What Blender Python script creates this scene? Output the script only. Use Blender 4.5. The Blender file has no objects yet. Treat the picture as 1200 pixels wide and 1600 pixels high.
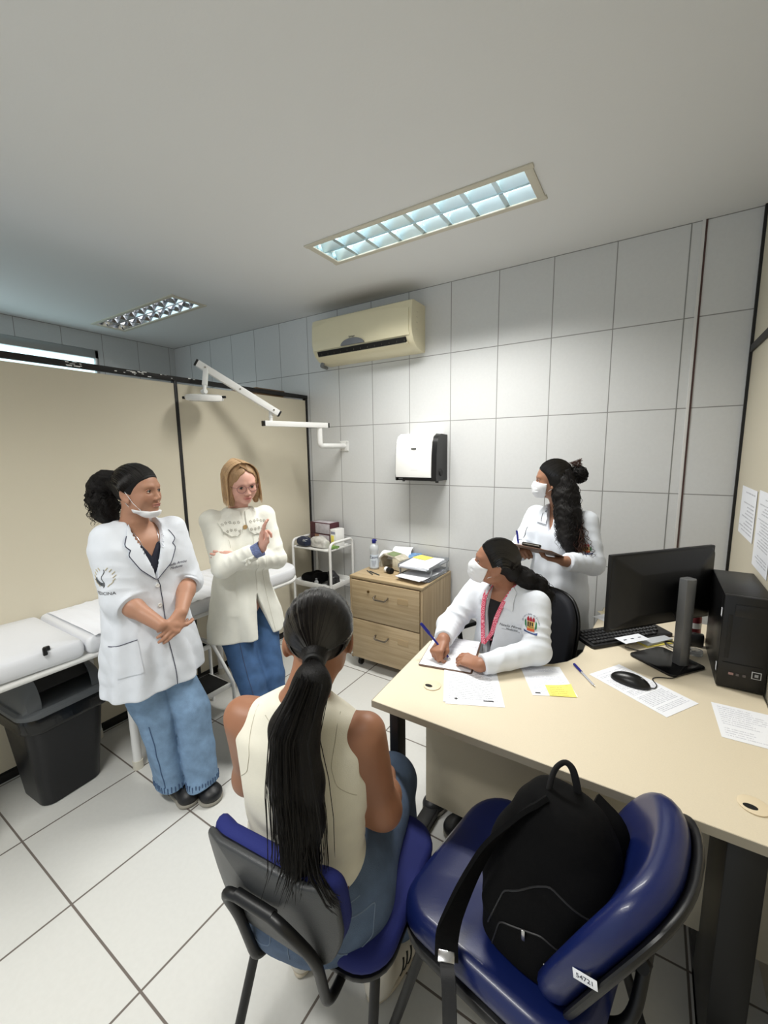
import bpy, bmesh, math, random
import numpy as np
from math import sin, cos, pi, radians, sqrt, atan2
from mathutils import Vector, Matrix, Euler
from mathutils.bvhtree import BVHTree

SC = bpy.context.scene
COL = SC.collection
random.seed(7)
# ------------------------------------------------------------------ camera
H = 1.593
yaw, pit, rol = radians(-32.5425), radians(8.4097), radians(-0.7808)
fw = Vector((sin(yaw) * cos(pit), cos(yaw) * cos(pit), -sin(pit)))
rt = Vector((cos(yaw), -sin(yaw), 0))
up = rt.cross(fw)
r2 = cos(rol) * rt + sin(rol) * up
u2 = -sin(rol) * rt + cos(rol) * up
cam = bpy.data.cameras.new('camera')
cam_o = bpy.data.objects.new('camera', cam)
COL.objects.link(cam_o)
m3 = Matrix((r2, u2, -fw)).transposed()
cam_o.matrix_world = Matrix.Translation((0, 0, H)) @ m3.to_4x4()
cam.sensor_fit = 'VERTICAL'
cam.sensor_height = 36.0
cam.lens = 36.0 * 653.69 / 1600.0
cam.clip_start = 0.02
SC.camera = cam_o
# ------------------------------------------------------------------ exposure, world, lamps
SC.view_settings.view_transform = 'Standard'
SC.view_settings.look = 'None'
SC.view_settings.exposure = 0.0
SC.view_settings.gamma = 1.0
SC.view_settings.use_curve_mapping = False
SC.cycles.use_denoising = True
SC.cycles.max_bounces = 8
w = bpy.data.worlds.new('world')
SC.world = w
w.use_nodes = True
w.node_tree.nodes['Background'].inputs[0].default_value = (0.86, 0.93, 1.0, 1)
w.node_tree.nodes['Background'].inputs[1].default_value = 0.72

def area(name, loc, sx, sy, power, color, rot=(0, 0, 0)):
    l = bpy.data.lights.new(name, 'AREA')
    l.shape = 'RECTANGLE'; l.size = sx; l.size_y = sy; l.energy = power; l.color = color
    o = bpy.data.objects.new(name, l); COL.objects.link(o)
    l.spread = radians(132 if name == 'fluorescent_glow' else 180)     # the louvres cut the light off at shallow angles
    o.location = loc; o.rotation_euler = rot
    return o
area('fluorescent_glow', (-1.10, 2.04, 2.715), 1.15, 0.22, 31, (1.0, 0.985, 0.94))
area('fluorescent_glow', (-1.10, -0.35, 2.715), 1.15, 0.22, 31, (1.0, 0.985, 0.94))  # fill lamp added behind the camera, in an unseen fixture
area('fluorescent_glow', (-3.62, 2.04, 2.715), 1.15, 0.22, 3, (1.0, 0.985, 0.95))
area('daylight', (-4.46, 0.73, 2.28), 2.5, 0.45, 9, (0.8, 0.93, 1.0), (0, radians(-70), 0)).data.shape = 'RECTANGLE'

# ------------------------------------------------------------------ materials
def S(r, g, b):
    f = lambda c: (c / 255 / 12.92) if c / 255 <= 0.04045 else ((c / 255 + 0.055) / 1.055) ** 2.4
    return (f(r), f(g), f(b), 1.0)

def nd(nt, t, **kw):
    n = nt.nodes.new(t)
    for k, v in kw.items():
        if k.startswith('i_'):
            n.inputs[k[2:]].default_value = v
        else:
            setattr(n, k, v)
    return n

def mat(name, col, rough=0.5, metal=0.0, bump=0.0, bscale=200.0, var=0.0, vscale=8.0, coat=0.0,
        trans=0.0, alpha=1.0, emit=None, estr=0.0, sss=0.0, spec=0.5, stretch=None, ior=1.45, attr=None, sheen=0.0):
    m = bpy.data.materials.new(name); m.use_nodes = True
    nt = m.node_tree; b = nt.nodes['Principled BSDF']
    b.inputs['Base Color'].default_value = col
    b.inputs['Roughness'].default_value = rough
    b.inputs['Metallic'].default_value = metal
    b.inputs['Coat Weight'].default_value = coat
    b.inputs['Transmission Weight'].default_value = trans
    b.inputs['Alpha'].default_value = alpha
    b.inputs['Specular IOR Level'].default_value = spec
    b.inputs['IOR'].default_value = ior
    b.inputs['Sheen Weight'].default_value = sheen
    if sss:
        b.inputs['Subsurface Weight'].default_value = sss
        b.inputs['Subsurface Radius'].default_value = (0.012, 0.005, 0.003)
        b.inputs['Subsurface Scale'].default_value = 1.0
    if emit:
        b.inputs['Emission Color'].default_value = emit
        b.inputs['Emission Strength'].default_value = estr
    tc = nd(nt, 'ShaderNodeTexCoord')
    vec = tc.outputs['Object']
    if stretch:
        mp = nd(nt, 'ShaderNodeMapping'); mp.inputs['Scale'].default_value = stretch
        nt.links.new(vec, mp.inputs[0]); vec = mp.outputs[0]
    if var or attr:
        if attr:
            at = nd(nt, 'ShaderNodeVertexColor', layer_name=attr)
            src = at.outputs['Color']
        if var:
            n = nd(nt, 'ShaderNodeTexNoise'); n.inputs['Scale'].default_value = vscale; n.inputs['Detail'].default_value = 5
            nt.links.new(vec, n.inputs['Vector'])
            mx = nd(nt, 'ShaderNodeMix', data_type='RGBA', blend_type='MULTIPLY'); mx.inputs[0].default_value = 1.0
            mr = nd(nt, 'ShaderNodeMapRange'); mr.inputs[1].default_value = 0.3; mr.inputs[2].default_value = 0.7
            mr.inputs[3].default_value = 1 - var; mr.inputs[4].default_value = 1 + var
            nt.links.new(n.outputs[0], mr.inputs[0]); nt.links.new(mr.outputs[0], mx.inputs[7])
            mx.inputs[6].default_value = col
            if attr: nt.links.new(src, mx.inputs[6])
            nt.links.new(mx.outputs[2], b.inputs['Base Color'])
        else:
            nt.links.new(src, b.inputs['Base Color'])
    if bump:
        n = nd(nt, 'ShaderNodeTexNoise'); n.inputs['Scale'].default_value = bscale; n.inputs['Detail'].default_value = 4
        nt.links.new(vec, n.inputs['Vector'])
        bp = nd(nt, 'ShaderNodeBump'); bp.inputs['Strength'].default_value = bump; bp.inputs['Distance'].default_value = 0.002
        nt.links.new(n.outputs[0], bp.inputs['Height']); nt.links.new(bp.outputs[0], b.inputs['Normal'])
    return m

def tile_mat(name, ax1, o1, s1, ax2, o2, s2, joint, col, jcol, rough, jn2=None, bump=0.15, var=0.02, skew=0.0):
    """square-set tiles in world metres with thin joints and a slight shade change from tile to tile"""
    m = bpy.data.materials.new(name); m.use_nodes = True
    nt = m.node_tree; b = nt.nodes['Principled BSDF']; L = nt.links.new
    g = nd(nt, 'ShaderNodeNewGeometry'); sp = nd(nt, 'ShaderNodeSeparateXYZ'); L(g.outputs['Position'], sp.inputs[0])
    def M(op, a, bb=None, c=None):
        n = nd(nt, 'ShaderNodeMath', operation=op)
        for i, v in enumerate((a, bb, c)):
            if v is None: continue
            if isinstance(v, (int, float)): n.inputs[i].default_value = v
            else: L(v, n.inputs[i])
        return n.outputs[0]
    ds, cells = [], []
    for ax, o, s in ((ax1, o1, s1), (ax2, o2, s2)):
        t = M('DIVIDE', M('SUBTRACT', sp.outputs[ax], o), s)
        cells.append(M('FLOOR', t))
        f = M('FRACT', t)
        ds.append(M('MULTIPLY', M('MINIMUM', f, M('SUBTRACT', 1.0, f)), s))
    d = M('MINIMUM', ds[0], ds[1])
    mr = nd(nt, 'ShaderNodeMapRange'); mr.inputs[1].default_value = joint * 0.5; mr.inputs[2].default_value = joint * 0.5 + 0.0012
    L(d, mr.inputs[0])
    cv = nd(nt, 'ShaderNodeCombineXYZ'); L(cells[0], cv.inputs[0]); L(cells[1], cv.inputs[1])
    wn = nd(nt, 'ShaderNodeTexWhiteNoise'); L(cv.outputs[0], wn.inputs[0])
    vr = nd(nt, 'ShaderNodeMapRange'); vr.inputs[3].default_value = 1 - var; vr.inputs[4].default_value = 1.0
    L(wn.outputs[0], vr.inputs[0])
    ns = nd(nt, 'ShaderNodeTexNoise'); ns.inputs['Scale'].default_value = 60; ns.inputs['Detail'].default_value = 6
    L(g.outputs['Position'], ns.inputs['Vector'])
    nr = nd(nt, 'ShaderNodeMapRange'); nr.inputs[1].default_value = .35; nr.inputs[2].default_value = .65
    nr.inputs[3].default_value = 0.975; nr.inputs[4].default_value = 1.0
    L(ns.outputs[0], nr.inputs[0])
    vv = M('MULTIPLY', vr.outputs[0], nr.outputs[0])
    mx = nd(nt, 'ShaderNodeMix', data_type='RGBA', blend_type='MULTIPLY'); mx.inputs[0].default_value = 1
    mx.inputs[6].default_value = col; L(vv, mx.inputs[7])
    m2 = nd(nt, 'ShaderNodeMix', data_type='RGBA'); m2.inputs[6].default_value = jcol
    L(mr.outputs[0], m2.inputs[0]); L(mx.outputs[2], m2.inputs[7]); L(m2.outputs[2], b.inputs['Base Color'])
    rr = nd(nt, 'ShaderNodeMapRange'); rr.inputs[3].default_value = 0.8; rr.inputs[4].default_value = rough
    L(mr.outputs[0], rr.inputs[0]); L(rr.outputs[0], b.inputs['Roughness'])
    nb = nd(nt, 'ShaderNodeTexNoise'); nb.inputs['Scale'].default_value = 9; nb.inputs['Detail'].default_value = 3
    L(g.outputs['Position'], nb.inputs['Vector'])
    hh = M('ADD', M('MULTIPLY', nb.outputs[0], 0.25), mr.outputs[0])
    bp = nd(nt, 'ShaderNodeBump'); bp.inputs['Strength'].default_value = bump; bp.inputs['Distance'].default_value = 0.0015
    L(hh, bp.inputs['Height']); L(bp.outputs[0], b.inputs['Normal'])
    return m

def wood_mat(name, c1, c2, axis='Z', rough=0.45):
    m = bpy.data.materials.new(name); m.use_nodes = True
    nt = m.node_tree; b = nt.nodes['Principled BSDF']; L = nt.links.new
    tc = nd(nt, 'ShaderNodeTexCoord'); mp = nd(nt, 'ShaderNodeMapping')
    mp.inputs['Scale'].default_value = {'X': (1.2, 30, 30), 'Y': (30, 1.2, 30), 'Z': (30, 30, 1.2)}[axis]
    L(tc.outputs['Object'], mp.inputs[0])
    n = nd(nt, 'ShaderNodeTexNoise'); n.inputs['Scale'].default_value = 2.2; n.inputs['Detail'].default_value = 8; n.inputs['Distortion'].default_value = 0.6
    L(mp.outputs[0], n.inputs['Vector'])
    cr = nd(nt, 'ShaderNodeValToRGB'); cr.color_ramp.elements[0].position = .35; cr.color_ramp.elements[1].position = .68
    cr.color_ramp.elements[0].color = c1; cr.color_ramp.elements[1].color = c2
    L(n.outputs[0], cr.inputs[0]); L(cr.outputs[0], b.inputs['Base Color'])
    b.inputs['Roughness'].default_value = rough
    return m

M = {}
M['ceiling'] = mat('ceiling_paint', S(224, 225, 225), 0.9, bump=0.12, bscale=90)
M['walltile'] = tile_mat('white_wall_tile', 0, -2.561, 0.3317, 2, 1.7947 - 0.4641, 0.4641, 0.004, S(212, 213, 213), S(140, 140, 138), 0.42)
M['sidetile'] = tile_mat('white_wall_tile_side', 1, 0.11, 0.3317, 2, 1.7947 - 0.4641, 0.4641, 0.004, S(205, 208, 210), S(140, 140, 138), 0.22)
M['floortile'] = tile_mat('white_floor_tile', 0, -1.646, 0.461, 1, 0.466, 0.4600, 0.006, S(208, 208, 204), S(104, 96, 90), 0.30, bump=0.2)
M['beige'] = mat('beige_laminate', S(206, 198, 178), 0.55, bump=0.10, bscale=260, var=0.012, vscale=400)
M['desk'] = mat('cream_desk_laminate', S(222, 210, 186), 0.42, var=0.025, vscale=350, bump=0.05, bscale=400)
M['deskedge'] = mat('grey_edge_band', S(150, 143, 128), 0.5)
M['modesty'] = mat('modesty_laminate', S(205, 195, 172), 0.5, var=0.02, vscale=300)
M['blackmetal'] = mat('black_painted_steel', S(14, 14, 15), 0.42, bump=0.06, bscale=300)
M['blackframe'] = mat('black_aluminium_frame', S(24, 22, 22), 0.5)
M['whitemetal'] = mat('white_enamel', S(232, 232, 230), 0.3, bump=0.02)
M['whitevinyl'] = mat('white_vinyl', S(225, 227, 232), 0.42, bump=0.12, bscale=60)
M['paper'] = mat('paper', S(238, 240, 246), 0.8)
M['tissue'] = mat('couch_paper', S(232, 234, 240), 0.85, bump=0.4, bscale=25)
M['blackplastic'] = mat('black_plastic', S(14, 14, 16), 0.38, bump=0.08, bscale=500)
M['bin'] = mat('dark_bin_plastic', S(18, 19, 23), 0.35, bump=0.15, bscale=70)
M['binlid'] = mat('grey_bin_lid', S(92, 96, 100), 0.42, bump=0.05)
M['bag'] = mat('bin_liner', S(16, 17, 18), 0.22, bump=0.5, bscale=40)
M['greyplastic'] = mat('grey_plastic', S(120, 122, 124), 0.45)
M['cream'] = mat('aged_cream_plastic', S(222, 214, 184), 0.32, var=0.03, vscale=3)
M['whiteplastic'] = mat('white_plastic', S(240, 240, 238), 0.3)
M['dark'] = mat('dark_void', S(16, 14, 12), 0.8)
M['chrome'] = mat('chrome', S(200, 200, 202), 0.22, 1.0)
M['bluevinyl'] = mat('blue_vinyl', S(15, 28, 80), 0.34, bump=0.10, bscale=350, coat=0.15)
M['bluefabric'] = mat('blue_fabric', S(24, 34, 104), 0.8, bump=0.3, bscale=600)
M['navyfabric'] = mat('dark_navy_fabric', S(15, 18, 28), 0.75, bump=0.3, bscale=500)
M['blackfabric'] = mat('black_nylon', S(8, 8, 9), 0.85, bump=0.35, bscale=300, spec=.15)
M['oak'] = wood_mat('light_oak', S(166, 144, 110), S(186, 165, 132), 'X')
M['oakside'] = wood_mat('light_oak_side', S(158, 136, 104), S(180, 158, 126), 'Z')
M['reflector'] = mat('mirror_louvre', S(225, 228, 232), 0.12, 1.0)
M['whitelouvre'] = mat('white_louvre', S(206, 224, 230), 0.25, 0.7)
M['tube'] = mat('fluorescent_tube', S(255, 255, 255), 0.4, emit=(1, 0.99, 0.96, 1), estr=9.0)
M['tubedim'] = mat('dim_tube', S(240, 240, 240), 0.4, emit=(1, 0.99, 0.97, 1), estr=1.6)
M['sky'] = mat('window_daylight', S(200, 240, 245), 0.4, emit=(0.72, 0.95, 1.0, 1), estr=1.5)
M['glass'] = mat('clear_glass', S(235, 245, 245), 0.02, trans=1.0, spec=0.5)
M['clearplastic'] = mat('clear_plastic', S(225, 228, 230), 0.25, trans=0.55, alpha=0.75)
M['alu'] = mat('aluminium', S(170, 172, 172), 0.35, 0.9)
M['yellow'] = mat('yellow_paper', S(242, 226, 110), 0.8)
M['navyplastic'] = mat('blue_pen_plastic', S(28, 34, 130), 0.35)
M['ink'] = mat('printed_ink', S(70, 72, 84), 0.8)
M['inkgrey'] = mat('printed_grey_ink', S(150, 152, 168), 0.8)
M['black'] = mat('black_print', S(14, 14, 14), 0.6)
M['cardboard'] = mat('brown_wood_box', S(140, 112, 84), 0.8, bump=0.2)
M['rubber'] = mat('black_rubber', S(20, 20, 20), 0.85, bump=0.3, bscale=120)
M['green'] = mat('green_pack', S(120, 150, 80), 0.6)
M['red'] = mat('crimson', S(150, 24, 40), 0.5)
M['gold'] = mat('gold_thread', S(190, 160, 80), 0.5)
M['bluelabel'] = mat('blue_label', S(40, 80, 160), 0.5)

def print_mat(name, ax1, ax2, lines, w_, h_, seed, kind='text', ink=S(96, 98, 116), paper=S(238, 240, 246)):
    """white paper with rows of printed words, laid out in the sheet's own object coordinates (metres, origin at the sheet)"""
    m = bpy.data.materials.new(name); m.use_nodes = True
    nt = m.node_tree; b = nt.nodes['Principled BSDF']; L = nt.links.new
    tc = nd(nt, 'ShaderNodeTexCoord'); sp = nd(nt, 'ShaderNodeSeparateXYZ'); L(tc.outputs['Generated'], sp.inputs[0])
    def MM(op, a, bb=None):
        n = nd(nt, 'ShaderNodeMath', operation=op)
        for i, v in enumerate((a, bb)):
            if v is None: continue
            if isinstance(v, (int, float)): n.inputs[i].default_value = v
            else: L(v, n.inputs[i])
        return n.outputs[0]
    u, v = sp.outputs[ax1], sp.outputs[ax2]
    row = MM('MULTIPLY', v, float(lines)); fr = MM('FRACT', row); ri = MM('FLOOR', row)
    band = MM('MULTIPLY', MM('GREATER_THAN', fr, .34), MM('LESS_THAN', fr, .72))
    cv = nd(nt, 'ShaderNodeCombineXYZ'); L(MM('MULTIPLY', u, w_ * 420), cv.inputs[0]); L(MM('MULTIPLY', ri, 7.31), cv.inputs[1]); cv.inputs[2].default_value = seed * 3.7
    nz = nd(nt, 'ShaderNodeTexNoise'); nz.inputs['Scale'].default_value = 1.0; nz.inputs['Detail'].default_value = 2; L(cv.outputs[0], nz.inputs['Vector'])
    words_ = MM('GREATER_THAN', nz.outputs[0], .44)
    c2 = nd(nt, 'ShaderNodeCombineXYZ'); L(ri, c2.inputs[0]); c2.inputs[1].default_value = seed
    wn = nd(nt, 'ShaderNodeTexWhiteNoise'); L(c2.outputs[0], wn.inputs[0])
    end = MM('ADD', MM('MULTIPLY', wn.outputs[0], .55), .42) if kind != 'block' else MM('ADD', MM('MULTIPLY', wn.outputs[0], .1), .84)
    marg = MM('MULTIPLY', MM('GREATER_THAN', u, .09), MM('LESS_THAN', u, end))
    vm = MM('MULTIPLY', MM('GREATER_THAN', v, .07), MM('LESS_THAN', v, .93))
    gap = MM('GREATER_THAN', wn.outputs[0], .16)
    k = MM('MULTIPLY', MM('MULTIPLY', MM('MULTIPLY', band, words_), MM('MULTIPLY', marg, vm)), gap)
    mx = nd(nt, 'ShaderNodeMix', data_type='RGBA'); mx.inputs[6].default_value = paper; mx.inputs[7].default_value = ink
    L(MM('MULTIPLY', k, .55), mx.inputs[0]); L(mx.outputs[2], b.inputs['Base Color']); b.inputs['Roughness'].default_value = .75
    return m

# soft darker patch mixed into the ceiling colour above the air conditioner
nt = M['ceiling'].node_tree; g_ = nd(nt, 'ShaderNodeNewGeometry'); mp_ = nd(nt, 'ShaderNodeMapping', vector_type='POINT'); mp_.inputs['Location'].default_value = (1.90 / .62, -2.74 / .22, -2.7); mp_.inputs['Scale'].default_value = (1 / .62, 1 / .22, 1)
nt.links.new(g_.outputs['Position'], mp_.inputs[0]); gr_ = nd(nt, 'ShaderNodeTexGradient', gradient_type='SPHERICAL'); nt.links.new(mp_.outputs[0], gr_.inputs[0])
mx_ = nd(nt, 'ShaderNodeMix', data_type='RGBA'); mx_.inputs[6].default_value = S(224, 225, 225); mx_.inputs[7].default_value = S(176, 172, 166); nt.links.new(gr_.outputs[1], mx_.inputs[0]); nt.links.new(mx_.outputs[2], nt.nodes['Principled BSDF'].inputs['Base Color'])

# ------------------------------------------------------------------ mesh helpers
def I(): return Matrix.Identity(4)
def T(x, y, z): return Matrix.Translation((x, y, z))
def RZ(a): return Matrix.Rotation(a, 4, 'Z')
def RX(a): return Matrix.Rotation(a, 4, 'X')
def RY(a): return Matrix.Rotation(a, 4, 'Y')

def box(bm, c, s, bev=0.0, seg=2, m=None):
    t = bmesh.new()
    bmesh.ops.create_cube(t, size=1.0)
    for v in t.verts: v.co = Vector((v.co.x * s[0], v.co.y * s[1], v.co.z * s[2]))
    if bev > 0:
        bmesh.ops.bevel(t, geom=list(t.edges), offset=min(bev, min(s) * 0.49), segments=seg, profile=0.5, affect='EDGES')
    X = T(*c) if m is None else m @ T(*c)
    merge(bm, t, X)

def merge(bm, t, X=None):
    vm = {}
    for v in t.verts: vm[v] = bm.verts.new(X @ v.co if X is not None else v.co)
    for f in t.faces:
        try:
            nf = bm.faces.new([vm[v] for v in f.verts]); nf.material_index = f.material_index; nf.smooth = f.smooth
        except ValueError: pass
    t.free()

def rings(bm, R, cap=True, closed=False, mi=0):
    VR = [[bm.verts.new(p) for p in r] for r in R]
    n = len(VR[0])
    for i in range(len(VR) - (0 if closed else 1)):
        a, b = VR[i], VR[(i + 1) % len(VR)]
        for j in range(n):
            f = bm.faces.new((a[j], a[(j + 1) % n], b[(j + 1) % n], b[j])); f.material_index = mi
    if cap and not closed:
        for r in (list(reversed(VR[0])), VR[-1]):
            if n > 2:
                f = bm.faces.new(r); f.material_index = mi
    return VR

def frames(pts, closed=False):
    P = [Vector(p) for p in pts]; n = len(P); tans = []
    for i in range(n):
        if closed: t = P[(i + 1) % n] - P[i - 1]
        else: t = P[min(i + 1, n - 1)] - P[max(i - 1, 0)]
        tans.append(t.normalized() if t.length > 1e-9 else Vector((0, 0, 1)))
    nrm = tans[0].orthogonal().normalized(); out = []
    for i in range(n):
        nrm = (nrm - tans[i] * nrm.dot(tans[i]))
        nrm = nrm.normalized() if nrm.length > 1e-6 else tans[i].orthogonal().normalized()
        out.append((P[i], nrm, tans[i].cross(nrm)))
    return out

def tube(bm, pts, r, n=10, closed=False, cap=True, flat=1.0, mi=0):
    F = frames(pts, closed)
    R = []
    for i, (p, a, b) in enumerate(F):
        rr = r[i] if isinstance(r, (list, tuple)) else r
        R.append([p + a * rr * cos(2 * pi * k / n) + b * rr * flat * sin(2 * pi * k / n) for k in range(n)])
    rings(bm, R, cap, closed, mi)

def fillet(pts, r, n=5, closed=False):
    P = [Vector(p) for p in pts]; out = []
    N = len(P)
    for i in range(N):
        if not closed and i in (0, N - 1): out.append(P[i]); continue
        a, b, c = P[i - 1], P[i], P[(i + 1) % N]
        d1 = min(r, (a - b).length * .45); d2 = min(r, (c - b).length * .45)
        p1 = b + (a - b).normalized() * d1; p2 = b + (c - b).normalized() * d2
        for k in range(n + 1):
            t = k / n
            out.append(p1 * (1 - t) ** 2 + b * 2 * t * (1 - t) + p2 * t * t)
    return out

def cyl(bm, a, b, r1, r2=None, n=20, mi=0):
    a, b = Vector(a), Vector(b); r2 = r1 if r2 is None else r2
    t = (b - a).normalized(); u = t.orthogonal().normalized(); v = t.cross(u)
    rings(bm, [[a + (u * cos(2 * pi * k / n) + v * sin(2 * pi * k / n)) * r1 for k in range(n)],
               [b + (u * cos(2 * pi * k / n) + v * sin(2 * pi * k / n)) * r2 for k in range(n)]], True, False, mi)

def lathe(bm, prof, m=None, n=24, sx=1.0, sy=1.0):
    m = m or I()
    rings(bm, [[m @ Vector((max(r, 1e-4) * sx * cos(2 * pi * k / n), max(r, 1e-4) * sy * sin(2 * pi * k / n), z)) for k in range(n)] for r, z in prof])

def prism(bm, poly, z0, z1, m=None, bev=0.0, seg=2):
    m = m or I(); t = bmesh.new()
    vs = [t.verts.new((x, y, z0)) for x, y in poly]
    f = t.faces.new(vs)
    ex = bmesh.ops.extrude_face_region(t, geom=[f])
    for v in [g for g in ex['geom'] if isinstance(g, bmesh.types.BMVert)]: v.co.z = z1
    bmesh.ops.recalc_face_normals(t, faces=t.faces)
    if bev:
        ed = [e for e in t.edges if abs(e.verts[0].co.z - e.verts[1].co.z) < 1e-6]
        bmesh.ops.bevel(t, geom=ed, offset=bev, segments=seg, profile=0.5, affect='EDGES')
    merge(bm, t, m)

def rrect(w, h, r, n=6, cx=0, cy=0):
    out = []
    for sx, sy, a0 in ((1, 1, 0), (-1, 1, 90), (-1, -1, 180), (1, -1, 270)):
        for k in range(n + 1):
            a = radians(a0 + 90 * k / n)
            out.append((cx + sx * (w / 2 - r) + r * cos(a), cy + sy * (h / 2 - r) + r * sin(a)))
    return out

def pillow(bm, poly, th, m=None, rnd=0.02, crown=0.0, n=6, curve=None):
    """a padded slab: outline poly extruded by th with rounded rim; crown lifts the centre; curve(x,y)->dz bends it"""
    m = m or I(); cx = sum(p[0] for p in poly) / len(poly); cy = sum(p[1] for p in poly) / len(poly)
    R = []
    def ring(ins, z):
        out = []
        for x, y in poly:
            d = Vector((x - cx, y - cy)); L = d.length; k = max(0.0, (L - ins)) / L
            X, Y = cx + d.x * k, cy + d.y * k
            out.append((X, Y, z))
        return out
    R.append(ring(rnd, 0))
    for i in range(n + 1):
        a = pi * i / n
        R.append(ring(rnd * (1 - sin(a)), th / 2 - cos(a) * th / 2))
    for k in (0.25, 0.5, 0.75, 0.98):
        out = []
        for x, y in poly:
            d = Vector((x - cx, y - cy)); L = d.length - rnd
            s = L * (1 - k) / d.length
            out.append((cx + d.x * s, cy + d.y * s, th + crown * (1 - (1 - k) ** 2)))
        R.append(out)
    if curve: R = [[(x, y, z + curve(x, y)) for x, y, z in r] for r in R]
    rings(bm, [[m @ Vector(p) for p in r] for r in R])

def sm(bm, angle=35):
    pass

def obj(name, bm, material, parent=None, M_=None, smooth=40, label=None, **props):
    """links bm as one mesh object; world coordinates unless M_ is given (then local geometry placed by M_)"""
    if isinstance(bm, bmesh.types.BMesh):
        bmesh.ops.recalc_face_normals(bm, faces=bm.faces)
        me = bpy.data.meshes.new(name); bm.to_mesh(me); bm.free()
    else: me = bm; me.name = name
    for mm in (material if isinstance(material, (list, tuple)) else [material]): me.materials.append(mm)
    o = bpy.data.objects.new(name, me); COL.objects.link(o)
    if M_ is not None: me.transform(M_)
    co = np.empty(len(me.vertices) * 3, np.float32); me.vertices.foreach_get('co', co); co = co.reshape(-1, 3)
    if parent is not None:
        W = PW[parent.name]
        me.transform(W.inverted()); o.parent = parent; PW[o.name] = W
    else:
        c = Vector(((co[:, 0].min() + co[:, 0].max()) / 2, (co[:, 1].min() + co[:, 1].max()) / 2, co[:, 2].min()))
        me.transform(T(*(-c))); o.location = c; PW[o.name] = T(*c)
    if smooth:
        me.shade_smooth()
        me.set_sharp_from_angle(angle=radians(smooth))
    if label: o['label'] = label
    for k, v in props.items(): o[k] = v
    return o
PW = {}

def thing(name, label, cat, loc=(0, 0, 0), rz=0.0, group=None):
    o = bpy.data.objects.new(name, None); COL.objects.link(o); o.empty_display_size = 0.05
    o.location = loc; o.rotation_euler = (0, 0, rz)
    o['label'] = label; o['category'] = cat
    if group: o['group'] = group
    PW[o.name] = T(*loc) @ RZ(rz)
    return o

def struct(name, bm, m, parent=None, **k):
    o = obj(name, bm, m, parent, **k)
    if parent is None: o['kind'] = 'structure'
    return o

def BM(): return bmesh.new()

def text_mesh(s, size, ext=0.0003, align='CENTER', font_shear=0.0):
    cu = bpy.data.curves.new('lettering', 'FONT'); cu.body = s; cu.size = size; cu.extrude = ext
    cu.align_x = align; cu.align_y = 'CENTER'; cu.shear = font_shear; cu.resolution_u = 3
    o = bpy.data.objects.new('lettering', cu); COL.objects.link(o)
    dg = bpy.context.evaluated_depsgraph_get()
    me = bpy.data.meshes.new_from_object(o.evaluated_get(dg))
    bpy.data.objects.remove(o); bpy.data.curves.remove(cu)
    return me

def text(bm, s, size, m, ext=0.0003, align='CENTER', shear=0.0, sx=1.0, mi=0):
    me = text_mesh(s, size, ext, align, shear)
    t = bmesh.new(); t.from_mesh(me); bpy.data.meshes.remove(me)
    for v in t.verts: v.co.x *= sx
    for f in t.faces: f.material_index = mi
    merge(bm, t, m)
# ================================================================== THE ROOM
XL, XR, YB, YF, CE = -4.51, 0.386, 2.83, -2.0, 2.725
XP = -2.587
bm = BM(); box(bm, ((XL + XR) / 2, (YB + YF) / 2, -0.025), (XR - XL + .2, YB - YF + .2, 0.05)); struct('floor', bm, M['floortile'])
# ceiling with three openings for the troffers
FX = [(-1.10, 2.04), (-3.62, 2.04), (-1.10, -0.35)]
bm = BM()
xs = [XL - .1, -4.225, -3.015, -1.705, -0.495, XR + .1]; ys = [YF - .1, -0.49, -0.21, 1.90, 2.18, YB + .1]
for i in range(5):
    for j in range(5):
        cx, cy = (xs[i] + xs[i + 1]) / 2, (ys[j] + ys[j + 1]) / 2
        if any(abs(cx - a) < .1 and abs(cy - b) < .1 for a, b in FX): continue
        box(bm, (cx, cy, CE + .02), (xs[i + 1] - xs[i], ys[j + 1] - ys[j], .04))
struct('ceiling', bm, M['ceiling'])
bm = BM(); box(bm, ((XL + XR) / 2, YB + .05, CE / 2 + .02), (XR - XL + .3, .1, CE + .1)); struct('wall_back', bm, M['walltile'])
# far left wall with a high window
bm = BM()
for y0, y1, z0, z1 in ((YF, -0.6, 0, CE), (2.055, YB, 0, CE), (-0.6, 2.055, 0, 2.0), (-0.6, 2.055, 2.565, CE)):
    box(bm, (XL - .05, (y0 + y1) / 2, (z0 + z1) / 2), (.1, y1 - y0, z1 - z0))
struct('wall_left', bm, M['sidetile'])
w1 = thing('window_1', 'long high window with an aluminium frame above the partition', 'window', (XL, 0.73, 2.0)); w1['kind'] = 'structure'
for k in ('label', 'category'): del w1[k]
bm = BM()
for a, b_ in (((XL - .02, .73, 2.525), (.05, 2.65, .075)), ((XL - .02, .73, 2.015), (.05, 2.65, .03)), ((XL - .02, 2.04, 2.28), (.05, .03, .56)), ((XL - .02, -.585, 2.28), (.05, .03, .56))):
    box(bm, a, b_, .003)
obj('window_frame', bm, M['alu'], w1)
bm = BM(); box(bm, (XL - .03, .73, 2.28), (.006, 2.62, .53)); obj('pane', bm, M['sky'], w1)
# right wall: beige partition panel with rails
bm = BM(); box(bm, (XR + .02, .4, CE / 2), (.04, 4.9, CE)); struct('wall_right', bm, M['beige'])
bm = BM(); box(bm, (XR - .004, .4, 2.067), (.012, 4.86, .035)); struct('trim_1', bm, M['blackframe'])
bm = BM(); box(bm, (XR - .006, YB - .008, CE / 2), (.012, .016, CE)); struct('trim_2', bm, M['blackframe'])
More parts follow.
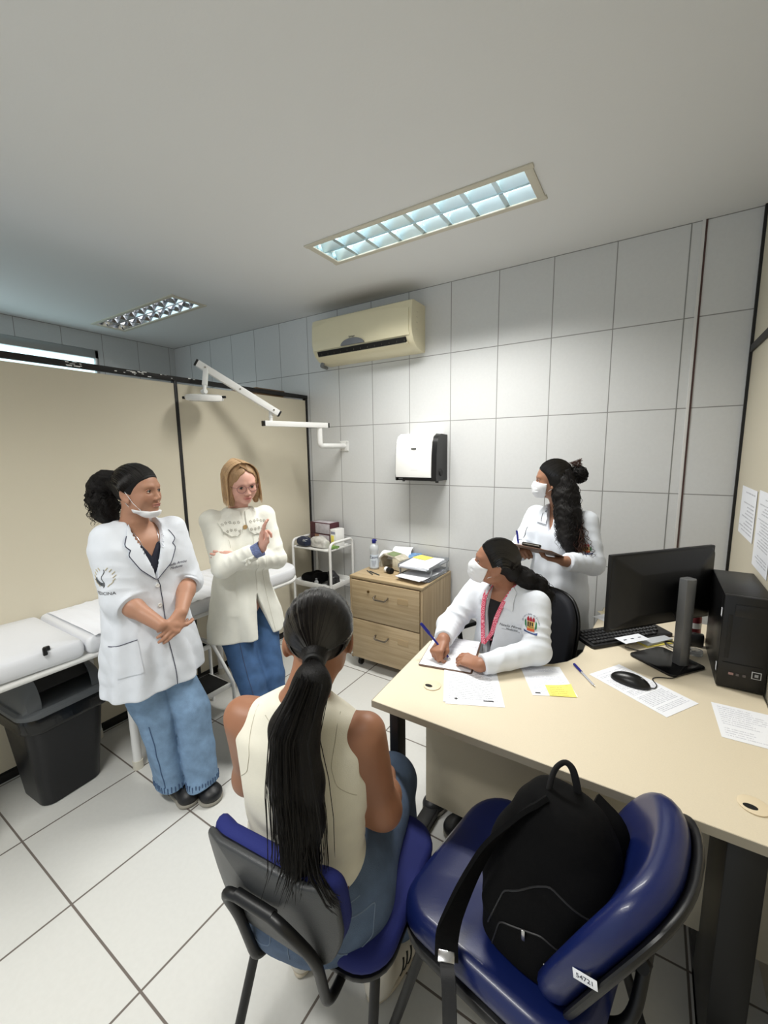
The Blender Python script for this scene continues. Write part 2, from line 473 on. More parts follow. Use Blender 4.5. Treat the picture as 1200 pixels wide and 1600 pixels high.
# vertical joint strip on the tiled wall beside the corner
bm = BM(); box(bm, (.143, YB - .004, CE / 2), (.014, .008, CE), .001); struct('trim_3', bm, mat('white_sealant', S(215, 214, 212), .5))
bm = BM(); box(bm, (.1545, YB - .002, CE / 2), (.009, .004, CE)); struct('trim_4', bm, mat('strip_shadow', S(84, 62, 60), .8))  # dark strip painted as the shadow beside the white strip
bm = BM(); box(bm, (.092, YB - .0005, CE / 2), (.004, .002, CE)); struct('trim_5', bm, mat('grout', S(140, 140, 138), .8))
# ------------------------------------------------------------------ recessed ceiling lights
def troffer(cx, cy, label, tubem):
    t = thing('ceiling_light', label, 'ceiling light', (cx, cy, CE), 0)
    L_, W_ = 1.205, 0.275; lou = M['reflector'] if tubem is M['tubedim'] else M['whitelouvre']
    bm = BM()
    for a, b_ in (((cx, cy + W_ / 2 - .008, CE - .003), (L_ + .03, .03, .008)), ((cx, cy - W_ / 2 + .008, CE - .003), (L_ + .03, .03, .008)),
                  ((cx + L_ / 2 - .008, cy, CE - .003), (.035, W_ - .01, .0078)), ((cx - L_ / 2 + .008, cy, CE - .003), (.035, W_ - .01, .0078))):
        box(bm, a, b_, .002)
    obj('frame', bm, mat('ivory_metal_trim', S(205, 200, 184), .5), t)
    bm = BM()
    box(bm, (cx, cy, CE + .105), (L_, W_, .004))
    for s in (-1, 1):
        box(bm, (cx, cy + s * (W_ / 2), CE + .05), (L_, .004, .106)); box(bm, (cx + s * L_ / 2, cy, CE + .05), (.004, W_, .106))
    obj('housing', bm, lou, t)
    for s in (-1, 1):
        bm = BM(); cyl(bm, (cx - .575, cy + s * .066, CE + .062), (cx + .575, cy + s * .066, CE + .062), .013, n=14)
        f = obj('fluorescent_tube', bm, tubem, t)
        for e in (-1, 1):
            bm = BM(); box(bm, (cx + e * .588, cy + s * .066, CE + .06), (.02, .035, .045), .004); obj('lamp_holder', bm, M['whiteplastic'], f)
    bm = BM()   # parabolic louvre: a centre spine and side reflectors with curved cross blades
    for yy in (-.128, 0.0, .128):
        box(bm, (cx, cy + yy, CE + .022), (L_ - .02, .006, .038), .001)
    for s in (-1, 1):
        rings(bm, [[Vector((x, cy + s * .066 + q * .058 * (.55 + .45 * h), CE + .005 + .045 * (1 - h) ** 1.0)) for h in (0, .3, .6, 1) ] + [Vector((x, cy + s * .066 + q * (.058 * (.55 + .45 * h) + .0015), CE + .005 + .045 * (1 - h))) for h in (1, .6, .3, 0)] for x in (cx - .59, cx + .59) for q in (1,)])
        rings(bm, [[Vector((x, cy + s * .066 - .058 * (.55 + .45 * h), CE + .005 + .045 * (1 - h))) for h in (0, .3, .6, 1)] + [Vector((x, cy + s * .066 - (.058 * (.55 + .45 * h) + .0015), CE + .005 + .045 * (1 - h))) for h in (1, .6, .3, 0)] for x in (cx - .59, cx + .59)])
        for k in range(1, 8):
            x = cx - .59 + 1.18 * k / 8
            rings(bm, [[Vector((x - .010 * (1 - h) - .001, yy, CE + .004 + .032 * h)) for h in (0, .5, 1)] + [Vector((x + .010 * (1 - h) + .001, yy, CE + .004 + .032 * h)) for h in (1, .5, 0)] for yy in (cy + s * .066 - .056, cy + s * .066 + .056)])
    obj('louvre', bm, lou, t)
troffer(-1.10, 2.04, 'lit recessed fluorescent ceiling light with mirror louvre, the larger bright one over the desk', M['tube'])
troffer(-3.62, 2.04, 'dimmer recessed ceiling light beyond the partition on the left', M['tubedim'])
troffer(-1.10, -0.35, 'added recessed ceiling light behind the camera, unseen, to fill the room with light', M['tube'])  # fixture added out of view to carry the fill lamp

# ------------------------------------------------------------------ left partition
pt = thing('office_partition', 'beige office partition with black frame behind the exam couch', 'partition', (XP, 1.2, 0))
y0, yq, ym, y1 = -1.2, .515, 1.612, 2.826
for a, b_ in ((y0, yq), (yq, ym), (ym, y1)):
    bm = BM(); box(bm, (XP - .018, (a + b_) / 2, 1.04), (.030, b_ - a - .02, 1.98)); obj('panel', bm, M['beige'], pt)
for yy in (y0 + .011, yq, ym, y1 - .011):
    bm = BM(); box(bm, (XP - .016, yy, 1.04), (.036, .022, 2.04), .002)
    obj('post', bm, M['blackframe'], pt)
bm = BM(); box(bm, (XP - .016, (y0 + y1) / 2, 2.06), (.042, y1 - y0, .028), .002)
obj('top_rail', bm, M['blackframe'], pt)
bm = BM(); box(bm, (XP - .016, (y0 + y1) / 2, .02), (.040, y1 - y0 - .03, .04), .002); obj('bottom_rail', bm, M['blackframe'], pt)
bm = BM()
rnd = random.Random(3)
for k in range(26):
    yy = rnd.choice((rnd.uniform(1.3, 1.75), rnd.uniform(1.25, 1.5), rnd.uniform(1.02, 1.1)))
    box(bm, (XP + .0053, yy, 2.06 + rnd.uniform(-.012, .012)), (.001, rnd.uniform(.006, .03), rnd.uniform(.002, .006)))
obj('paint_scratches', bm, M['whiteplastic'], pt)
# cupboard behind the partition, only its top shows
cb = thing('wooden_cupboard', 'brown wooden cupboard behind the partition, only its top edge showing', 'cupboard', (-2.98, 2.6, 0))
bm = BM(); box(bm, (-2.965, 2.62, 1.05), (.30, .30, 2.10), .004); obj('carcass', bm, M['cardboard'], cb)
bm = BM(); box(bm, (-2.965, 2.615, 2.113), (.32, .32, .022), .003); obj('top', bm, M['cardboard'], cb)

# ------------------------------------------------------------------ air conditioner
ac = thing('air_conditioner', 'yellowed cream split air conditioner high on the tiled wall', 'air conditioner', (-1.87, 2.83, 2.28))
x0, x1 = -2.33, -1.435
prof = [(2.83, 2.605), (2.655, 2.605), (2.635, 2.595), (2.628, 2.56), (2.622, 2.48), (2.622, 2.42), (2.632, 2.375), (2.655, 2.335), (2.70, 2.30), (2.75, 2.288), (2.83, 2.284)]
bm = BM()
xsr = [x0, x0 + .006, x0 + .03, x1 - .03, x1 - .006, x1]; ins = [.02, .008, 0, 0, .008, .02]
R_ = []
for x, i_ in zip(xsr, ins):
    R_.append([Vector((x, 2.83 - (2.83 - y) * (1 - i_ * 1.2) if y < 2.82 else y, 2.445 + (z - 2.445) * (1 - i_))) for y, z in prof])
rings(bm, R_); obj('casing', bm, M['cream'], ac)
bm = BM()   # raised front panel with bowed top edge
def acf(z):
    zs = [2.284, 2.288, 2.30, 2.335, 2.375, 2.42, 2.48, 2.56, 2.595]; ys_ = [2.83, 2.75, 2.70, 2.655, 2.632, 2.622, 2.622, 2.628, 2.635]
    return float(np.interp(z, zs, ys_))
G = []
for i in range(25):
    x = x0 + .02 + (x1 - x0 - .04) * i / 24
    top = 2.545 + .035 * (1 - ((i - 12) / 12) ** 2)
    G.append([Vector((x, acf(2.372 + (top - 2.372) * j / 8) - .006, 2.372 + (top - 2.372) * j / 8)) for j in range(9)] + [Vector((x, acf(2.372 + (top - 2.372) * j / 8) + .004, 2.372 + (top - 2.372) * j / 8)) for j in range(8, -1, -1)])
rings(bm, G); obj('front_panel', bm, M['cream'], ac)
bm = BM()
rings(bm, [[Vector((x, 2.628, 2.362)), Vector((x, 2.642, 2.325)), Vector((x, 2.670, 2.318)), Vector((x, 2.66, 2.365))] for x in (x0 + .05, x1 - .05)])
obj('air_outlet', bm, M['dark'], ac)
bm = BM()
rings(bm, [[Vector((x, 2.644, 2.331)), Vector((x, 2.641, 2.326)), Vector((x, 2.668, 2.309)), Vector((x, 2.671, 2.314))] for x in (x0 + .05, x1 - .04)])
obj('louvre_flap', bm, M['cream'], ac)
VG = mat('vane_grey', S(90, 84, 72), .6)
for k in range(13):
    bm = BM(); box(bm, (x0 + .09 + k * .062, 2.644, 2.345), (.002, .02, .02)); obj('vane', bm, VG, ac)
bm = BM()   # grey half-moon emblem plate
xc = -1.93; poly = [(xc - .105, 2.373)] + [(xc + .105 * -cos(pi * k / 14), 2.373 + .044 * sin(pi * k / 14)) for k in range(1, 14)] + [(xc + .105, 2.373)]
f1 = [bm.verts.new((x, 2.611, z)) for x, z in poly]; bm.faces.new(f1)
ex = bmesh.ops.extrude_face_region(bm, geom=bm.faces[:])
for v in [g for g in ex['geom'] if isinstance(g, bmesh.types.BMVert)]: v.co.y = 2.628
obj('display_plate', bm, mat('ac_grey_plate', S(120, 122, 128), .4), ac)
bm = BM(); text(bm, 'Springer', .017, T(xc, 2.6135, 2.428) @ RX(pi / 2)); obj('lettering', bm, M['ink'], ac)
bm = BM()   # moulded marks on the right end and a pipe stub at the left
for z in (2.535, 2.50, 2.465, 2.42):
    bm = BM(); box(bm, (x1 - .002, 2.70 + (z - 2.42) * .1, z), (.004, .028, .006), .001); obj('side_slot', bm, VG, ac)
bm = BM(); tube(bm, fillet([(x0 + .03, 2.72, 2.30), (x0 + .01, 2.72, 2.275), (x0 + .0, 2.80, 2.272)], .01), .014, 8); obj('drain_stub', bm, M['greyplastic'], ac)

# ------------------------------------------------------------------ paper towel dispenser
td = thing('towel_dispenser', 'white and black paper towel dispenser mounted on the tiled wall', 'paper towel dispenser', (-1.40, 2.83, 1.375))
x0, x1 = -1.585, -1.255; d0 = 2.83
def dprof(dep, z0=1.385, z1=1.70):
    return [(d0, z1 - .005), (d0 - dep * .55, z1), (d0 - dep * .78, z1 - .02), (d0 - dep * .90, z1 - .06), (d0 - dep * .97, z1 - .15), (d0 - dep, z0 + .03), (d0 - dep * .98, z0), (d0, z0)]
bm = BM(); rings(bm, [[Vector((x, y, z)) for y, z in dprof(.185, 1.372, 1.702)] for x in (x0, x0 + .012)]); rings(bm, [[Vector((x, y, z)) for y, z in dprof(.185, 1.372, 1.702)] for x in (x1 - .045, x1)])
box(bm, ((x0 + x1) / 2, 2.745, 1.383), (x1 - x0 - .004, .165, .022), .004)
box(bm, ((x0 + x1) / 2, 2.815, 1.53), (x1 - x0 - .02, .03, .28))
obj('body', bm, M['blackplastic'], td)
bm = BM(); R_ = []
for x, i_ in ((x0 + .006, .97), (x0 + .018, 1), (x1 - .05, 1), (x1 - .038, .97)):
    R_.append([Vector((x, d0 - (d0 - y) * i_, z)) for y, z in dprof(.198, 1.398, 1.708)])
rings(bm, R_); obj('cover', bm, M['whiteplastic'], td)
bm = BM(); cyl(bm, (x1 - .002, 2.72, 1.43), (x1 + .006, 2.72, 1.43), .026, .022); obj('feed_knob', bm, M['black'], td)
bm = BM(); cyl(bm, (x0 + .04, 2.70, 1.372), (x0 + .04, 2.70, 1.362), .01); obj('lock', bm, M['black'], td)
bm = BM(); cyl(bm, (x1 - .02, 2.70, 1.372), (x1 - .02, 2.70, 1.360), .012); obj('lock', bm, M['black'], td)
bm = BM(); box(bm, ((x0 + x1) / 2 - .01, 2.642, 1.60), (.04, .006, .011), .002); obj('badge', bm, mat('badge', S(110, 112, 112), .3, .6), td)
bm = BM(); tube(bm, [((x0 + x1) / 2 - .026 + k * .0065, 2.6335, 1.444 + .007 * (k % 2)) for k in range(9)], .0011, 5)
obj('embossed_mark', bm, mat('emboss', S(170, 172, 172), .5), td)
bm = BM(); box(bm, (x0 + .045, 2.6455, 1.386), (.035, .002, .006)); obj('small_lettering', bm, M['greyplastic'], td)

# ------------------------------------------------------------------ wall mounted examination lamp
el = thing('examination_lamp', 'white articulated examination lamp bracketed to the tiled wall', 'examination lamp', (-2.19, 2.83, 1.58))
A0 = Vector((-2.19, 2.83, 1.632)); A1 = Vector((-2.19, 2.52, 1.632)); A2 = Vector((-2.19, 2.52, 1.775))
bm = BM(); box(bm, (-2.19, 2.826, 1.632), (.09, .008, .085), .004)
for sx in (-1, 1):
    for sz in (-1, 1): cyl(bm, (-2.19 + sx * .035, 2.824, 1.632 + sz * .033), (-2.19 + sx * .035, 2.815, 1.632 + sz * .033), .006, n=8)
pl_ = obj('wall_plate', bm, M['whitemetal'], el)
bm = BM(); tube(bm, fillet([A0, A1, A2], .03, 6), .021, 16); obj('bracket_tube', bm, M['whitemetal'], el)
def bar(a, b, s, nm, par):
    a, b = Vector(a), Vector(b); d = (b - a); L_ = d.length; q = d.to_track_quat('X', 'Z').to_matrix().to_4x4()
    m = Matrix.Translation((a + b) / 2) @ q
    bm = BM(); box(bm, (0, 0, 0), (L_, s, s), .003, m=m); o = obj(nm, bm, M['whitemetal'], par)
    for e in (-1, 1):
        bm = BM(); box(bm, (e * (L_ / 2 + .006), 0, 0), (.014, s * .96, s * .96), .002, m=m); obj('end_cap', bm, M['blackplastic'], o)
    return m, o
B0 = Vector((-2.165, 2.58, 1.79)); B1 = Vector((-2.315, 2.08, 1.79))
bar(B0, B1, .038, 'lower_arm', el)
Cj = Vector((-2.300, 2.13, 1.79)); Ct = Vector((-2.300, 2.13, 1.875))
bm = BM(); cyl(bm, Cj, Ct, .013); cyl(bm, Cj + Vector((0, 0, .045)), Cj + Vector((0, 0, .05)), .018); obj('swivel_post', bm, M['whitemetal'], el)
D0 = Vector((-2.265, 2.17, 1.862)); D1 = Vector((-2.52, 1.73, 2.165))
m_, ua = bar(D0, D1, .042, 'upper_arm', el)
for q in (-.255, .0, .245):
    bm = BM(); cyl(bm, m_ @ Vector((q, -.026, 0)), m_ @ Vector((q, .026, 0)), .006, n=10); obj('bolt', bm, M['chrome'], el)
E0 = m_ @ Vector((.245, 0, 0)); Hc = Vector((-2.425, 1.70, 1.940))
bm = BM()
a_ = E0 + Vector((.012, 0, -.01)); b_ = a_ + (Hc + Vector((0, 0, .03)) - a_) * .72
d = b_ - a_; q = d.to_track_quat('X', 'Z').to_matrix().to_4x4()
box(bm, (0, 0, 0), (d.length, .03, .026), .003, m=Matrix.Translation((a_ + b_) / 2) @ q)
tube(bm, [b_, Hc + Vector((0, 0, .02))], .011, 12)
cyl(bm, Hc + Vector((-.018, 0, .036)), Hc + Vector((.018, 0, .036)), .014)
obj('head_link', bm, M['whitemetal'], el)
bm = BM(); mh = Matrix.Translation(Hc) @ Vector((.10, -.07, 1)).to_track_quat('Z', 'Y').to_matrix().to_4x4()
lathe(bm, [(.0, .017), (.08, .019), (.112, .014), (.116, .0), (.112, -.018), (.10, -.021), (.0, -.021)], mh, 36)
hd = obj('lamp_head', bm, M['whitemetal'], el)
bm = BM(); lathe(bm, [(0, -.0215), (.09, -.0215), (.09, -.0245), (0, -.0245)], mh, 32); obj('lens', bm, M['clearplastic'], hd)
bm = BM(); 
dv = Vector((cos(radians(32)), sin(radians(32)), 0))
cyl(bm, Hc + dv * .11, Hc + dv * .135, .008, n=10); obj('knob', bm, M['black'], hd)
bm = BM(); cyl(bm, Hc - dv * .11, Hc - dv * .14, .009, n=10); obj('knob', bm, M['black'], hd)

# ------------------------------------------------------------------ papers taped to the right wall
def wall_paper(y0, y1, z0, z1, label, lines, seed):
    t = thing('taped_notice', label, 'notice', (XR - .002, (y0 + y1) / 2, z0))
    bm = BM(); box(bm, (XR - .0025, (y0 + y1) / 2, (z0 + z1) / 2), (.0012, abs(y1 - y0), z1 - z0)); obj('sheet', bm, print_mat('printed_notice', 1, 2, lines, abs(y1 - y0), z1 - z0, seed), t)
wall_paper(2.655, 2.315, 1.175, 1.40, 'white printed notice taped to the right wall nearest the tiled wall', 14, 1)
wall_paper(2.27, 2.00, 1.10, 1.41, 'densely printed sheet taped on the right wall, beside the nearest notice', 26, 2)
wall_paper(1.98, 1.74, 1.17, 1.34, 'small printed sheet at the right frame edge over the computer tower', 10, 4)
# ================================================================== FURNITURE
DT = 0.735      # desk top height
# ------------------------------------------------------------------ L-shaped desk
dk = thing('office_desk', 'large cream L-shaped office desk with black steel legs', 'desk', (-.2, 1.6, 0))
ol = [(-.765, 1.104), (.378, 1.104), (.378, 2.46), (-.165, 2.46), (-.190, 2.05), (-.192, 1.86)]
ol += [(-.205, 1.80), (-.235, 1.735), (-.28, 1.685), (-.345, 1.645), (-.42, 1.628), (-.52, 1.622), (-.795, 1.622)]
bm = BM(); prism(bm, ol, DT - .025, DT, bev=.0015, seg=1); obj('worktop', bm, M['desk'], dk)
bm = BM()
n_ = len(ol)
band = [Vector((x, y, 0)) for x, y in ol]
for i in range(n_):
    a, b_ = band[i], band[(i + 1) % n_]; d = (b_ - a); L_ = d.length; d.normalize(); nn = Vector((d.y, -d.x, 0))
    mm_ = Matrix(((d.x, nn.x, 0, 0), (d.y, nn.y, 0, 0), (0, 0, 1, 0), (0, 0, 0, 1)))
    box(bm, (L_ / 2, .0008, 0), (L_ + .001, .0018, .0235), m=Matrix.Translation((a.x, a.y, DT - .0128)) @ mm_)
obj('edge_band', bm, M['deskedge'], dk)
bm = BM(); box(bm, (-.16, 1.36, .445), (1.04, .018, .51), .001); obj('modesty_panel', bm, M['modesty'], dk)
bm = BM(); box(bm, (-.695, 1.16, .36), (.035, .055, .68), .004); box(bm, (-.698, 1.36, .694), (.045, .40, .03), .004)
box(bm, (-.715, 1.40, .022), (.06, .44, .044), .004); obj('leg', bm, M['blackmetal'], dk)
bm = BM(); box(bm, (.245, 1.26, .35), (.075, .24, .70), .004); box(bm, (.245, 1.31, .022), (.075, .5, .044), .004); obj('leg', bm, M['blackmetal'], dk)
bm = BM(); box(bm, (-.08, 2.38, .36), (.05, .05, .70), .004); box(bm, (.1, 2.38, .022), (.5, .06, .044), .004); obj('leg', bm, M['blackmetal'], dk)
for x, y in ((-.625, 1.292), (.262, 1.222)):
    bm = BM(); lathe(bm, [(0, DT), (.031, DT + .0005), (.032, DT + .003), (.028, DT + .0045), (0, DT + .0045)], T(x, y, 0), 28)
    g = obj('cable_grommet', bm, mat('cream_grommet', S(228, 212, 182), .45), dk)
    bm = BM(); lathe(bm, [(0, DT + .0047), (.011, DT + .0047), (.011, DT + .0053), (0, DT + .0053)], T(x - .008, y - .012, 0), 20, 1.3, .8)
    obj('cable_hole', bm, M['dark'], g)
# ------------------------------------------------------------------ drawer cabinet
cx0, cx1, cy0, cy1, cz = -1.800, -1.205, 2.345, 2.80, .700
cb = thing('drawer_cabinet', 'light oak two-drawer filing cabinet on castors against the tiled wall', 'cabinet', (-1.50, 2.57, 0))
bm = BM()
box(bm, (cx0 + .009, (cy0 + cy1) / 2, .375), (.018, cy1 - cy0, .61), .001); box(bm, (cx1 - .009, (cy0 + cy1) / 2, .375), (.018, cy1 - cy0, .61), .001)
box(bm, ((cx0 + cx1) / 2, (cy0 + cy1) / 2 + .01, .375), (cx1 - cx0 - .04, cy1 - cy0 - .02, .60), .001)
obj('carcass', bm, M['oakside'], cb)
bm = BM(); box(bm, ((cx0 + cx1) / 2, (cy0 + cy1) / 2, .690), (cx1 - cx0, cy1 - cy0 + .004, .020), .0015); obj('top', bm, M['oak'], cb)
for i, (z0, z1) in enumerate(((.388, .672), (.082, .380))):
    bm = BM(); box(bm, ((cx0 + cx1) / 2, cy0 + .002, (z0 + z1) / 2), (cx1 - cx0 - .044, .018, z1 - z0), .0015)
    d_ = obj('drawer', bm, M['oak'], cb)
    zc = z1 - .09; xc = (cx0 + cx1) / 2 - .02
    bm = BM(); tube(bm, fillet([(xc - .052, cy0 - .006, zc), (xc - .052, cy0 - .034, zc - .005), (xc - .042, cy0 - .036, zc - .018), (xc + .042, cy0 - .036, zc - .018), (xc + .052, cy0 - .034, zc - .005), (xc + .052, cy0 - .006, zc)], .008), .0055, 10)
    obj('handle', bm, mat('pewter', S(120, 112, 102), .35, .9), d_)
    if i == 0:
        bm = BM(); cyl(bm, (xc - .11, cy0 - .006, zc + .02), (xc - .11, cy0 - .011, zc + .02), .010); obj('lock', bm, mat('brass_lock', S(128, 100, 60), .35, .8), d_)
    bm = BM(); box(bm, (xc + .17, cy0 - .0078, zc - .005), (.085, .0012, .045), .0003); box(bm, (xc + .17, cy0 - .0085, zc - .005), (.075, .001, .035)); obj('label_outline', bm, mat('sticker_residue', S(176, 152, 116), .35), d_)
for x in (cx0 + .05, cx1 - .05):
    for y in (cy0 + .05, cy1 - .05):
        bm = BM(); cyl(bm, (x - .012, y, .024), (x + .012, y, .024), .0235); box(bm, (x, y, .055), (.03, .03, .03), .004); obj('castor', bm, M['blackplastic'], cb)
# ------------------------------------------------------------------ white three-tier trolley
tr = thing('instrument_trolley', 'white metal three-tier instrument trolley beside the oak cabinet', 'trolley', (-2.31, 2.64, 0))
tx0, tx1, ty0, ty1 = -2.500, -2.115, 2.495, 2.79
for i, z in enumerate((.795, .475, .17)):
    bm = BM()
    box(bm, ((tx0 + tx1) / 2, (ty0 + ty1) / 2, z), (tx1 - tx0, ty1 - ty0, .004))
    for a, b_ in ((((tx0 + tx1) / 2, ty0, z + .012), (tx1 - tx0, .004, .028)), (((tx0 + tx1) / 2, ty1, z + .012), (tx1 - tx0, .004, .028)), ((tx0, (ty0 + ty1) / 2, z + .012), (.004, ty1 - ty0, .028)), ((tx1, (ty0 + ty1) / 2, z + .012), (.004, ty1 - ty0, .028))):
        if i == 0: b_ = (b_[0], b_[1], .012); a = (a[0], a[1], a[2] - .006)
        else: b_ = (b_[0], b_[1], .045); a = (a[0], a[1], z + .02)
        box(bm, a, b_, .0015)
    obj('shelf', bm, M['whitemetal'], tr)
for x in (tx0 - .009, tx1 + .009):
    bm = BM()
    tube(bm, fillet([(x, ty0, .03), (x, ty0, .862), (x, ty1, .862), (x, ty1, .03)], .05, 6), .011, 12); obj('side_frame', bm, M['whitemetal'], tr)
for x in (tx0, tx1):
    for y in (ty0, ty1):
        bm = BM(); cyl(bm, (x - .009, y, .022), (x + .009, y, .022), .0215); box(bm, (x, y, .038), (.026, .02, .02), .003); obj('castor', bm, M['blackplastic'], tr)
# ------------------------------------------------------------------ exam couch
ex = thing('exam_couch', 'long white vinyl exam couch on white steel legs along the partition', 'exam couch', (-2.33, 1.1, 0))
xa, xb, ya, yb = -2.575, -2.085, .10, 2.15
bm = BM()
fr = rrect(xb - xa, yb - ya, .13, 8, (xa + xb) / 2, (ya + yb) / 2)
tube(bm, [(x, y, .690) for x, y in fr], .0155, 10, closed=True); box(bm, ((xa + xb) / 2, (ya + yb) / 2, .697), (xb - xa - .08, yb - ya - .1, .018))
obj('frame', bm, M['whitemetal'], ex)
yh = .76
def crown_noise(x, y): return .004 * sin(11 * x + 5 * y) * sin(7 * y + 2)
mo = [p for p in rrect(xb - xa + .03, yb - yh, .001, 1, (xa + xb) / 2, (yb + yh) / 2)]
mo = []
for sx, sy, a0, r_ in ((1, 1, 0, .15), (-1, 1, 90, .15), (-1, -1, 180, .02), (1, -1, 270, .02)):
    for k in range(9):
        a = radians(a0 + 90 * k / 8); W_, L_ = xb - xa + .04, yb - yh
        mo.append(((xa + xb) / 2 + sx * (W_ / 2 - r_) + r_ * cos(a), (yb + yh) / 2 + .005 + sy * (L_ / 2 - r_) + r_ * sin(a)))
bm = BM(); pillow(bm, mo, .075, T(0, 0, .705), .018, .008, curve=crown_noise); obj('mattress', bm, M['whitevinyl'], ex)
hy0 = ya - .01
ho = []
for sx, sy, a0, r_ in ((1, 1, 0, .02), (-1, 1, 90, .02), (-1, -1, 180, .12), (1, -1, 270, .12)):
    for k in range(9):
        a = radians(a0 + 90 * k / 8); W_, L_ = xb - xa + .045, yh - .001 - hy0
        ho.append(((xa + xb) / 2 + sx * (W_ / 2 - r_) + r_ * cos(a), (yh + hy0) / 2 + sy * (L_ / 2 - r_) + r_ * sin(a)))
bm = BM(); pillow(bm, ho, .078, T(0, 0, .705), .018, .008, curve=lambda x, y: .03 * (yh - y)); obj('headrest', bm, M['whitevinyl'], ex)
for yy, nm in ((.30, 0), (.944, 0), (1.757, 0)):
    for q in (0, 1):
        x = -2.118 if q else -2.545
        bm = BM()
        tube(bm, fillet([(x, yy, .012), (x, yy, .62), (x + (-.03 if q else .01), yy + .10, .690)], .07, 6), .0205, 14)
        lg = obj('leg', bm, M['whitemetal'], ex)
        bm = BM(); cyl(bm, (x, yy, .0), (x, yy, .045), .0245); obj('foot_cap', bm, mat('ivory_cap', S(214, 210, 196), .5), lg)
    bm = BM(); cyl(bm, (-2.545, yy + .01, .60), (-2.118, yy + .01, .60), .012); obj('crossbar', bm, M['whitemetal'], ex)
# white disposable sheet laid over the middle of the couch
bm = BM()
R_ = []
for k in range(60):
    y = .80 + k * .0150
    wv = .0035 * sin(k * 1.7) + .002 * sin(k * .61 + 1)
    R_.append([Vector((xa - .006 + (xb - xa + .03) * j / 12 + .006 * sin(k * .3), y, .787 + .0015 + wv * (.4 + .6 * sin(j * .9 + k * .2) ** 2) + (.0005 if 0 < j < 12 else -.004))) for j in range(13)])
for r_a, r_b in zip(R_, R_[1:]):
    va = [bm.verts.new(p) for p in r_a]; vb = [bm.verts.new(p) for p in r_b]
    for j in range(12): bm.faces.new((va[j], va[j + 1], vb[j + 1], vb[j]))
bmesh.ops.remove_doubles(bm, verts=bm.verts, dist=1e-5)
bm.normal_update(); bmesh.ops.solidify(bm, geom=bm.faces[:], thickness=.0012)
obj('couch_sheet', bm, M['tissue'], None, label='white disposable paper sheet spread over the middle of the exam couch', category='sheet', smooth=70)
# small black clamp on the couch edge
bm = BM(); box(bm, (-2.075, .615, .782), (.05, .012, .012), .003); box(bm, (-2.055, .612, .792), (.012, .014, .034), .003); box(bm, (-2.075, .625, .795), (.014, .022, .018), .003)
obj('black_clamp', bm, M['blackplastic'], None, label='small black plastic clamp on the near edge of the exam couch', category='clamp')
# ------------------------------------------------------------------ step stool
st = thing('step_stool', 'white two-step stool with black rubber treads beside the exam couch', 'step stool', (-2.3, 1.36, 0))
for z, x0, x1 in ((.175, -2.315, -2.095), (.375, -2.515, -2.285)):
    bm = BM(); box(bm, ((x0 + x1) / 2, 1.36, z), (x1 - x0, .30, .028), .004); s_ = obj('step', bm, M['whitemetal'], st)
    bm = BM(); box(bm, ((x0 + x1) / 2, 1.36, z + .0165), (x1 - x0 - .024, .272, .005), .001)
    obj('rubber_tread', bm, M['rubber'], s_)
for y in (1.205, 1.515):
    bm = BM(); tube(bm, fillet([(-2.085, y, .0), (-2.085, y, .19), (-2.27, y, .40), (-2.50, y, .40), (-2.53, y, .36), (-2.53, y, .0)], .03, 5), .011, 12)
    tube(bm, [(-2.30, y, .0), (-2.30, y, .37)], .010, 10); obj('side_frame', bm, M['whitemetal'], st)
bm = BM(); cyl(bm, (-2.50, 1.205, .10), (-2.50, 1.515, .10), .006); obj('crossbar', bm, M['whitemetal'], st)
# ------------------------------------------------------------------ swing-top bin
bn = thing('waste_bin', 'black plastic swing-top waste bin with grey lid under the exam couch', 'waste bin', (-2.36, .70, 0))
mb = T(-2.340, .700, 0) @ RZ(radians(4))
bm = BM()
def br(w_, d_, r_, z): return [mb @ Vector((x, y, z)) for x, y in rrect(w_, d_, r_, 6)]
rings(bm, [br(.22, .235, .05, 0.0), br(.235, .25, .05, .004), br(.315, .325, .06, .44), br(.318, .328, .06, .445)]); obj('body', bm, M['bin'], bn)
bm = BM(); rr_ = random.Random(2)
R_ = []
for k, z in enumerate((.385, .395, .41, .43, .452, .468)):
    R_.append([mb @ Vector((x * (1 + .012 * sin(9 * atan2(y, x) + k)), y * (1 + .012 * cos(7 * atan2(y, x) + 2 * k)), z + .008 * sin(5 * atan2(y, x)))) for x, y in rrect((.325, .345, .352, .350, .357, .345)[k], (.335, .356, .36, .358, .366, .352)[k], .06, 6)])
rings(bm, R_); obj('bin_liner', bm, M['bag'], bn)
bm = BM(); rings(bm, [br(.350, .360, .07, .462), br(.356, .366, .07, .468), br(.356, .366, .07, .485), br(.335, .345, .07, .496)])
# domed hood with sloped ends: half-barrel with the flap opening to the camera side
def dome(xo, top, z0=.490):
    R_ = []
    for k in range(17):
        a = pi * k / 16
        R_.append((xo * cos(a), z0 + (top - z0) * sin(a) ** .8))
    return R_
ys_ = [-.165, -.150, -.105, -.10, .10, .105, .150, .165]; tp = [.496, .58, .640, .645, .645, .640, .58, .496]; wx = [.14, .155, .160, .160, .160, .160, .155, .14]
rings(bm, [[mb @ Vector((x, y, z)) for x, z in dome(w_, t_)] + [mb @ Vector((x * .98, y, z - .004)) for x, z in reversed(dome(w_, t_))] for y, t_, w_ in zip(ys_[:4], tp[:4], wx[:4])])
rings(bm, [[mb @ Vector((x, y, z)) for x, z in dome(w_, t_)] + [mb @ Vector((x * .98, y, z - .004)) for x, z in reversed(dome(w_, t_))] for y, t_, w_ in zip(ys_[4:], tp[4:], wx[4:])])
obj('lid', bm, M['binlid'], bn)
bm = BM()
R_ = []
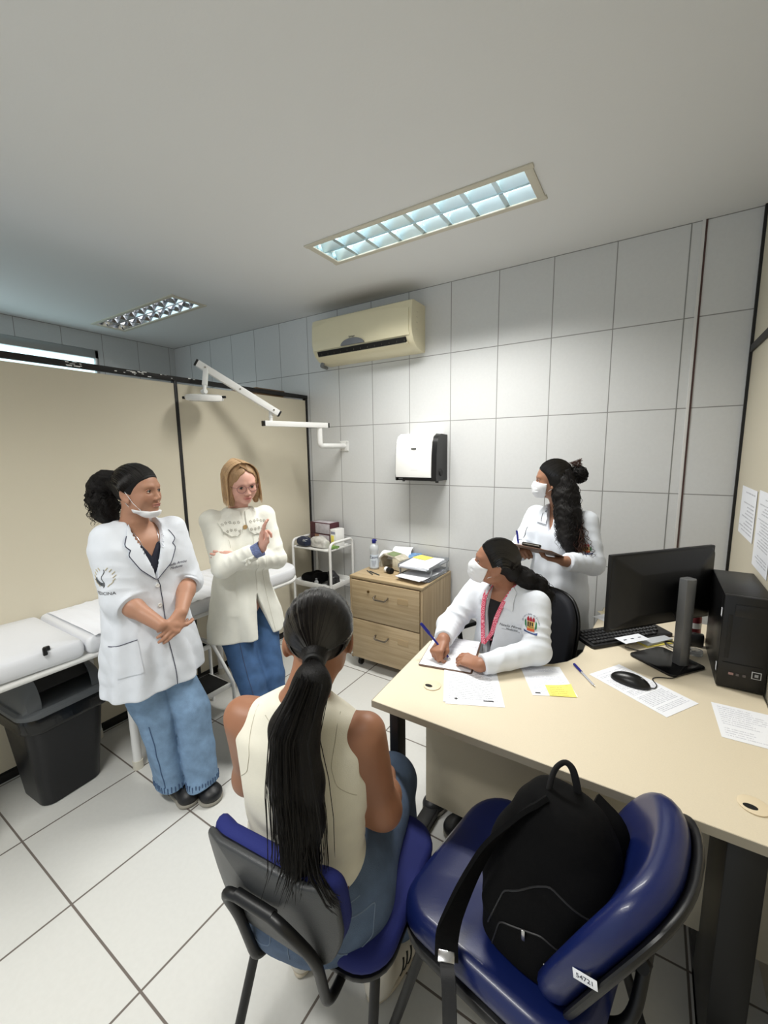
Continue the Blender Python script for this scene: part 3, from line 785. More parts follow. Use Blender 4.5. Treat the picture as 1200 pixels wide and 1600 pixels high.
for k in range(9):
    a = radians(28 + 124 * k / 8); R_.append([mb @ Vector((.150 * cos(a) + 0, y, .486 + .150 * sin(a) ** .8 - .003)) for y in (-.099, .099)] + [mb @ Vector((.146 * cos(a), y, .482 + .150 * sin(a) ** .8 - .006)) for y in (.099, -.099)])
rings(bm, R_); obj('swing_flap', bm, M['black'], bn)

# ------------------------------------------------------------------ visitor chair 1 (under the seated visitor)
def pad_m(c, right, upv):
    r_ = Vector(right).normalized(); u_ = Vector(upv); u_ = (u_ - r_ * u_.dot(r_)).normalized(); n_ = r_.cross(u_)
    m = Matrix((r_, u_, n_)).transposed().to_4x4(); return Matrix.Translation(c) @ m     # local +Z = right x up (back side)
def side_chair():
    t = thing('visitor_chair', 'blue and black visitor chair the ponytailed visitor sits on', 'chair', (-.58, .78, 0))
    F = Vector((-.12, .992, 0)).normalized(); Rr = Vector((F.y, -F.x, 0)); O = Vector((-.650, .80, 0))
    W_ = lambda a, b, z: O + Rr * a + F * b + Vector((0, 0, z))
    mS = Matrix((Rr, F, Vector((0, 0, 1)))).transposed().to_4x4(); mS = Matrix.Translation(O + Vector((0, 0, .415))) @ mS
    so = rrect(.415, .42, .09, 7)
    bm = BM(); pillow(bm, so, .048, mS, .02, .008); obj('seat', bm, M['bluefabric'], t)
    bm = BM(); prism(bm, rrect(.41, .415, .09, 7), -.014, .0, mS, .003); obj('seat_shell', bm, M['blackplastic'], t)
    # backrest: padded blue front, black plastic shell behind
    cB = Vector((-.636, .506, .634)); rB = Vector((.992, .10, 0)); uB = Vector((-.02, -.18, 1))
    mB = pad_m(cB, rB, uB)
    oc = [(-.178, .09), (-.15, .12), (.15, .12), (.178, .09), (.178, -.03), (.140, -.12), (-.140, -.12), (-.178, -.03)]
    oc = [(p.x, p.y) for p in fillet([Vector((x, y, 0)) for x, y in oc], .035, 4, closed=True)]
    curv = lambda x, y: -1.1 * x * x
    bm = BM(); pillow(bm, oc, .040, mB @ Matrix.Rotation(pi, 4, 'Y'), .018, .006, curve=lambda x, y: 1.1 * x * x); obj('backrest', bm, M['bluefabric'], t)
    bm = BM(); pillow(bm, oc, .016, mB, .006, -.002, curve=curv); obj('backrest_shell', bm, M['greyshell'], t)
    bm = BM()
    z0 = .40
    for s in (-1, 1):
        top = mB @ Vector((s * .075, .02, .030)); 
        tube(bm, fillet([mB @ Vector((s * .03, .035, .028)), mB @ Vector((s * .085, .035, .034)), W_(s * .105, -.295, .56), W_(s * .10, -.255, .385), W_(s * .10, -.15, .388)], .045, 6), .0115, 12)
    cyl(bm, mB @ Vector((-.05, .035, .028)), mB @ Vector((.05, .035, .028)), .013)
    obj('backrest_bracket', bm, M['blackmetal'], t)
    for s in (-1, 1):
        bm = BM(); tube(bm, fillet([W_(s * .20, -.285, 0), W_(s * .165, -.15, .395), W_(s * .05, -.13, .398)], .03, 5), .0125, 12); obj('leg', bm, M['blackmetal'], t)
        bm = BM(); tube(bm, fillet([W_(s * .215, .24, 0), W_(s * .185, .12, .395), W_(s * .05, .11, .398)], .03, 5), .0125, 12); obj('leg', bm, M['blackmetal'], t)
    return t
M['greyshell'] = mat('grey_black_shell', S(56, 58, 60), .42, bump=.3, bscale=420)
side_chair()
# ------------------------------------------------------------------ visitor chair 2 (with the backpack)
def vinyl_chair():
    t = thing('visitor_chair', 'wide blue vinyl padded visitor chair holding the black backpack', 'chair', (-.2, .95, 0))
    F = Vector((-.985, .17, 0)).normalized(); Rr = Vector((F.y, -F.x, 0)); O = Vector((-.215, .955, 0))
    W_ = lambda a, b, z: O + Rr * a + F * b + Vector((0, 0, z))
    mS = Matrix.Translation(O + Vector((0, 0, .405))) @ Matrix((Rr, F, Vector((0, 0, 1)))).transposed().to_4x4()
    so = rrect(.49, .475, .11, 8)
    bm = BM(); pillow(bm, so, .075, mS, .034, -.004, n=8, curve=lambda x, y: .018 * (x / .24) ** 2 - .02 * max(0, (y / .23)) ** 3); obj('seat', bm, M['bluevinyl'], t)
    bm = BM(); prism(bm, rrect(.475, .46, .10, 7), -.022, .006, mS, .005); obj('seat_shell', bm, M['blackplastic'], t)
    cB = Vector((.042, .892, .638)); rB = Rr; uB = Vector((.40, -.03, .90))
    mB = pad_m(cB, rB, uB)
    def ob(g):
        return [(p.x, p.y) for p in fillet([Vector((x * g, y * g, 0)) for x, y in ((-.212, .08), (-.14, .200), (.14, .200), (.212, .08), (.200, -.14), (.15, -.185), (-.15, -.185), (-.200, -.14))], .11, 7, closed=True)]
    sg = (mB.to_3x3() @ Vector((0, 0, 1))).dot(F)
    flip = I() if sg > 0 else Matrix.Rotation(pi, 4, 'Y')
    bm = BM(); pillow(bm, ob(1), .065, mB @ flip, .032, -.006, n=8, curve=lambda x, y: 1.0 * x * x); obj('backrest', bm, M['bluevinyl'], t)
    bm = BM(); pillow(bm, ob(.985), .018, mB @ flip @ Matrix.Rotation(pi, 4, 'Y'), .014, .004, curve=lambda x, y: -1.0 * x * x); sh = obj('backrest_shell', bm, M['blackplastic'], t)
    bm = BM()
    for s in (-1, 1):
        tube(bm, fillet([(mB @ flip) @ Vector((s * .07, -.02, -.03)), W_(s * .07, -.275, .44), W_(s * .07, -.22, .375), W_(s * .07, -.05, .378)], .05, 6), .0125, 12)
    obj('backrest_bracket', bm, M['blackmetal'], t)
    for s in (-1, 1):
        for bb, tb in ((-.27, -.16), (.25, .15)):
            bm = BM(); tube(bm, fillet([W_(s * .235, bb, 0), W_(s * .195, tb, .385), W_(s * .05, tb * .9, .388)], .03, 5), .0125, 12); obj('leg', bm, M['blackmetal'], t)
    bm = BM(); box(bm, (0, 0, 0), (.040, .0012, .020), .0003, m=Matrix.Translation((-.038, .6955, .668)) @ RZ(radians(-6)) @ RY(radians(-8))); tg = obj('inventory_tag', bm, M['paper'], t, label='torn white inventory tag')
    bm = BM(); text(bm, '54721', .012, Matrix.Translation((-.0382, .6945, .668)) @ RZ(radians(-6)) @ RY(radians(-8)) @ RX(pi / 2), .0002); obj('tag_lettering', bm, M['ink'], tg)
    return t, mB, flip, W_
vc, vmB, vflip, vW = vinyl_chair()
# ------------------------------------------------------------------ black office chair of the seated student
oc = thing('office_chair', 'black upholstered office armchair behind the desk', 'office chair', (-.42, 1.95, 0))
F = Vector((-.45, -.89, 0)).normalized(); Rr = Vector((F.y, -F.x, 0)); O = Vector((-.545, 1.905, 0))
oW = lambda a, b, z: O + Rr * a + F * b + Vector((0, 0, z))
mS = Matrix.Translation(O + Vector((0, 0, .42))) @ Matrix((Rr, F, Vector((0, 0, 1)))).transposed().to_4x4()
bm = BM(); pillow(bm, rrect(.47, .45, .1, 7), .06, mS, .028, .005); obj('seat', bm, M['navyfabric'], oc)
mB = pad_m(oW(-.07, -.205, .725), Rr, Vector((-F.x * .12, -F.y * .12, 1)))
flip = I() if (mB.to_3x3() @ Vector((0, 0, 1))).dot(F) > 0 else Matrix.Rotation(pi, 4, 'Y')
ob_ = [(p.x, p.y) for p in fillet([Vector((x, y, 0)) for x, y in ((-.205, .11), (-.13, .205), (.13, .205), (.205, .11), (.19, -.2), (-.19, -.2))], .09, 6, closed=True)]
bm = BM(); pillow(bm, ob_, .05, mB @ flip, .024, .004, curve=lambda x, y: .9 * x * x); obj('backrest', bm, M['navyfabric'], oc)
bm = BM(); pillow(bm, ob_, .02, mB @ flip @ Matrix.Rotation(pi, 4, 'Y'), .01, .002, curve=lambda x, y: -.9 * x * x); obj('backrest_shell', bm, M['blackplastic'], oc)
bm = BM(); tube(bm, fillet([mB @ flip @ Vector((0, -.05, -.02)), oW(-.07, -.30, .5), oW(0, -.2, .40), oW(0, 0, .40)], .05, 6), .02, 12, flat=.5); obj('back_bar', bm, M['blackmetal'], oc)
for s in (-1, 1):
    bm = BM(); tube(bm, fillet([oW(s * .15, .0, .41), oW(s * .275, .0, .42), oW(s * .285, .03, .64)], .04, 5), .014, 10); a_ = obj('armrest_support', bm, M['blackplastic'], oc)
    bm = BM(); box(bm, (0, 0, 0), (.055, .25, .028), .01, m=Matrix.Translation(oW(s * .285, .05, .655)) @ mS.to_3x3().to_4x4()); obj('armrest', bm, M['blackplastic'], oc)
bm = BM(); cyl(bm, oW(0, 0, .09), oW(0, 0, .42), .026); obj('gas_column', bm, M['blackmetal'], oc)
for k in range(5):
    a = radians(20 + 72 * k); e = O + Vector((cos(a) * .29, sin(a) * .29, .07))
    bm = BM(); tube(bm, [O + Vector((0, 0, .11)), e], [.028, .016], 10, flat=.7); b_ = obj('base_arm', bm, M['blackplastic'], oc)
    bm = BM(); cyl(bm, e + Vector((-.018, 0, -.042)), e + Vector((.018, 0, -.042)), .028); obj('castor', bm, M['blackplastic'], b_)
# ================================================================== SCULPTING: smooth distance fields turned into meshes
def V3(*a): return np.array(a, np.float64)
def unit(v): v = np.asarray(v, float); return v / (np.linalg.norm(v) + 1e-12)

def wob(P, s, seed=0.0):
    """cheap smooth pseudo-noise in -1..1"""
    x, y, z = P[:, 0] * s + seed, P[:, 1] * s + seed * 1.7, P[:, 2] * s - seed * .9
    return (np.sin(x + 1.9 * np.sin(.7 * y + .4 * z)) * np.cos(.9 * y + 1.3 * np.sin(.8 * z)) + np.sin(1.7 * z + np.cos(1.3 * x) + .5 * y) * .6) / 1.6

class Field:
    def __init__(s): s.ops = []
    def cone(s, a, b, ra, rb, k=.02, op=1, disp=None, flat=None):
        s.ops.append(('c', V3(*a), V3(*b), ra, rb, k, op, disp, flat)); return s
    def chain(s, pts, rs, k=.02, k2=None, disp=None, flat=None):
        for i in range(len(pts) - 1): s.cone(pts[i], pts[i + 1], rs[i], rs[i + 1], k if i == 0 else (k2 or k), 1, disp, flat)
        return s
    def ell(s, c, r, R=None, k=.02, op=1):
        s.ops.append(('e', V3(*c), V3(*r), np.eye(3) if R is None else np.asarray(R), 0, k, op, None, None)); return s
    def loft(s, st, side, k=.02, op=1, fold=None, n=2.0, kcap=.008, cut=None):
        """st: list of (centre, half width along side, half depth); cross-sections are super-ellipses"""
        C = np.array([q[0] for q in st], float); A = unit(C[-1] - C[0]); S_ = unit(np.asarray(side, float) - A * np.dot(side, A)); F_ = np.cross(A, S_)
        t = (C - C[0]) @ A; tt = np.linspace(0, t[-1], 60)
        def sp(v):   # smooth interpolation through the stations
            out = np.interp(tt, t, v)
            for _ in range(3): out[1:-1] = (out[:-2] + 2 * out[1:-1] + out[2:]) / 4
            return out
        cu = sp((C - C[0]) @ S_); cv = sp((C - C[0]) @ F_); ru = sp([q[1] for q in st]); rv = sp([q[2] for q in st])
        s.ops.append(('l', C[0], A, S_, F_, k, op, fold, (tt, cu, cv, ru, rv, n, kcap, cut))); return s
    def fn(s, f, k=.01, op=1): s.ops.append(('f', f, None, None, None, k, op, None, None)); return s
    def __call__(s, P):
        P = P.astype(np.float64); d = None
        for o in s.ops:
            ty = o[0]
            if ty == 'c':
                _, a, b, ra, rb, k, op, disp, flat = o
                ba = b - a; q = P - a
                if flat is not None:      # flatten across a direction: (dir, factor)
                    fd = unit(flat[0]); comp = q @ fd - np.clip((q @ ba) / (ba @ ba), 0, 1) * (ba @ fd)
                    q = q + np.outer(comp * (1 / flat[1] - 1), fd)
                t = np.clip((q @ ba) / (ba @ ba), 0, 1)
                di = np.linalg.norm(q - np.outer(t, ba), axis=1) - (ra + (rb - ra) * t)
                if disp is not None: di = di - disp(P, t)
            elif ty == 'e':
                _, c, r, R, _, k, op, _, _ = o
                q = (P - c) @ R; k0 = np.linalg.norm(q / r, axis=1); k1 = np.linalg.norm(q / (r * r), axis=1)
                di = k0 * (k0 - 1) / (k1 + 1e-9)
            elif ty == 'l':
                _, c0, A, S_, F_, k, op, fold, (tt, cu, cv, ru, rv, n, kcap, cut) = o
                q = P - c0; t = q @ A; tc = np.clip(t, 0, tt[-1])
                u = q @ S_ - np.interp(tc, tt, cu); v = q @ F_ - np.interp(tc, tt, cv); RU = np.interp(tc, tt, ru); RV = np.interp(tc, tt, rv)
                if n == 2.0: k0 = np.sqrt((u / RU) ** 2 + (v / RV) ** 2)
                else: k0 = ((np.abs(u) / RU) ** n + (np.abs(v) / RV) ** n) ** (1 / n)
                k1 = np.sqrt((u / RU ** 2) ** 2 + (v / RV ** 2) ** 2)
                di = k0 * (k0 - 1) / (k1 + 1e-6)
                di = np.where(k0 < .3, -np.minimum(RU, RV) * (1 - k0), di)
                if fold is not None: di = di - fold(np.arctan2(v, u), tc / tt[-1], P)
                e = np.maximum(t - tt[-1], -t)
                h = np.maximum(kcap - np.abs(di - e), 0) / kcap
                di = np.maximum(di, e) + h * h * kcap / 4
            else: di = o[1](P); k, op = o[5], o[6]
            if d is None: d = di; continue
            if op == 1:
                h = np.maximum(k - np.abs(d - di), 0) / k; d = np.minimum(d, di) - h * h * k / 4
            elif op == -1:
                di = -di; h = np.maximum(k - np.abs(d - di), 0) / k; d = np.maximum(d, di) + h * h * k / 4
            else:
                h = np.maximum(k - np.abs(d - di), 0) / k; d = np.maximum(d, di) + h * h * k / 4
        return d

def axis_pts(lo, hi, h, fine=None):
    """grid coordinates; fine = list of (lo, hi, step) where the spacing is smaller"""
    out = [lo]; x = lo
    while x < hi:
        st = h
        for f in fine or ():
            if f[0] - h * .5 <= x <= f[1]: st = min(st, f[2])
        x += st; out.append(x)
    return np.array(out)

def polygonise(F, lo, hi, h, fine=(None, None, None)):
    ax = [axis_pts(lo[i], hi[i], h, fine[i]) for i in range(3)]
    B = 4
    for i in range(3):
        n = len(ax[i]); m = (-n) % B
        if m: ax[i] = np.concatenate([ax[i], ax[i][-1] + h * np.arange(1, m + 1)])
    n = [len(a) for a in ax]; nb = [q // B for q in n]
    ctr = [(a.reshape(-1, B)[:, 1] + a.reshape(-1, B)[:, 2]) / 2 for a in ax]
    hs = [np.ptp(a.reshape(-1, B), axis=1) * (B / (B - 1)) / 2 for a in ax]
    g = np.stack(np.meshgrid(*ctr, indexing='ij'), -1).reshape(-1, 3)
    hd = np.stack(np.meshgrid(*hs, indexing='ij'), -1).reshape(-1, 3)
    dc = F(g); near = np.abs(dc) < np.linalg.norm(hd, axis=1) * 1.75 + .004
    D = np.where(dc > 0, 1.0, -1.0).astype(np.float32).reshape(nb)
    D = D.repeat(B, 0).repeat(B, 1).repeat(B, 2)
    ids = np.argwhere(near.reshape(nb))
    off = np.stack(np.meshgrid(*[np.arange(B)] * 3, indexing='ij'), -1).reshape(-1, 3)
    for s in range(0, len(ids), 6000):
        I_ = (ids[s:s + 6000, None, :] * B + off[None]).reshape(-1, 3)
        P = np.stack([ax[i][I_[:, i]] for i in range(3)], -1)
        D[I_[:, 0], I_[:, 1], I_[:, 2]] = F(P)
    neg = D < 0
    c = np.zeros([q - 1 for q in n], np.int8)
    corner = [(i, j, k) for i in (0, 1) for j in (0, 1) for k in (0, 1)]
    for i, j, k in corner: c += neg[i:n[0] - 1 + i, j:n[1] - 1 + j, k:n[2] - 1 + k]
    cells = np.argwhere((c > 0) & (c < 8))
    idx = -np.ones(c.shape, np.int32); idx[cells[:, 0], cells[:, 1], cells[:, 2]] = np.arange(len(cells))
    cv = np.stack([D[cells[:, 0] + i, cells[:, 1] + j, cells[:, 2] + k] for i, j, k in corner], 1)
    cp = np.stack([np.stack([ax[0][cells[:, 0] + i], ax[1][cells[:, 1] + j], ax[2][cells[:, 2] + k]], -1) for i, j, k in corner], 1)
    acc = np.zeros((len(cells), 3)); cnt = np.zeros(len(cells))
    for a in range(8):
        for b in range(a + 1, 8):
            if sum(abs(corner[a][q] - corner[b][q]) for q in range(3)) != 1: continue
            m = (cv[:, a] < 0) != (cv[:, b] < 0)
            t = cv[m, a] / (cv[m, a] - cv[m, b] + 1e-12)
            acc[m] += cp[m, a] + (cp[m, b] - cp[m, a]) * t[:, None]; cnt[m] += 1
    V = acc / cnt[:, None]
    Q = []
    for A in range(3):
        s0 = [slice(None)] * 3; s1 = [slice(None)] * 3; s0[A] = slice(0, -1); s1[A] = slice(1, None)
        e = neg[tuple(s0)] != neg[tuple(s1)]
        E = np.argwhere(e); o1, o2 = [(1, 2), (2, 0), (0, 1)][A]
        ok = (E[:, o1] > 0) & (E[:, o2] > 0) & (E[:, o1] < n[o1] - 1) & (E[:, o2] < n[o2] - 1); E = E[ok]
        def cell(d1, d2):
            C_ = E.copy(); C_[:, o1] -= d1; C_[:, o2] -= d2; return idx[C_[:, 0], C_[:, 1], C_[:, 2]]
        q = np.stack([cell(1, 1), cell(0, 1), cell(0, 0), cell(1, 0)], 1)
        fl = ~neg[E[:, 0], E[:, 1], E[:, 2]]; q[fl] = q[fl][:, ::-1]
        Q.append(q[(q >= 0).all(1)])
    return V, np.concatenate(Q)

def np_mesh(name, V, Q, col=None, smooth_it=1):
    for _ in range(smooth_it):      # one light pass evens out the stepping
        S_ = np.zeros_like(V); N_ = np.zeros(len(V))
        for a, b in ((0, 1), (1, 2), (2, 3), (3, 0)):
            np.add.at(S_, Q[:, a], V[Q[:, b]]); np.add.at(N_, Q[:, a], 1)
        V = V * .5 + (S_ / np.maximum(N_, 1)[:, None]) * .5
    me = bpy.data.meshes.new(name)
    me.vertices.add(len(V)); me.vertices.foreach_set('co', V.astype(np.float32).ravel())
    me.loops.add(len(Q) * 4); me.loops.foreach_set('vertex_index', Q.astype(np.int32).ravel())
    me.polygons.add(len(Q)); me.polygons.foreach_set('loop_start', np.arange(0, len(Q) * 4, 4, dtype=np.int32))
    me.update(calc_edges=True)
    if col is not None:
        at = me.color_attributes.new('Col', 'FLOAT_COLOR', 'POINT')
        c = np.ones((len(V), 4), np.float32); c[:, :3] = col(V); at.data.foreach_set('color', c.ravel())
    me.shade_smooth()
    return me

def sculpt(name, F, lo, hi, h, material, parent, fine=(None, None, None), col=None, label=None, smooth_it=1, keep=None):
    V, Q = polygonise(F, lo, hi, h, fine)
    if keep is not None:
        m = keep(V); Q = Q[m[Q].all(1)]; u = np.unique(Q); r_ = -np.ones(len(V), int); r_[u] = np.arange(len(u)); V = V[u]; Q = r_[Q]
    me = np_mesh(name, V, Q, col, smooth_it)
    bv = BVHTree.FromPolygons([tuple(v) for v in V], [tuple(q) for q in Q]) if len(Q) < 900000 else None
    o = obj(name, me, material, parent, smooth=0, label=label)
    return o, bv

# ---------------------------------------------------------------- projecting flat cut-outs (text, piping, pockets) on a surface
def drape_pts(bv, pts, d, off, back=.5):
    d = Vector(d).normalized(); out = []
    last = None
    for p in pts:
        p = Vector(p); hit = bv.ray_cast(p - d * back, d, 2.0)
        if hit[0] is not None: q = hit[0] + (hit[1] if hit[1].dot(d) < 0 else -hit[1]) * off; last = q
        else: q = p if last is None else Vector(last)
        out.append(q)
    return out

def drape_line(bm, bv, pts, d, r=.0016, off=.0006, step=.008, flat=1.0):
    P = [Vector(p) for p in pts]; S_ = [P[0]]; d = Vector(d).normalized()
    for a, b in zip(P, P[1:]):
        n = max(1, int((b - a).length / step)); S_ += [a.lerp(b, (k + 1) / n) for k in range(n)]
    Q = []
    for p in S_:
        h_ = bv.ray_cast(p - d * .5, d, 2.0)
        if h_[0] is not None and (not Q or (h_[0] - Q[-1]).length < .05): Q.append(h_[0] + (h_[1] if h_[1].dot(d) < 0 else -h_[1]) * off)
    if len(Q) < 2: return
    Q = [Q[0]] + [(Q[i - 1] + Q[i] * 2 + Q[i + 1]) / 4 for i in range(1, len(Q) - 1)] + [Q[-1]]
    tube(bm, Q, r, 6, flat=flat)

def drape_patch(bm, bv, poly, d, off=.002, th=.0015, cuts=5, relax=2, maxjump=.05):
    """flat polygon (world points, roughly in front of the surface) laid on the surface along d, with thickness"""
    t = bmesh.new(); vs = [t.verts.new(Vector(p)) for p in poly]; t.faces.new(vs)
    bmesh.ops.triangulate(t, faces=t.faces[:])
    for _ in range(cuts):
        L_ = [e for e in t.edges if e.calc_length() > .009]
        if not L_: break
        bmesh.ops.subdivide_edges(t, edges=L_, cuts=1); bmesh.ops.triangulate(t, faces=[f for f in t.faces if len(f.verts) > 3])
    dv = Vector(d).normalized()
    bad = []; dep = {}
    for v in t.verts:
        h_ = bv.ray_cast(v.co - dv * .5, dv, 2.0)
        if h_[0] is None: bad.append(v)
        else: dep[v] = (h_[0] - v.co).dot(dv); v.co = h_[0] + (h_[1] if h_[1].dot(dv) < 0 else -h_[1]) * off
    if dep:
        md = sorted(dep.values())[len(dep) // 2]; bad += [v for v, q in dep.items() if abs(q - md) > maxjump]
    if bad: bmesh.ops.delete(t, geom=bad, context='VERTS')
    lf = [f for f in t.faces if max(e.calc_length() for e in f.edges) > .028]
    if lf: bmesh.ops.delete(t, geom=lf, context='FACES')
    sp_ = [v for v in t.verts if not v.link_faces]
    if sp_: bmesh.ops.delete(t, geom=sp_, context='VERTS')
    if not t.faces: t.free(); return
    for _ in range(relax):
        new = {}
        for v in t.verts:
            if v.is_boundary: new[v] = v.co.copy(); continue
            s_ = Vector((0, 0, 0)); 
            for e in v.link_edges: s_ += e.other_vert(v).co
            new[v] = v.co * .5 + s_ / len(v.link_edges) * .5
        for v, c in new.items(): v.co = c
    bmesh.ops.recalc_face_normals(t, faces=t.faces[:])
    if sum(f.normal.dot(dv) for f in t.faces) > 0: bmesh.ops.reverse_faces(t, faces=t.faces[:])
    t.normal_update()
    up_, dn_ = {}, {}
    for v in t.verts:
        n_ = (v.normal if v.normal.length > .5 else -dv) * .5 - dv * .5
        up_[v] = bm.verts.new(v.co + n_ * th); dn_[v] = bm.verts.new(v.co - n_ * th * .6)
    for f in t.faces:
        try: bm.faces.new([up_[v] for v in f.verts]); bm.faces.new([dn_[v] for v in reversed(f.verts)])
        except ValueError: pass
    for e in t.edges:
        if e.is_boundary:
            l = e.link_loops[0]; a, b = l.vert, l.link_loop_next.vert
            try: bm.faces.new((up_[b], up_[a], dn_[a], dn_[b]))
            except ValueError: pass
    t.free()

def drape_text(bm, bv, s, size, o, ex_, ez, d, off=.0008, shear=0.0, sx=1.0):
    me = text_mesh(s, size, 0.0, 'CENTER', shear); t = bmesh.new(); t.from_mesh(me); bpy.data.meshes.remove(me)
    o = Vector(o); ex_ = Vector(ex_).normalized(); ez = Vector(ez).normalized()
    for v in t.verts: v.co = drape_pts(bv, [o + ex_ * v.co.x * sx + ez * v.co.y], d, off)[0]
    merge(bm, t)

# ---------------------------------------------------------------- human pieces
def head_frame(a, p=0, r=0):
    a, p, r = radians(a), radians(p), radians(r)
    f = V3(cos(a) * cos(p), sin(a) * cos(p), sin(p)); rgt = V3(sin(a), -cos(a), 0); u = np.cross(rgt, f)
    rgt, u = cos(r) * rgt + sin(r) * u, -sin(r) * rgt + cos(r) * u
    return np.stack([rgt, f, u], 1)      # columns: right, forward, up

def add_head(F, O, R, s=.95, neck=None, nr=.050, chin=0.0):
    O = V3(*O)
    G = lambda x, y, z: O + R @ (V3(x, y, z) * s)
    E = lambda c, r, k=.02, op=1, RR=None: F.ell(G(*c), V3(*r) * s, R if RR is None else R @ RR, k * s, op)
    E((0, -.014, .030), (.072, .091, .080), .02)
    E((0, .020, .012), (.063, .064, .070), .03)
    E((0, .026, -.046), (.049, .051, .050), .03)
    E((0, .058, -.083), (.020, .019, .016), .03)
    for q in (-1, 1):
        E((q * .046, .010, -.058), (.010, .028, .024), .03)
        E((q * .034, .050, -.028), (.024, .023, .023), .025)
        F.cone(G(q * .040, .066, .020), G(q * .014, .079, .017), .009 * s, .009 * s, .014 * s)
    for q in (-1, 1): E((q * .030, .090, .000), (.016, .016, .010), .014, -1)
    for q in (-1, 1): E((q * .0305, .0655, -.001), (.0145, .0125, .0115), .004)
    F.cone(G(0, .079, .004), G(0, .0945, -.032), .0058 * s, .0088 * s, .012 * s)
    for q in (-1, 1): E((q * .0105, .088, -.036), (.0075, .010, .0065), .006)
    E((0, .0825, -.0580), (.023, .0085, .0050), .006); E((0, .0815, -.0665), (.019, .0090, .0055), .005)
    E((0, .092, -.0620), (.026, .007, .0012), .003, -1)
    E((0, .088, -.0755), (.016, .007, .004), .008, -1)
    for q in (-1, 1):
        RR = np.array(Matrix.Rotation(radians(q * 22), 3, 'Z') @ Matrix.Rotation(radians(12), 3, 'X'))
        E((q * .0745, -.008, -.010), (.0075, .0185, .031), .006, 1, RR)
        E((q * .0805, -.006, -.008), (.0045, .011, .021), .004, -1, RR)
        E((q * .0735, .002, -.036), (.006, .009, .010), .006)
    if neck is not None:
        F.cone(G(0, -.022, -.050), neck, nr * .98, nr * 1.06, .03)
    return G

def skin_col(G_inv, base, lip, extra=None, brow=None):
    """vertex colours for lips and a little warmth on cheeks and nose"""
    def f(V):
        c = np.tile(np.array(base[:3]), (len(V), 1))
        L = G_inv(V)
        m = np.exp(-(((L[:, 0]) / .021) ** 4 + ((L[:, 2] + .0622) / .0082) ** 4)) * (L[:, 1] > .07) * (np.abs(L[:, 2]) < .2)
        c = c * (1 - m[:, None]) + np.array(lip[:3]) * m[:, None]
        for q in (-1, 1):
            m = np.exp(-(((L[:, 0] - q * .040) / .02) ** 2 + ((L[:, 2] + .03) / .02) ** 2)) * (L[:, 1] > .03) * .18
            c = c * (1 - m[:, None]) + np.array(lip[:3]) * m[:, None]
        if extra is not None: c = extra(V, L, c)
        return c
    return f

def face_bits(O, R, s, parent, iris=S(60, 36, 22), brow=S(40, 26, 20), gaze=(0, 0), lids=.55, skinm=None, browt=.0022):
    O = V3(*O); G = lambda x, y, z: Vector(O + R @ (V3(x, y, z) * s))
    MR = Matrix([list(map(float, r)) for r in R]).to_4x4()
    for q in (-1, 1):
        bm = BM(); c = G(q * .0305, .0672, -.001)
        bmesh.ops.create_uvsphere(bm, u_segments=24, v_segments=16, radius=.0121 * s, matrix=Matrix.Translation(c) @ MR)
        ey = obj('eyeball', bm, EYEW, parent)
        g = Vector(R @ unit(V3(gaze[0], 1, gaze[1])))
        bm = BM(); u_ = g.orthogonal().normalized(); w_ = g.cross(u_)
        R_ = [[c + g * sqrt(max(0, .0124 ** 2 - r_ * r_)) * s + (u_ * cos(2 * pi * k / 18) + w_ * sin(2 * pi * k / 18)) * r_ * s for k in range(18)] for r_ in (.0062, .0045, .0025, .0003)]
        rings(bm, R_, cap=False); obj('iris', bm, mat('iris', iris, .15), ey)
        bm = BM()     # upper lid with lashes
        def arc(z0, bow, r0, y=.0005):
            P = []
            for k in range(11):
                t = k / 10 * 2 - 1; x = q * .0305 + t * .0140; z = z0 + bow * (1 - t * t)
                yy = .0672 + sqrt(max(0, .0126 ** 2 - (x - q * .0305) ** 2 * .85 - (z + .001) ** 2))
                P.append(G(x, yy + y, z))
            return P
        tube(bm, arc(-.0010, .0052, 0), [.0004, .0009, .0012, .0013, .0014, .0014, .0014, .0013, .0012, .0009, .0004], 6); obj('eyelashes', bm, HAIRB, parent)
        if skinm:
            bm = BM(); tube(bm, arc(.0002, .0080, 0, -.0010), [.0012] + [.0034] * 9 + [.0012], 8); tube(bm, arc(-.0026, -.0058, 0, -.0016), [.0008] + [.0026] * 9 + [.0008], 8)
            obj('eyelid', bm, skinm, parent)
        bm = BM(); P = []
        for k in range(11):
            t = k / 10; x = q * (.012 + .036 * t); z = .0175 + .0075 * sin(pi * min(1, t * 1.15) * .62) - .006 * max(0, t - .6)
            P.append(G(x, .0865 - .024 * t * t - .0035 * t, z))
        tube(bm, P, [browt * (.8 + .5 * sin(pi * min(1, k / 10 + .15))) * (1 - .6 * (k / 10) ** 3) for k in range(11)], 6, flat=.6); obj('eyebrow', bm, mat('brow', brow, .8), parent)
EYEW = mat('eye_white', S(205, 196, 188), .25)
HAIRB = mat('black_lashes', S(18, 14, 13), .5)

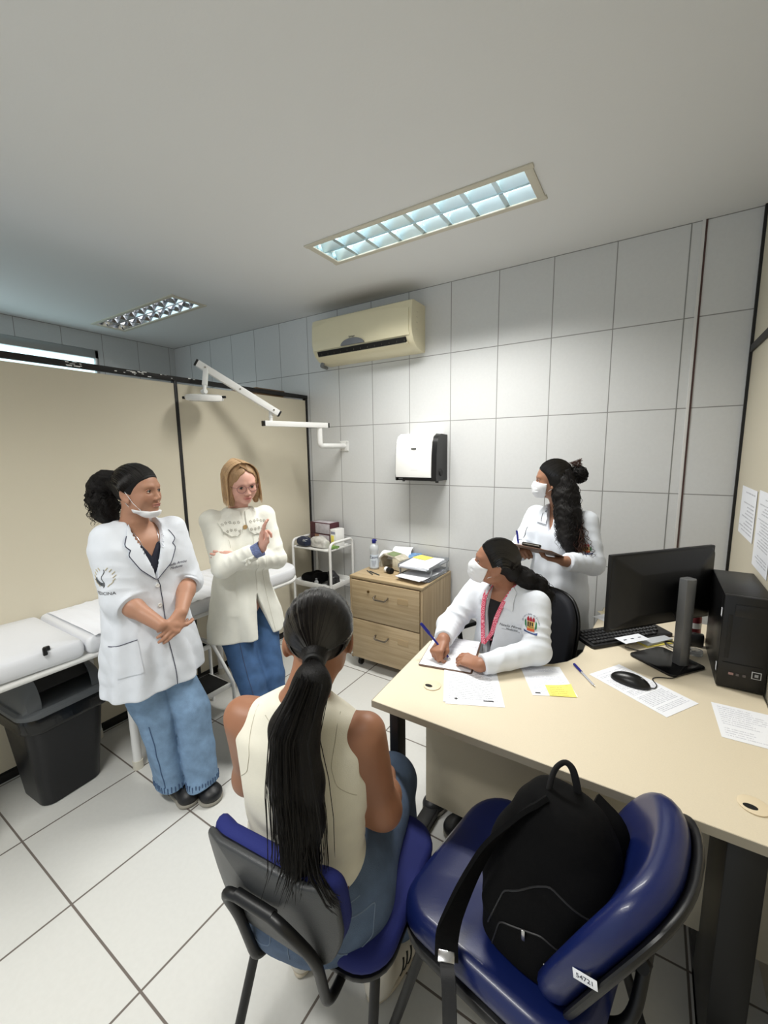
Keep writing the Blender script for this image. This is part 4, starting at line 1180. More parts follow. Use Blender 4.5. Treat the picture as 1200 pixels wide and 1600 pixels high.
def hand(F, W, fdir, back, side, curls, k=.006, s=1.0, thumb=None, spread=.0, lens=(.066, .074, .069, .054)):
    """W wrist, fdir towards the fingers, back = dorsal normal, side=+1 when the thumb is on fdir x back. curls: 4 x (mcp, pip, dip) degrees"""
    W = V3(*W); f = unit(fdir); b = unit(np.asarray(back) - f * np.dot(back, f)); t = np.cross(f, b) * side
    P = lambda x, y, z: W + (t * x + f * y + b * z) * s
    tips = []
    for i, x in enumerate((.0265, .0095, -.0080, -.0245)):
        F.cone(P(x * .62, .012, 0), P(x, .082 - abs(i - 1) * .004, .002), .0135 * s, .0098 * s, .016 * s if i else .01)
        a = 0.0; p = P(x, .084 - abs(i - 1) * .004, .002); L_ = lens[i] * s; r = (.0090, .0091, .0086, .0076)[i] * s
        sp_ = spread * (1.5 - i) / 1.5
        dirf = unit(f + t * sp_)
        for j, fr in enumerate((.46, .30, .24)):
            a += radians(curls[i][j]); dd = dirf * cos(a) - b * sin(a); q = p + dd * L_ * fr
            F.cone(p, q, r * (1, .93, .85)[j], r * (.95, .87, .72)[j], k * s if j == 0 else .003 * s); p = q
        tips.append(p)
    th = thumb or ((.020, .018, -.006), (.046, .046, -.012), (.056, .076, -.016), (.060, .100, -.018))
    th = [P(*q) for q in th]
    F.chain(th, [.0145 * s, .0118 * s, .0102 * s, .0078 * s], .012 * s, .004 * s)
    return tips, th

def arm(F, sh, el, wr, r=(.040, .040, .037, .026), k=.02):
    sh, el, wr = V3(*sh), V3(*el), V3(*wr)
    F.cone(sh, el, r[0], r[1], k); F.cone(el, el + (wr - el) * .35, r[1], r[2], k); F.cone(el + (wr - el) * .35, wr, r[2], r[3], k)

def strands(bm, guide, n, rad, seg=26, r=.0016, curl=0.0, cfreq=0, seed=0, taper=.6, spread=None, frizz=0.0, side=4, flat=1.0, lo=.85):
    """hair locks following a guide polyline: guide = points, rad = radius of the bundle at each point"""
    rnd = random.Random(seed); F_ = frames(guide); G_ = len(guide)
    for i in range(n):
        a = rnd.uniform(0, 2 * pi); q = sqrt(rnd.random()) * rnd.uniform(lo, 1.05); ph = rnd.uniform(0, 6.28); cf = cfreq * rnd.uniform(.7, 1.3)
        L_ = rnd.uniform(.72, 1.0); cr = curl * rnd.uniform(.5, 1.3); tw = rnd.uniform(-.6, .6); P = []; rr = []
        w1, w2 = rnd.uniform(-1, 1) * frizz, rnd.uniform(-1, 1) * frizz
        for k in range(seg):
            t = k / (seg - 1) * L_; x = t * (G_ - 1); j = min(int(x), G_ - 2); fr = x - j
            p = F_[j][0].lerp(F_[j + 1][0], fr); u = F_[j][1].lerp(F_[j + 1][1], fr); v = F_[j][2].lerp(F_[j + 1][2], fr)
            R_ = rad[j] * (1 - fr) + rad[j + 1] * fr
            aa = a + tw * t; w_ = p + (u * cos(aa) + v * sin(aa)) * R_ * q + (u * w1 + v * w2) * t * t
            if curl: w_ += (u * cos(cf * t * 6.28 + ph) + v * sin(cf * t * 6.28 + ph)) * cr * min(1, t * 4)
            P.append(w_); rr.append(r * (1 - taper * t ** 3) * (1 if k < seg - 1 else .2))
        tube(bm, P, rr, side, flat=flat)

def comb(bm, G, c, r, knot, n=130, seed=1, rad=.0016, az=(-1.75, 1.75), el0=(-.42, .15), lift=.0, side=4):
    """hair combed over the skull ellipsoid (centre c, radii r in head units) from the hairline back to the knot"""
    rnd = random.Random(seed); k_ = Vector(knot) - Vector(c); k_ = Vector((k_.x / r[0], k_.y / r[1], k_.z / r[2])).normalized()
    for i in range(n):
        a = az[0] + (az[1] - az[0]) * (i + rnd.random()) / n
        s0 = Vector((sin(a), cos(a) * .88, el0[0] + (el0[1] - el0[0]) * cos(a))); s0.z += .27 * max(0, cos(a)) ** .6; s0.normalize()
        P = []; w0 = Vector((sin(a) * 1.15, -.12, .25 + 1.35 * max(0, cos(a)) ** .8)); hl = .030 * abs(sin(a * 13 + .9 * sin(a * 5 + seed))) + rnd.uniform(.0, .006); rd = rad * rnd.uniform(.7, 1.5)
        for j in range(11):
            t = j / 10; q = (s0 * (1 - t) ** 2 + w0 * 2 * t * (1 - t) + k_ * t * t).normalized()
            g = 1 + lift + (hl + .005 * sin(i * 2.3 + 5 * t)) * (t - t * t) * 4
            P.append(Vector(G(c[0] + q.x * r[0] * g, c[1] + q.y * r[1] * g, c[2] + q.z * r[2] * g)))
        tube(bm, P, [rd * .4] + [rd] * 9 + [rd * .7], side)
def hairmat(name, c, rough=.42, stretch=(60, 60, 4), spec=.4, bump=.6):
    m = mat(name, c, rough, bump=bump, bscale=9, stretch=stretch, spec=spec, var=.25, vscale=5)
    return m
HBLACK = hairmat('black_hair', S(11, 9, 9), .5, spec=.3)
HGLOSS = hairmat('glossy_black_hair', S(16, 13, 12), .27, spec=.7, bump=0)
HDARK = hairmat('dark_curly_hair', S(14, 11, 10), .62, spec=.25)
HBROWN = hairmat('brown_tipped_hair', S(66, 40, 30), .5)
HBLOND = hairmat('blonde_hair', S(158, 126, 92), .42, bump=.8)
MASK = mat('surgical_mask', S(232, 234, 238), .8, bump=.2, bscale=200)
def cloth(name, c, rough=.8, weave=700, b=.25, var=.02): return mat(name, c, rough, bump=b, bscale=weave, var=var, vscale=30, sheen=.1)
COATW = cloth('white_coat_cotton', S(222, 227, 235))
COATI = cloth('ivory_coat', S(230, 230, 221))
DENIM_L = mat('light_denim', S(118, 146, 176), .85, bump=.5, bscale=500, var=.16, vscale=26)
DENIM_M = mat('mid_denim', S(58, 88, 128), .85, bump=.5, bscale=500, var=.14, vscale=24)
DENIM_G = mat('grey_blue_denim', S(86, 104, 130), .85, bump=.5, bscale=500, var=.14, vscale=24)
THREAD = mat('seam_thread', S(60, 66, 90), .8)
NAVYP = mat('navy_piping', S(52, 54, 74), .7)
BUTTON = mat('pearl_button', S(226, 226, 222), .3)
def buttons(bv, pts, d, parent, r=.0085, m=None):
    for p in pts:
        q = drape_pts(bv, [p], d, .0015)[0]; n = -Vector(d).normalized()
        bm = BM(); lathe(bm, [(0, 0), (r, 0), (r, .0022), (r * .8, .003), (r * .6, .0022), (0, .0022)], Matrix.Translation(q) @ n.to_track_quat('Z', 'Y').to_matrix().to_4x4(), 16)
        obj('button', bm, m or BUTTON, parent)
def sleeve(F, pts, rs, cut_at, k=.035, amp=.0045, ph=.5, r=.10, fr=20, kk=.02):
    """jacket sleeve through pts, cut flat across its last leg after the fraction cut_at, joined to F"""
    G_ = Field(); P_ = [V3(*p) for p in pts]
    for i in range(len(P_) - 1): G_.cone(P_[i], P_[i + 1], rs[i], rs[i + 1], kk, 1, cuff_folds(amp, fr, ph + i))
    d_ = unit(P_[-1] - P_[-2]); c_ = P_[-2] + (P_[-1] - P_[-2]) * cut_at
    G_.fn(lambda P: np.maximum((P - c_) @ d_, -.3), .003, 2)
    F.fn(G_, k)
    return c_, d_
def cuff_folds(amp, n, ph=0.0):
    def f(P, t):
        w = n * t * .5 + ph + 2.4 * wob(P, 13, ph)
        ridge = .62 - np.abs(np.sin(w))
        return amp * 1.7 * ridge * (.35 + .65 * np.exp(-((t - .82) / .4) ** 2)) * (.55 + .45 * wob(P, 8, ph + 3)) + amp * .45 * wob(P, 24, ph)
    return f
# ================================================================== PEOPLE
def person(label, loc):
    return thing('person', label, 'person', loc)
def inv_head(O, R, s): 
    O = V3(*O); return lambda V: ((V - O) @ R) / s
# ------------------------------------------------------------------ student with the curly ponytail, standing by the couch
P1 = person('standing woman in white lab coat, curly black ponytail, hands clasped, face mask under her chin', (-1.78, .95, 0))
SK1 = mat('brown_skin', S(172, 128, 104), .5, sss=.08, attr='Col', bump=.05, bscale=120)
O1 = V3(-1.805, .920, 1.435); R1 = head_frame(24, 3, 0)
Fw = unit(V3(1, -.06, 0)); Sd = V3(.06, 1, 0)     # body forward, her left
lsh, rsh = V3(-1.805, 1.062, 1.258), V3(-1.845, .785, 1.258)
lel, rel = V3(-1.765, 1.082, 1.015), V3(-1.800, .800, 1.008)
lwr, rwr = V3(-1.640, .962, .925), V3(-1.635, .868, .905)
B = Field()
add_head(B, O1, R1, .95, neck=(-1.845, .905, 1.285), nr=.049)
B.loft([((-1.86, .925, .66), .15, .10), ((-1.86, .925, .80), .155, .11), ((-1.845, .92, .98), .125, .09), ((-1.84, .918, 1.15), .145, .10), ((-1.84, .917, 1.24), .16, .085), ((-1.845, .915, 1.285), .09, .05), ((-1.845, .91, 1.30), .055, .045)], Sd, .03)
arm(B, lsh, lel, lwr); arm(B, rsh, rel, rwr)
# left hand on top grasping the right wrist, fingers pointing to her right and down
hand(B, lwr + V3(.002, -.004, -.004), (.28, -.80, -.50), (.75, .25, .45), -1, [(22, 24, 16), (26, 26, 16), (30, 28, 18), (36, 30, 18)], s=.93, thumb=((.018, .018, -.004), (.034, .045, .000), (.034, .072, .002), (.030, .094, -.002)))
# right hand beneath, fingers emerging to her left
hand(B, rwr + V3(-.012, .004, -.012), (.10, .93, -.34), (.35, -.20, -.55), -1, [(14, 16, 10), (18, 20, 12), (22, 24, 14), (26, 26, 14)], s=.93, thumb=((.018, .020, .0), (.030, .050, .0), (.028, .080, -.002), (.022, .104, -.004)))
B.cone((-1.85, .86, .72), (-1.79, .905, .42), .062, .045, .03); B.cone((-1.79, .905, .42), (-1.79, .945, .07), .045, .036, .02)
B.cone((-1.85, .99, .72), (-1.76, 1.015, .41), .062, .045, .03); B.cone((-1.76, 1.015, .41), (-1.71, 1.005, .07), .045, .036, .02)
G1i = inv_head(O1, R1, .95)
body1, bvb1 = sculpt('body', B, (-2.03, .68, .02), (-1.48, 1.20, 1.58), .0055, SK1, P1, ([(-1.92, -1.50, .0028)], [(.80, 1.06, .0028)], [(.78, .97, .0028), (1.30, 1.56, .0024)]),
    col=skin_col(G1i, S(172, 128, 104), S(152, 92, 82)))
face_bits(O1, R1, .95, P1, iris=S(40, 24, 16), brow=S(34, 24, 20), gaze=(-.10, .08), skinm=mat('brown_lid', S(158, 108, 84), .5))
# coat
C1 = Field()
def coatfold1(th, t, P):
    g = (1 - t)
    return g ** 1.3 * (.011 * np.sin(5 * th + 1.2 + 2 * wob(P, 5, 1)) + .006 * np.sin(11 * th + 3 * wob(P, 7, 2))) + .0062 * wob(P, 14, 3) + .0044 * np.abs(wob(P, 24, 5)) + .0016 * wob(P, 50, 6)
C1.loft([((-1.845, .930, .580), .215, .146), ((-1.85, .930, .66), .208, .148), ((-1.858, .928, .80), .188, .142), ((-1.848, .922, .98), .160, .122), ((-1.842, .918, 1.12), .168, .126), ((-1.842, .917, 1.22), .180, .104), ((-1.845, .915, 1.275), .135, .078), ((-1.846, .912, 1.318), .080, .068)], Sd, .03, n=2.3, fold=coatfold1)
dr = unit(rwr - rel); dl = unit(lwr - lel)
sleeve(C1, [lsh + V3(0, -.012, -.004), lel + V3(0, 0, -.005), lel + (lwr - lel) * .5], [.060, .060, .050], .32, ph=.5, fr=22)
sleeve(C1, [rsh + V3(0, .012, -.004), rel, rel + (rwr - rel) * .5], [.061, .063, .052], .50, ph=2.5, fr=22)
vx = V3(-1.76, .935, 0)
def vneck1(P):
    fr = (P - V3(-1.845, .912, 0)) @ Fw; sd = (P - V3(-1.845, .912, 0)) @ Sd - .012
    w = np.interp(P[:, 2], [1.075, 1.12, 1.20, 1.27, 1.34], [-.004, .014, .038, .060, .066])
    return np.maximum(np.abs(sd) - w, -(fr - .0))
C1.fn(vneck1, .006, -1)
C1.cone((-1.845, .912, 1.26), (-1.852, .905, 1.36), .060, .064, .006, -1)
COAT1, bv1 = sculpt('lab_coat', C1, (-2.08, .62, .56), (-1.58, 1.24, 1.36), .0042, COATW, P1)
# dark blouse in the opening
T1 = Field(); T1.loft([((-1.845, .92, 1.00), .128, .100), ((-1.842, .918, 1.12), .150, .114), ((-1.842, .917, 1.20), .150, .105), ((-1.845, .915, 1.25), .135, .072), ((-1.845, .912, 1.285), .09, .052)], Sd, .02)
T1.fn(lambda P: np.maximum(np.abs((P - V3(-1.845, .912, 0)) @ Sd - .010) - np.interp(P[:, 2], [1.165, 1.19, 1.3], [.0, .014, .075]), -((P - V3(-1.845, .912, 0)) @ Fw)), .004, -1)
sculpt('blouse', T1, (-2.0, .74, .99), (-1.68, 1.10, 1.31), .004, cloth('dark_navy_blouse', S(26, 28, 44)), P1)
nd1 = -Vector(Fw)
def cpt(s_, z, f=.30): return Vector(V3(-1.845, .912, 0) + Sd * (s_) + Fw * f) + Vector((0, 0, z))
# lapels and collar
bm = BM(); s0 = .012
for q in (-1, 1):
    lap = [cpt(s0 + q * .064, 1.305), cpt(s0 + q * .083, 1.262), cpt(s0 + q * .100, 1.225), cpt(s0 + q * .083, 1.207), cpt(s0 + q * .094, 1.190), cpt(s0 + q * .060, 1.125), cpt(s0 + q * .004, 1.070), cpt(s0 + q * .013, 1.12), cpt(s0 + q * .036, 1.20), cpt(s0 + q * .056, 1.27)]
    drape_patch(bm, bv1, lap, nd1, .0035, .003, cuts=5, relax=3)
lapo = obj('lapel', bm, COATW, COAT1)
bm = BM()
for q in (-1, 1):
    for ln in ([cpt(s0 + q * .083, 1.262), cpt(s0 + q * .100, 1.225), cpt(s0 + q * .083, 1.207)], [cpt(s0 + q * .083, 1.207), cpt(s0 + q * .094, 1.190), cpt(s0 + q * .060, 1.125), cpt(s0 + q * .004, 1.070)]):
        drape_line(bm, bv1, ln, nd1, .0019, .0065)
drape_line(bm, bv1, [cpt(s0 + .004, 1.072), cpt(.026, 1.04), cpt(.030, .95), cpt(.030, .85), cpt(.040, .72), cpt(.050, .585)], nd1, .0017, .0012)
drape_line(bm, bv1, [cpt(-.165, .822), cpt(-.085, .838)], nd1, .0018, .0035)
obj('piping', bm, NAVYP, COAT1)
bm = BM(); drape_patch(bm, bv1, [cpt(-.165, .822), cpt(-.085, .838), cpt(-.080, .70), cpt(-.160, .69)], nd1, .0018, .0018); obj('pocket', bm, COATW, COAT1)
buttons(bv1, [cpt(.014, 1.042), cpt(.016, .955), cpt(.018, .80)], nd1, COAT1)
bm = BM(); drape_text(bm, bv1, 'Cidadla Arnou', .017, cpt(.098, 1.118), Vector(Sd), (0, 0, 1), nd1, .0012, .35); drape_text(bm, bv1, 'Medicina', .016, cpt(.100, 1.101), Vector(Sd), (0, 0, 1), nd1, .0012, .35); obj('embroidered_name', bm, mat('thread_navy', S(50, 46, 80), .7), COAT1)
# emblem on her right sleeve (towards the camera)
sdir = Vector((-.35, .94, 0)).normalized(); ec = Vector((rsh + rel) / 2) - sdir * .25 + Vector((.02, 0, -.025)); ex1 = Vector((.94, .35, 0)).normalized()
bm = BM(); drape_text(bm, bv1, 'MEDICINA', .0175, ec + Vector((0, 0, -.058)), ex1, (0, 0, 1), sdir, .0012, sx=1.05); obj('sleeve_lettering', bm, M['black'], COAT1)
bm = BM()
for k in range(9):
    a = radians(200 + 70 * k / 8); drape_line(bm, bv1, [ec + ex1 * cos(a) * .036 + Vector((0, 0, sin(a) * .04 + .01)), ec + ex1 * cos(a) * .028 + Vector((0, 0, sin(a) * .034 + .018))], sdir, .0016, .001)
for q, mm_ in ((-1, 0),):
    pts = [ec + ex1 * (.008 * sin(k * 1.1)) + Vector((0, 0, -.035 + .009 * k)) for k in range(9)]; drape_line(bm, bv1, pts, sdir, .0016, .001)
obj('sleeve_emblem', bm, mat('thread_grey', S(96, 100, 104), .7), COAT1)
bm = BM()
for q in (-1, 1):
    for k in range(7):
        a = radians(-60 + 22 * k); c_ = ec + ex1 * (q * .034 * cos(a)) + Vector((0, 0, .036 * sin(a)))
        drape_line(bm, bv1, [c_, c_ + ex1 * q * .008 + Vector((0, 0, .010))], sdir, .0017, .001)
obj('laurel_emblem', bm, mat('thread_sand', S(186, 176, 148), .7), COAT1)
# rolled cuffs
for nm, c_, d_, r_ in (('r', rel + dr * .036, dr, .060), ('l', lel + dl * .016, dl, .056)):
    bm = BM(); c_ = Vector(c_); d_ = Vector(d_); u_ = d_.orthogonal().normalized(); w_ = d_.cross(u_)
    RR_ = []
    for t_, rr in ((-.030, r_ * 1.02), (-.027, r_ * 1.07), (.014, r_ * 1.03), (.018, r_ * .98), (.014, r_ * .93), (-.02, r_ * .9)):
        RR_.append([c_ + d_ * (t_ + .004 * sin(2 * a_ + 1)) + (u_ * cos(a_) + w_ * sin(a_)) * rr * (1 + .02 * sin(3 * a_ + t_ * 60)) for a_ in [2 * pi * k / 40 for k in range(40)]])
    rings(bm, RR_, cap=False, closed=True); obj('rolled_cuff', bm, COATW, COAT1)
# wide jeans
J1 = Field()
def jf(seed): return lambda th, t, P: .006 * np.sin(3 * th + seed + 4 * t + 2 * wob(P, 6, seed)) + .004 * wob(P, 18, seed) + .0022 * wob(P, 40, seed + 3)
J1.loft([((-1.785, .938, .075), .072, .080), ((-1.80, .925, .20), .070, .080), ((-1.81, .90, .42), .072, .082), ((-1.84, .865, .60), .084, .088), ((-1.85, .86, .74), .088, .09)], Sd, .02, fold=jf(1.0), kcap=.006)
J2 = Field()
J2.loft([((-1.680, 1.010, .062), .072, .084), ((-1.70, 1.018, .20), .070, .080), ((-1.735, 1.025, .42), .074, .082), ((-1.82, .995, .60), .086, .088), ((-1.85, .985, .74), .088, .09)], Sd, .02, fold=jf(2.6), kcap=.006)
JJ = Field(); JJ.fn(J1); JJ.fn(J2, .002)
jeans1, bvj1 = sculpt('jeans', JJ, (-2.0, .74, .03), (-1.55, 1.18, .75), .0042, DENIM_L, P1)
bm = BM()
for q, cx_, cy_ in ((0, -1.790, .935), (1, -1.675, 1.012)):
    for k in range(0, 34):
        a = 2 * pi * k / 34
        d_ = Vector((cos(a), sin(a), 0)); p_ = Vector((cx_, cy_, .094 + .004 * (k % 2)))
        hit = bvj1.ray_cast(p_ + d_ * .3, -d_, .35)
        if hit[0] is not None and (hit[0] - p_).length < .14:
            c2 = hit[0] + hit[1] * .0006
            tube(bm, [c2 + Vector((0, 0, -.013)), c2 + Vector((0, 0, .013))], .0026, 5)
ex2 = Vector((.9, .3, 0))
drape_line(bm, bvj1, [Vector((-1.76, .84, .42)), Vector((-1.745, .85, .25)), Vector((-1.735, .86, .11))], (-.2, 1, 0), .0024, .001)
obj('hem_stitching', bm, mat('denim_dark', S(70, 92, 124), .85), jeans1)
# shoes
def shoe(parent, toe, heel, w_, m_upper, m_sole, h_=.075, name='shoe'):
    toe, heel = V3(*toe), V3(*heel); d_ = unit(toe - heel); sd_ = V3(-d_[1], d_[0], 0); Lh = np.linalg.norm(toe - heel)
    F_ = Field()
    c = lambda t, z: heel + d_ * (Lh * t) + V3(0, 0, z)
    F_.ell(c(.78, .034), (Lh * .24, w_ * .52, .034), np.stack([d_, sd_, V3(0, 0, 1)], 1)); F_.ell(c(.45, .040), (Lh * .36, w_ * .42, .042), np.stack([d_, sd_, V3(0, 0, 1)], 1), .03); F_.ell(c(.16, .048), (Lh * .17, w_ * .40, .050), np.stack([d_, sd_, V3(0, 0, 1)], 1), .03)
    F_.cone(c(.20, .05), c(.22, h_ + .02), .036, .040, .02)
    F_.fn(lambda P: -(P[:, 2] - .014), .002, 2)
    lo = np.minimum(toe, heel) - .09; hi = np.maximum(toe, heel) + .09; lo[2] = .0; hi[2] = h_ + .06
    o_, b_ = sculpt(name, F_, lo, hi, .004, m_upper, parent)
    S__ = Field(); S__.ell(c(.76, .012), (Lh * .26, w_ * .56, .03), np.stack([d_, sd_, V3(0, 0, 1)], 1)); S__.ell(c(.40, .012), (Lh * .40, w_ * .44, .03), np.stack([d_, sd_, V3(0, 0, 1)], 1), .03)
    S__.fn(lambda P: np.maximum(P[:, 2] - .020, .0015 - P[:, 2]), .004, 2)
    lo[2] = -.01; hi[2] = .04
    sculpt('sole', S__, lo, hi, .004, m_sole, o_)
    return o_, b_
BSH = mat('black_leather', S(24, 25, 28), .45, bump=.15, bscale=200); SOL = mat('grey_sole', S(150, 146, 136), .7)
shoe(P1, (-1.575, 1.010, 0), (-1.775, 1.035, 0), .098, BSH, SOL, .07)
shoe(P1, (-1.655, .955, 0), (-1.835, .955, 0), .095, BSH, SOL, .07)
# hair: scalp cap, curly ponytail
HR1 = Field(); g1 = lambda x, y, z: O1 + R1 @ (V3(x, y, z) * .95)
HR1.ell(g1(0, -.013, .032), V3(.082, .097, .090) * .95, R1)
def hairline(yf=.050, slope=.55, zlow=-.03, back=-.085, temple=.0):
    """keeps hair above/behind a line running from the brow to the nape"""
    def f(L):
        front = L[:, 1] - (yf - slope * (L[:, 2] * -1 + .07) * (L[:, 2] < .07)) 
        return front
    return f
def scalp_cut(F_, Oq, Rq, s, pts, side=.0):
    """pts: (z, y) polyline of the front hairline in head units; hair is kept behind it"""
    zz = np.array([p[0] for p in pts]); yy = np.array([p[1] for p in pts])
    F_.fn(lambda P: ((((P - Oq) @ Rq) / s)[:, 1] - np.interp((((P - Oq) @ Rq) / s)[:, 2], zz, yy) - side * np.abs((((P - Oq) @ Rq) / s)[:, 0])) * s * .8, .006, 2)
scalp_cut(HR1, O1, R1, .95, [(-.08, -.050), (-.045, -.026), (-.024, -.012), (-.006, .022), (.02, .040), (.042, .058), (.060, .082), (.12, .12)])
HR1.fn(lambda P: (-.062 - (((P - O1) @ R1) / .95)[:, 2]) * .95, .01, 2)
HR1.ell(g1(-.0, -.105, .045), (.042, .034, .038), R1, .02)
hair1, _ = sculpt('hair', HR1, O1 - .17, O1 + .16, .0034, HBLACK, P1)
bm = BM(); comb(bm, g1, (0, -.013, .032), (.0825, .0975, .0905), (0, -.11, .055), 150, 3); obj('combed_hair', bm, HGLOSS, hair1)
tail = [Vector(g1(*p)) for p in ((0, -.095, .055), (-.002, -.145, .060), (-.004, -.180, .030), (-.004, -.190, -.02), (-.002, -.180, -.08), (.002, -.165, -.125))]
TF = Field(); TF.chain([V3(*p) for p in tail], [.028, .042, .050, .054, .048, .030], .02, disp=lambda P, t: .007 * wob(P, 60, 2) + .004 * wob(P, 130, 1))
tm = np.array(tail); sculpt('ponytail_core', TF, tm.min(0) - .08, tm.max(0) + .08, .005, HDARK, hair1)
bm = BM(); strands(bm, tail, 210, [.020, .044, .056, .062, .062, .050], 46, .0013, curl=.0075, cfreq=9, seed=4, frizz=.03, side=4); obj('ponytail', bm, HDARK, hair1, smooth=60)
# mask worn under the chin
hd1 = Field(); add_head(hd1, O1, R1, .95); hd1.ell(g1(0, .046, -.092), V3(.036, .032, .020), R1, .02)
L1 = lambda P: ((P - O1) @ R1) / .95
mk = Field(); mk.fn(lambda P: hd1(P) - .0045); mk.fn(lambda P: (L1(P)[:, 2] + .088 - .32 * np.maximum(.062 - L1(P)[:, 1], 0) ) * .9, .002, 2)
mk.fn(lambda P: -(L1(P)[:, 1] - .002), .002, 2); mk.fn(lambda P: -(L1(P)[:, 2] + .118 - .5 * np.maximum(.03 - L1(P)[:, 1], 0)), .003, 2)
mo_, _ = sculpt('face_mask', mk, O1 - .15, O1 + .12, .003, MASK, P1)
bm = BM()
for q in (-1, 1):
    tube(bm, [Vector(g1(q * .050, .040, -.080)), Vector(g1(q * .066, .020, -.045)), Vector(g1(q * .078, -.004, .012)), Vector(g1(q * .080, -.022, .010)), Vector(g1(q * .074, -.024, -.02)), Vector(g1(q * .056, .000, -.075))], .0012, 6)
obj('ear_loop', bm, MASK, mo_)
bm = BM(); nk = [Vector(V3(-1.845, .912, 0) + Sd * (.01 + x) + Fw * .35) + Vector((0, 0, z)) for x, z in ((-.045, 1.27), (-.02, 1.19), (.0, 1.13), (.01, 1.115), (.02, 1.13), (.036, 1.19), (.05, 1.27))]
drape_line(bm, bvb1, nk, nd1, .0011, .002); obj('necklace', bm, M['chrome'], P1)
# ------------------------------------------------------------------ blonde professor with glasses, arms crossed, one hand raised
P2 = person('standing woman with a blonde bob and glasses, ivory coat, one hand raised', (-1.80, 1.45, 0))
SK2 = mat('fair_skin', S(214, 164, 146), .5, sss=.08, attr='Col', bump=.05, bscale=120)
O2 = V3(-1.800, 1.440, 1.428); R2 = head_frame(-18, -10, -5)
Fw2 = unit(V3(.93, -.36, 0)); Sd2 = V3(.36, .93, 0)
c2_ = V3(-1.870, 1.462, 0)
at2 = lambda s_, f_, z: c2_ + Sd2 * s_ + Fw2 * f_ + V3(0, 0, z)
lsh2, rsh2 = at2(.138, .02, 1.235), at2(-.138, .0, 1.235)
rel2, lel2 = at2(-.140, .160, 1.025), at2(.165, .10, 1.005)
rwr2 = V3(-1.615, 1.390, 1.118); lwr2 = at2(-.060, .168, 1.040)
B = Field(); add_head(B, O2, R2, .94, neck=at2(0, 0, 1.28), nr=.047)
B.loft([(at2(0, -.02, .62), .14, .10), (at2(0, -.02, .80), .15, .105), (at2(0, 0, .98), .12, .09), (at2(0, 0, 1.15), .14, .10), (at2(0, 0, 1.23), .15, .08), (at2(0, 0, 1.27), .08, .05)], Sd2, .03)
arm(B, lsh2, lel2, lwr2, r=(.045, .037, .034, .025)); arm(B, rsh2, rel2, rwr2, r=(.045, .037, .034, .025))
hand(B, rwr2, (.04, .13, .99), (-.55, -.80, .1), 1, [(4, 8, 6), (8, 14, 10), (72, 62, 30), (80, 70, 34)], s=.95, spread=.10, thumb=((.020, .018, -.010), (.038, .040, -.020), (.046, .066, -.018), (.044, .088, -.012)))
hand(B, lwr2, unit(V3(*(-Sd2)) + V3(0, 0, .42)), Fw2 + V3(0, 0, .2), 1, [(10, 10, 8), (12, 12, 8), (16, 14, 10), (20, 16, 10)], s=.93, thumb=((.018, .018, -.004), (.034, .045, .000), (.036, .070, .002), (.034, .092, .0)))
B.cone(at2(-.075, -.01, .68), at2(-.05, .20, .38), .075, .052, .03); B.cone(at2(-.05, .20, .38), at2(-.02, .30, .07), .050, .035, .02)
B.cone(at2(.075, -.01, .68), at2(.05, .17, .38), .075, .052, .03); B.cone(at2(.05, .17, .38), at2(.06, .24, .07), .050, .035, .02)
G2i = inv_head(O2, R2, .94)
body2, bvb2 = sculpt('body', B, (-2.06, 1.17, .02), (-1.44, 1.74, 1.57), .006, SK2, P2, ([(-1.90, -1.52, .0028)], [(1.28, 1.52, .0028)], [(1.04, 1.26, .0028), (1.29, 1.54, .0024)]),
    col=skin_col(G2i, S(214, 166, 150), S(184, 112, 106)))
g2 = lambda x, y, z: O2 + R2 @ (V3(x, y, z) * .94)
face_bits(O2, R2, .94, P2, iris=S(60, 70, 70), brow=S(120, 90, 66), gaze=(.05, -.05), skinm=mat('fair_lid', S(200, 146, 130), .5), browt=.0018)
# coat
C2 = Field()
def coatfold2(th, t, P):
    g = (1 - t); return g ** 1.2 * (.012 * np.sin(4 * th + .4 + 2 * wob(P, 5, 4)) + .005 * np.sin(10 * th + 3 * wob(P, 7, 6))) + .0035 * wob(P, 15, 7) + .002 * wob(P, 32, 9)
C2.loft([(at2(.0, .03, .600), .205, .150), (at2(0, .02, .72), .188, .142), (at2(0, 0, .86), .160, .125), (at2(0, 0, .99), .138, .112), (at2(0, 0, 1.12), .160, .122), (at2(0, 0, 1.21), .168, .104), (at2(0, 0, 1.262), .115, .078), (at2(0, .004, 1.302), .066, .062)], Sd2, .03, n=2.2, fold=coatfold2)
C2.ell(lsh2 + V3(0, 0, .010), (.050, .050, .046), None, .03); C2.ell(rsh2 + V3(0, 0, .010), (.050, .050, .046), None, .03)
sleeve(C2, [rsh2, rel2, rwr2], [.056, .052, .040], .80, ph=1.5, fr=24, amp=.005); 
sleeve(C2, [lsh2, lel2, lwr2], [.056, .052, .038], .97, ph=4.5, fr=24, amp=.005)
C2.cone(at2(0, 0, 1.26), at2(0, .012, 1.35), .054, .056, .005, -1)
C2.fn(lambda P: np.maximum(np.abs((P - c2_) @ Sd2 - .035 - .12 * np.maximum(.80 - P[:, 2], 0)) - np.interp(P[:, 2], [.58, .84, .86], [.055, .002, -.01]), -((P - c2_) @ Fw2 - .02)), .004, -1)
COAT2, bv2 = sculpt('ivory_coat', C2, (-2.12, 1.10, .58), (-1.50, 1.76, 1.33), .0042, COATI, P2)
nd2 = -Vector(Fw2)
def c2p(s_, z, f=.30): return Vector(c2_ + Sd2 * s_ + Fw2 * f) + Vector((0, 0, z))
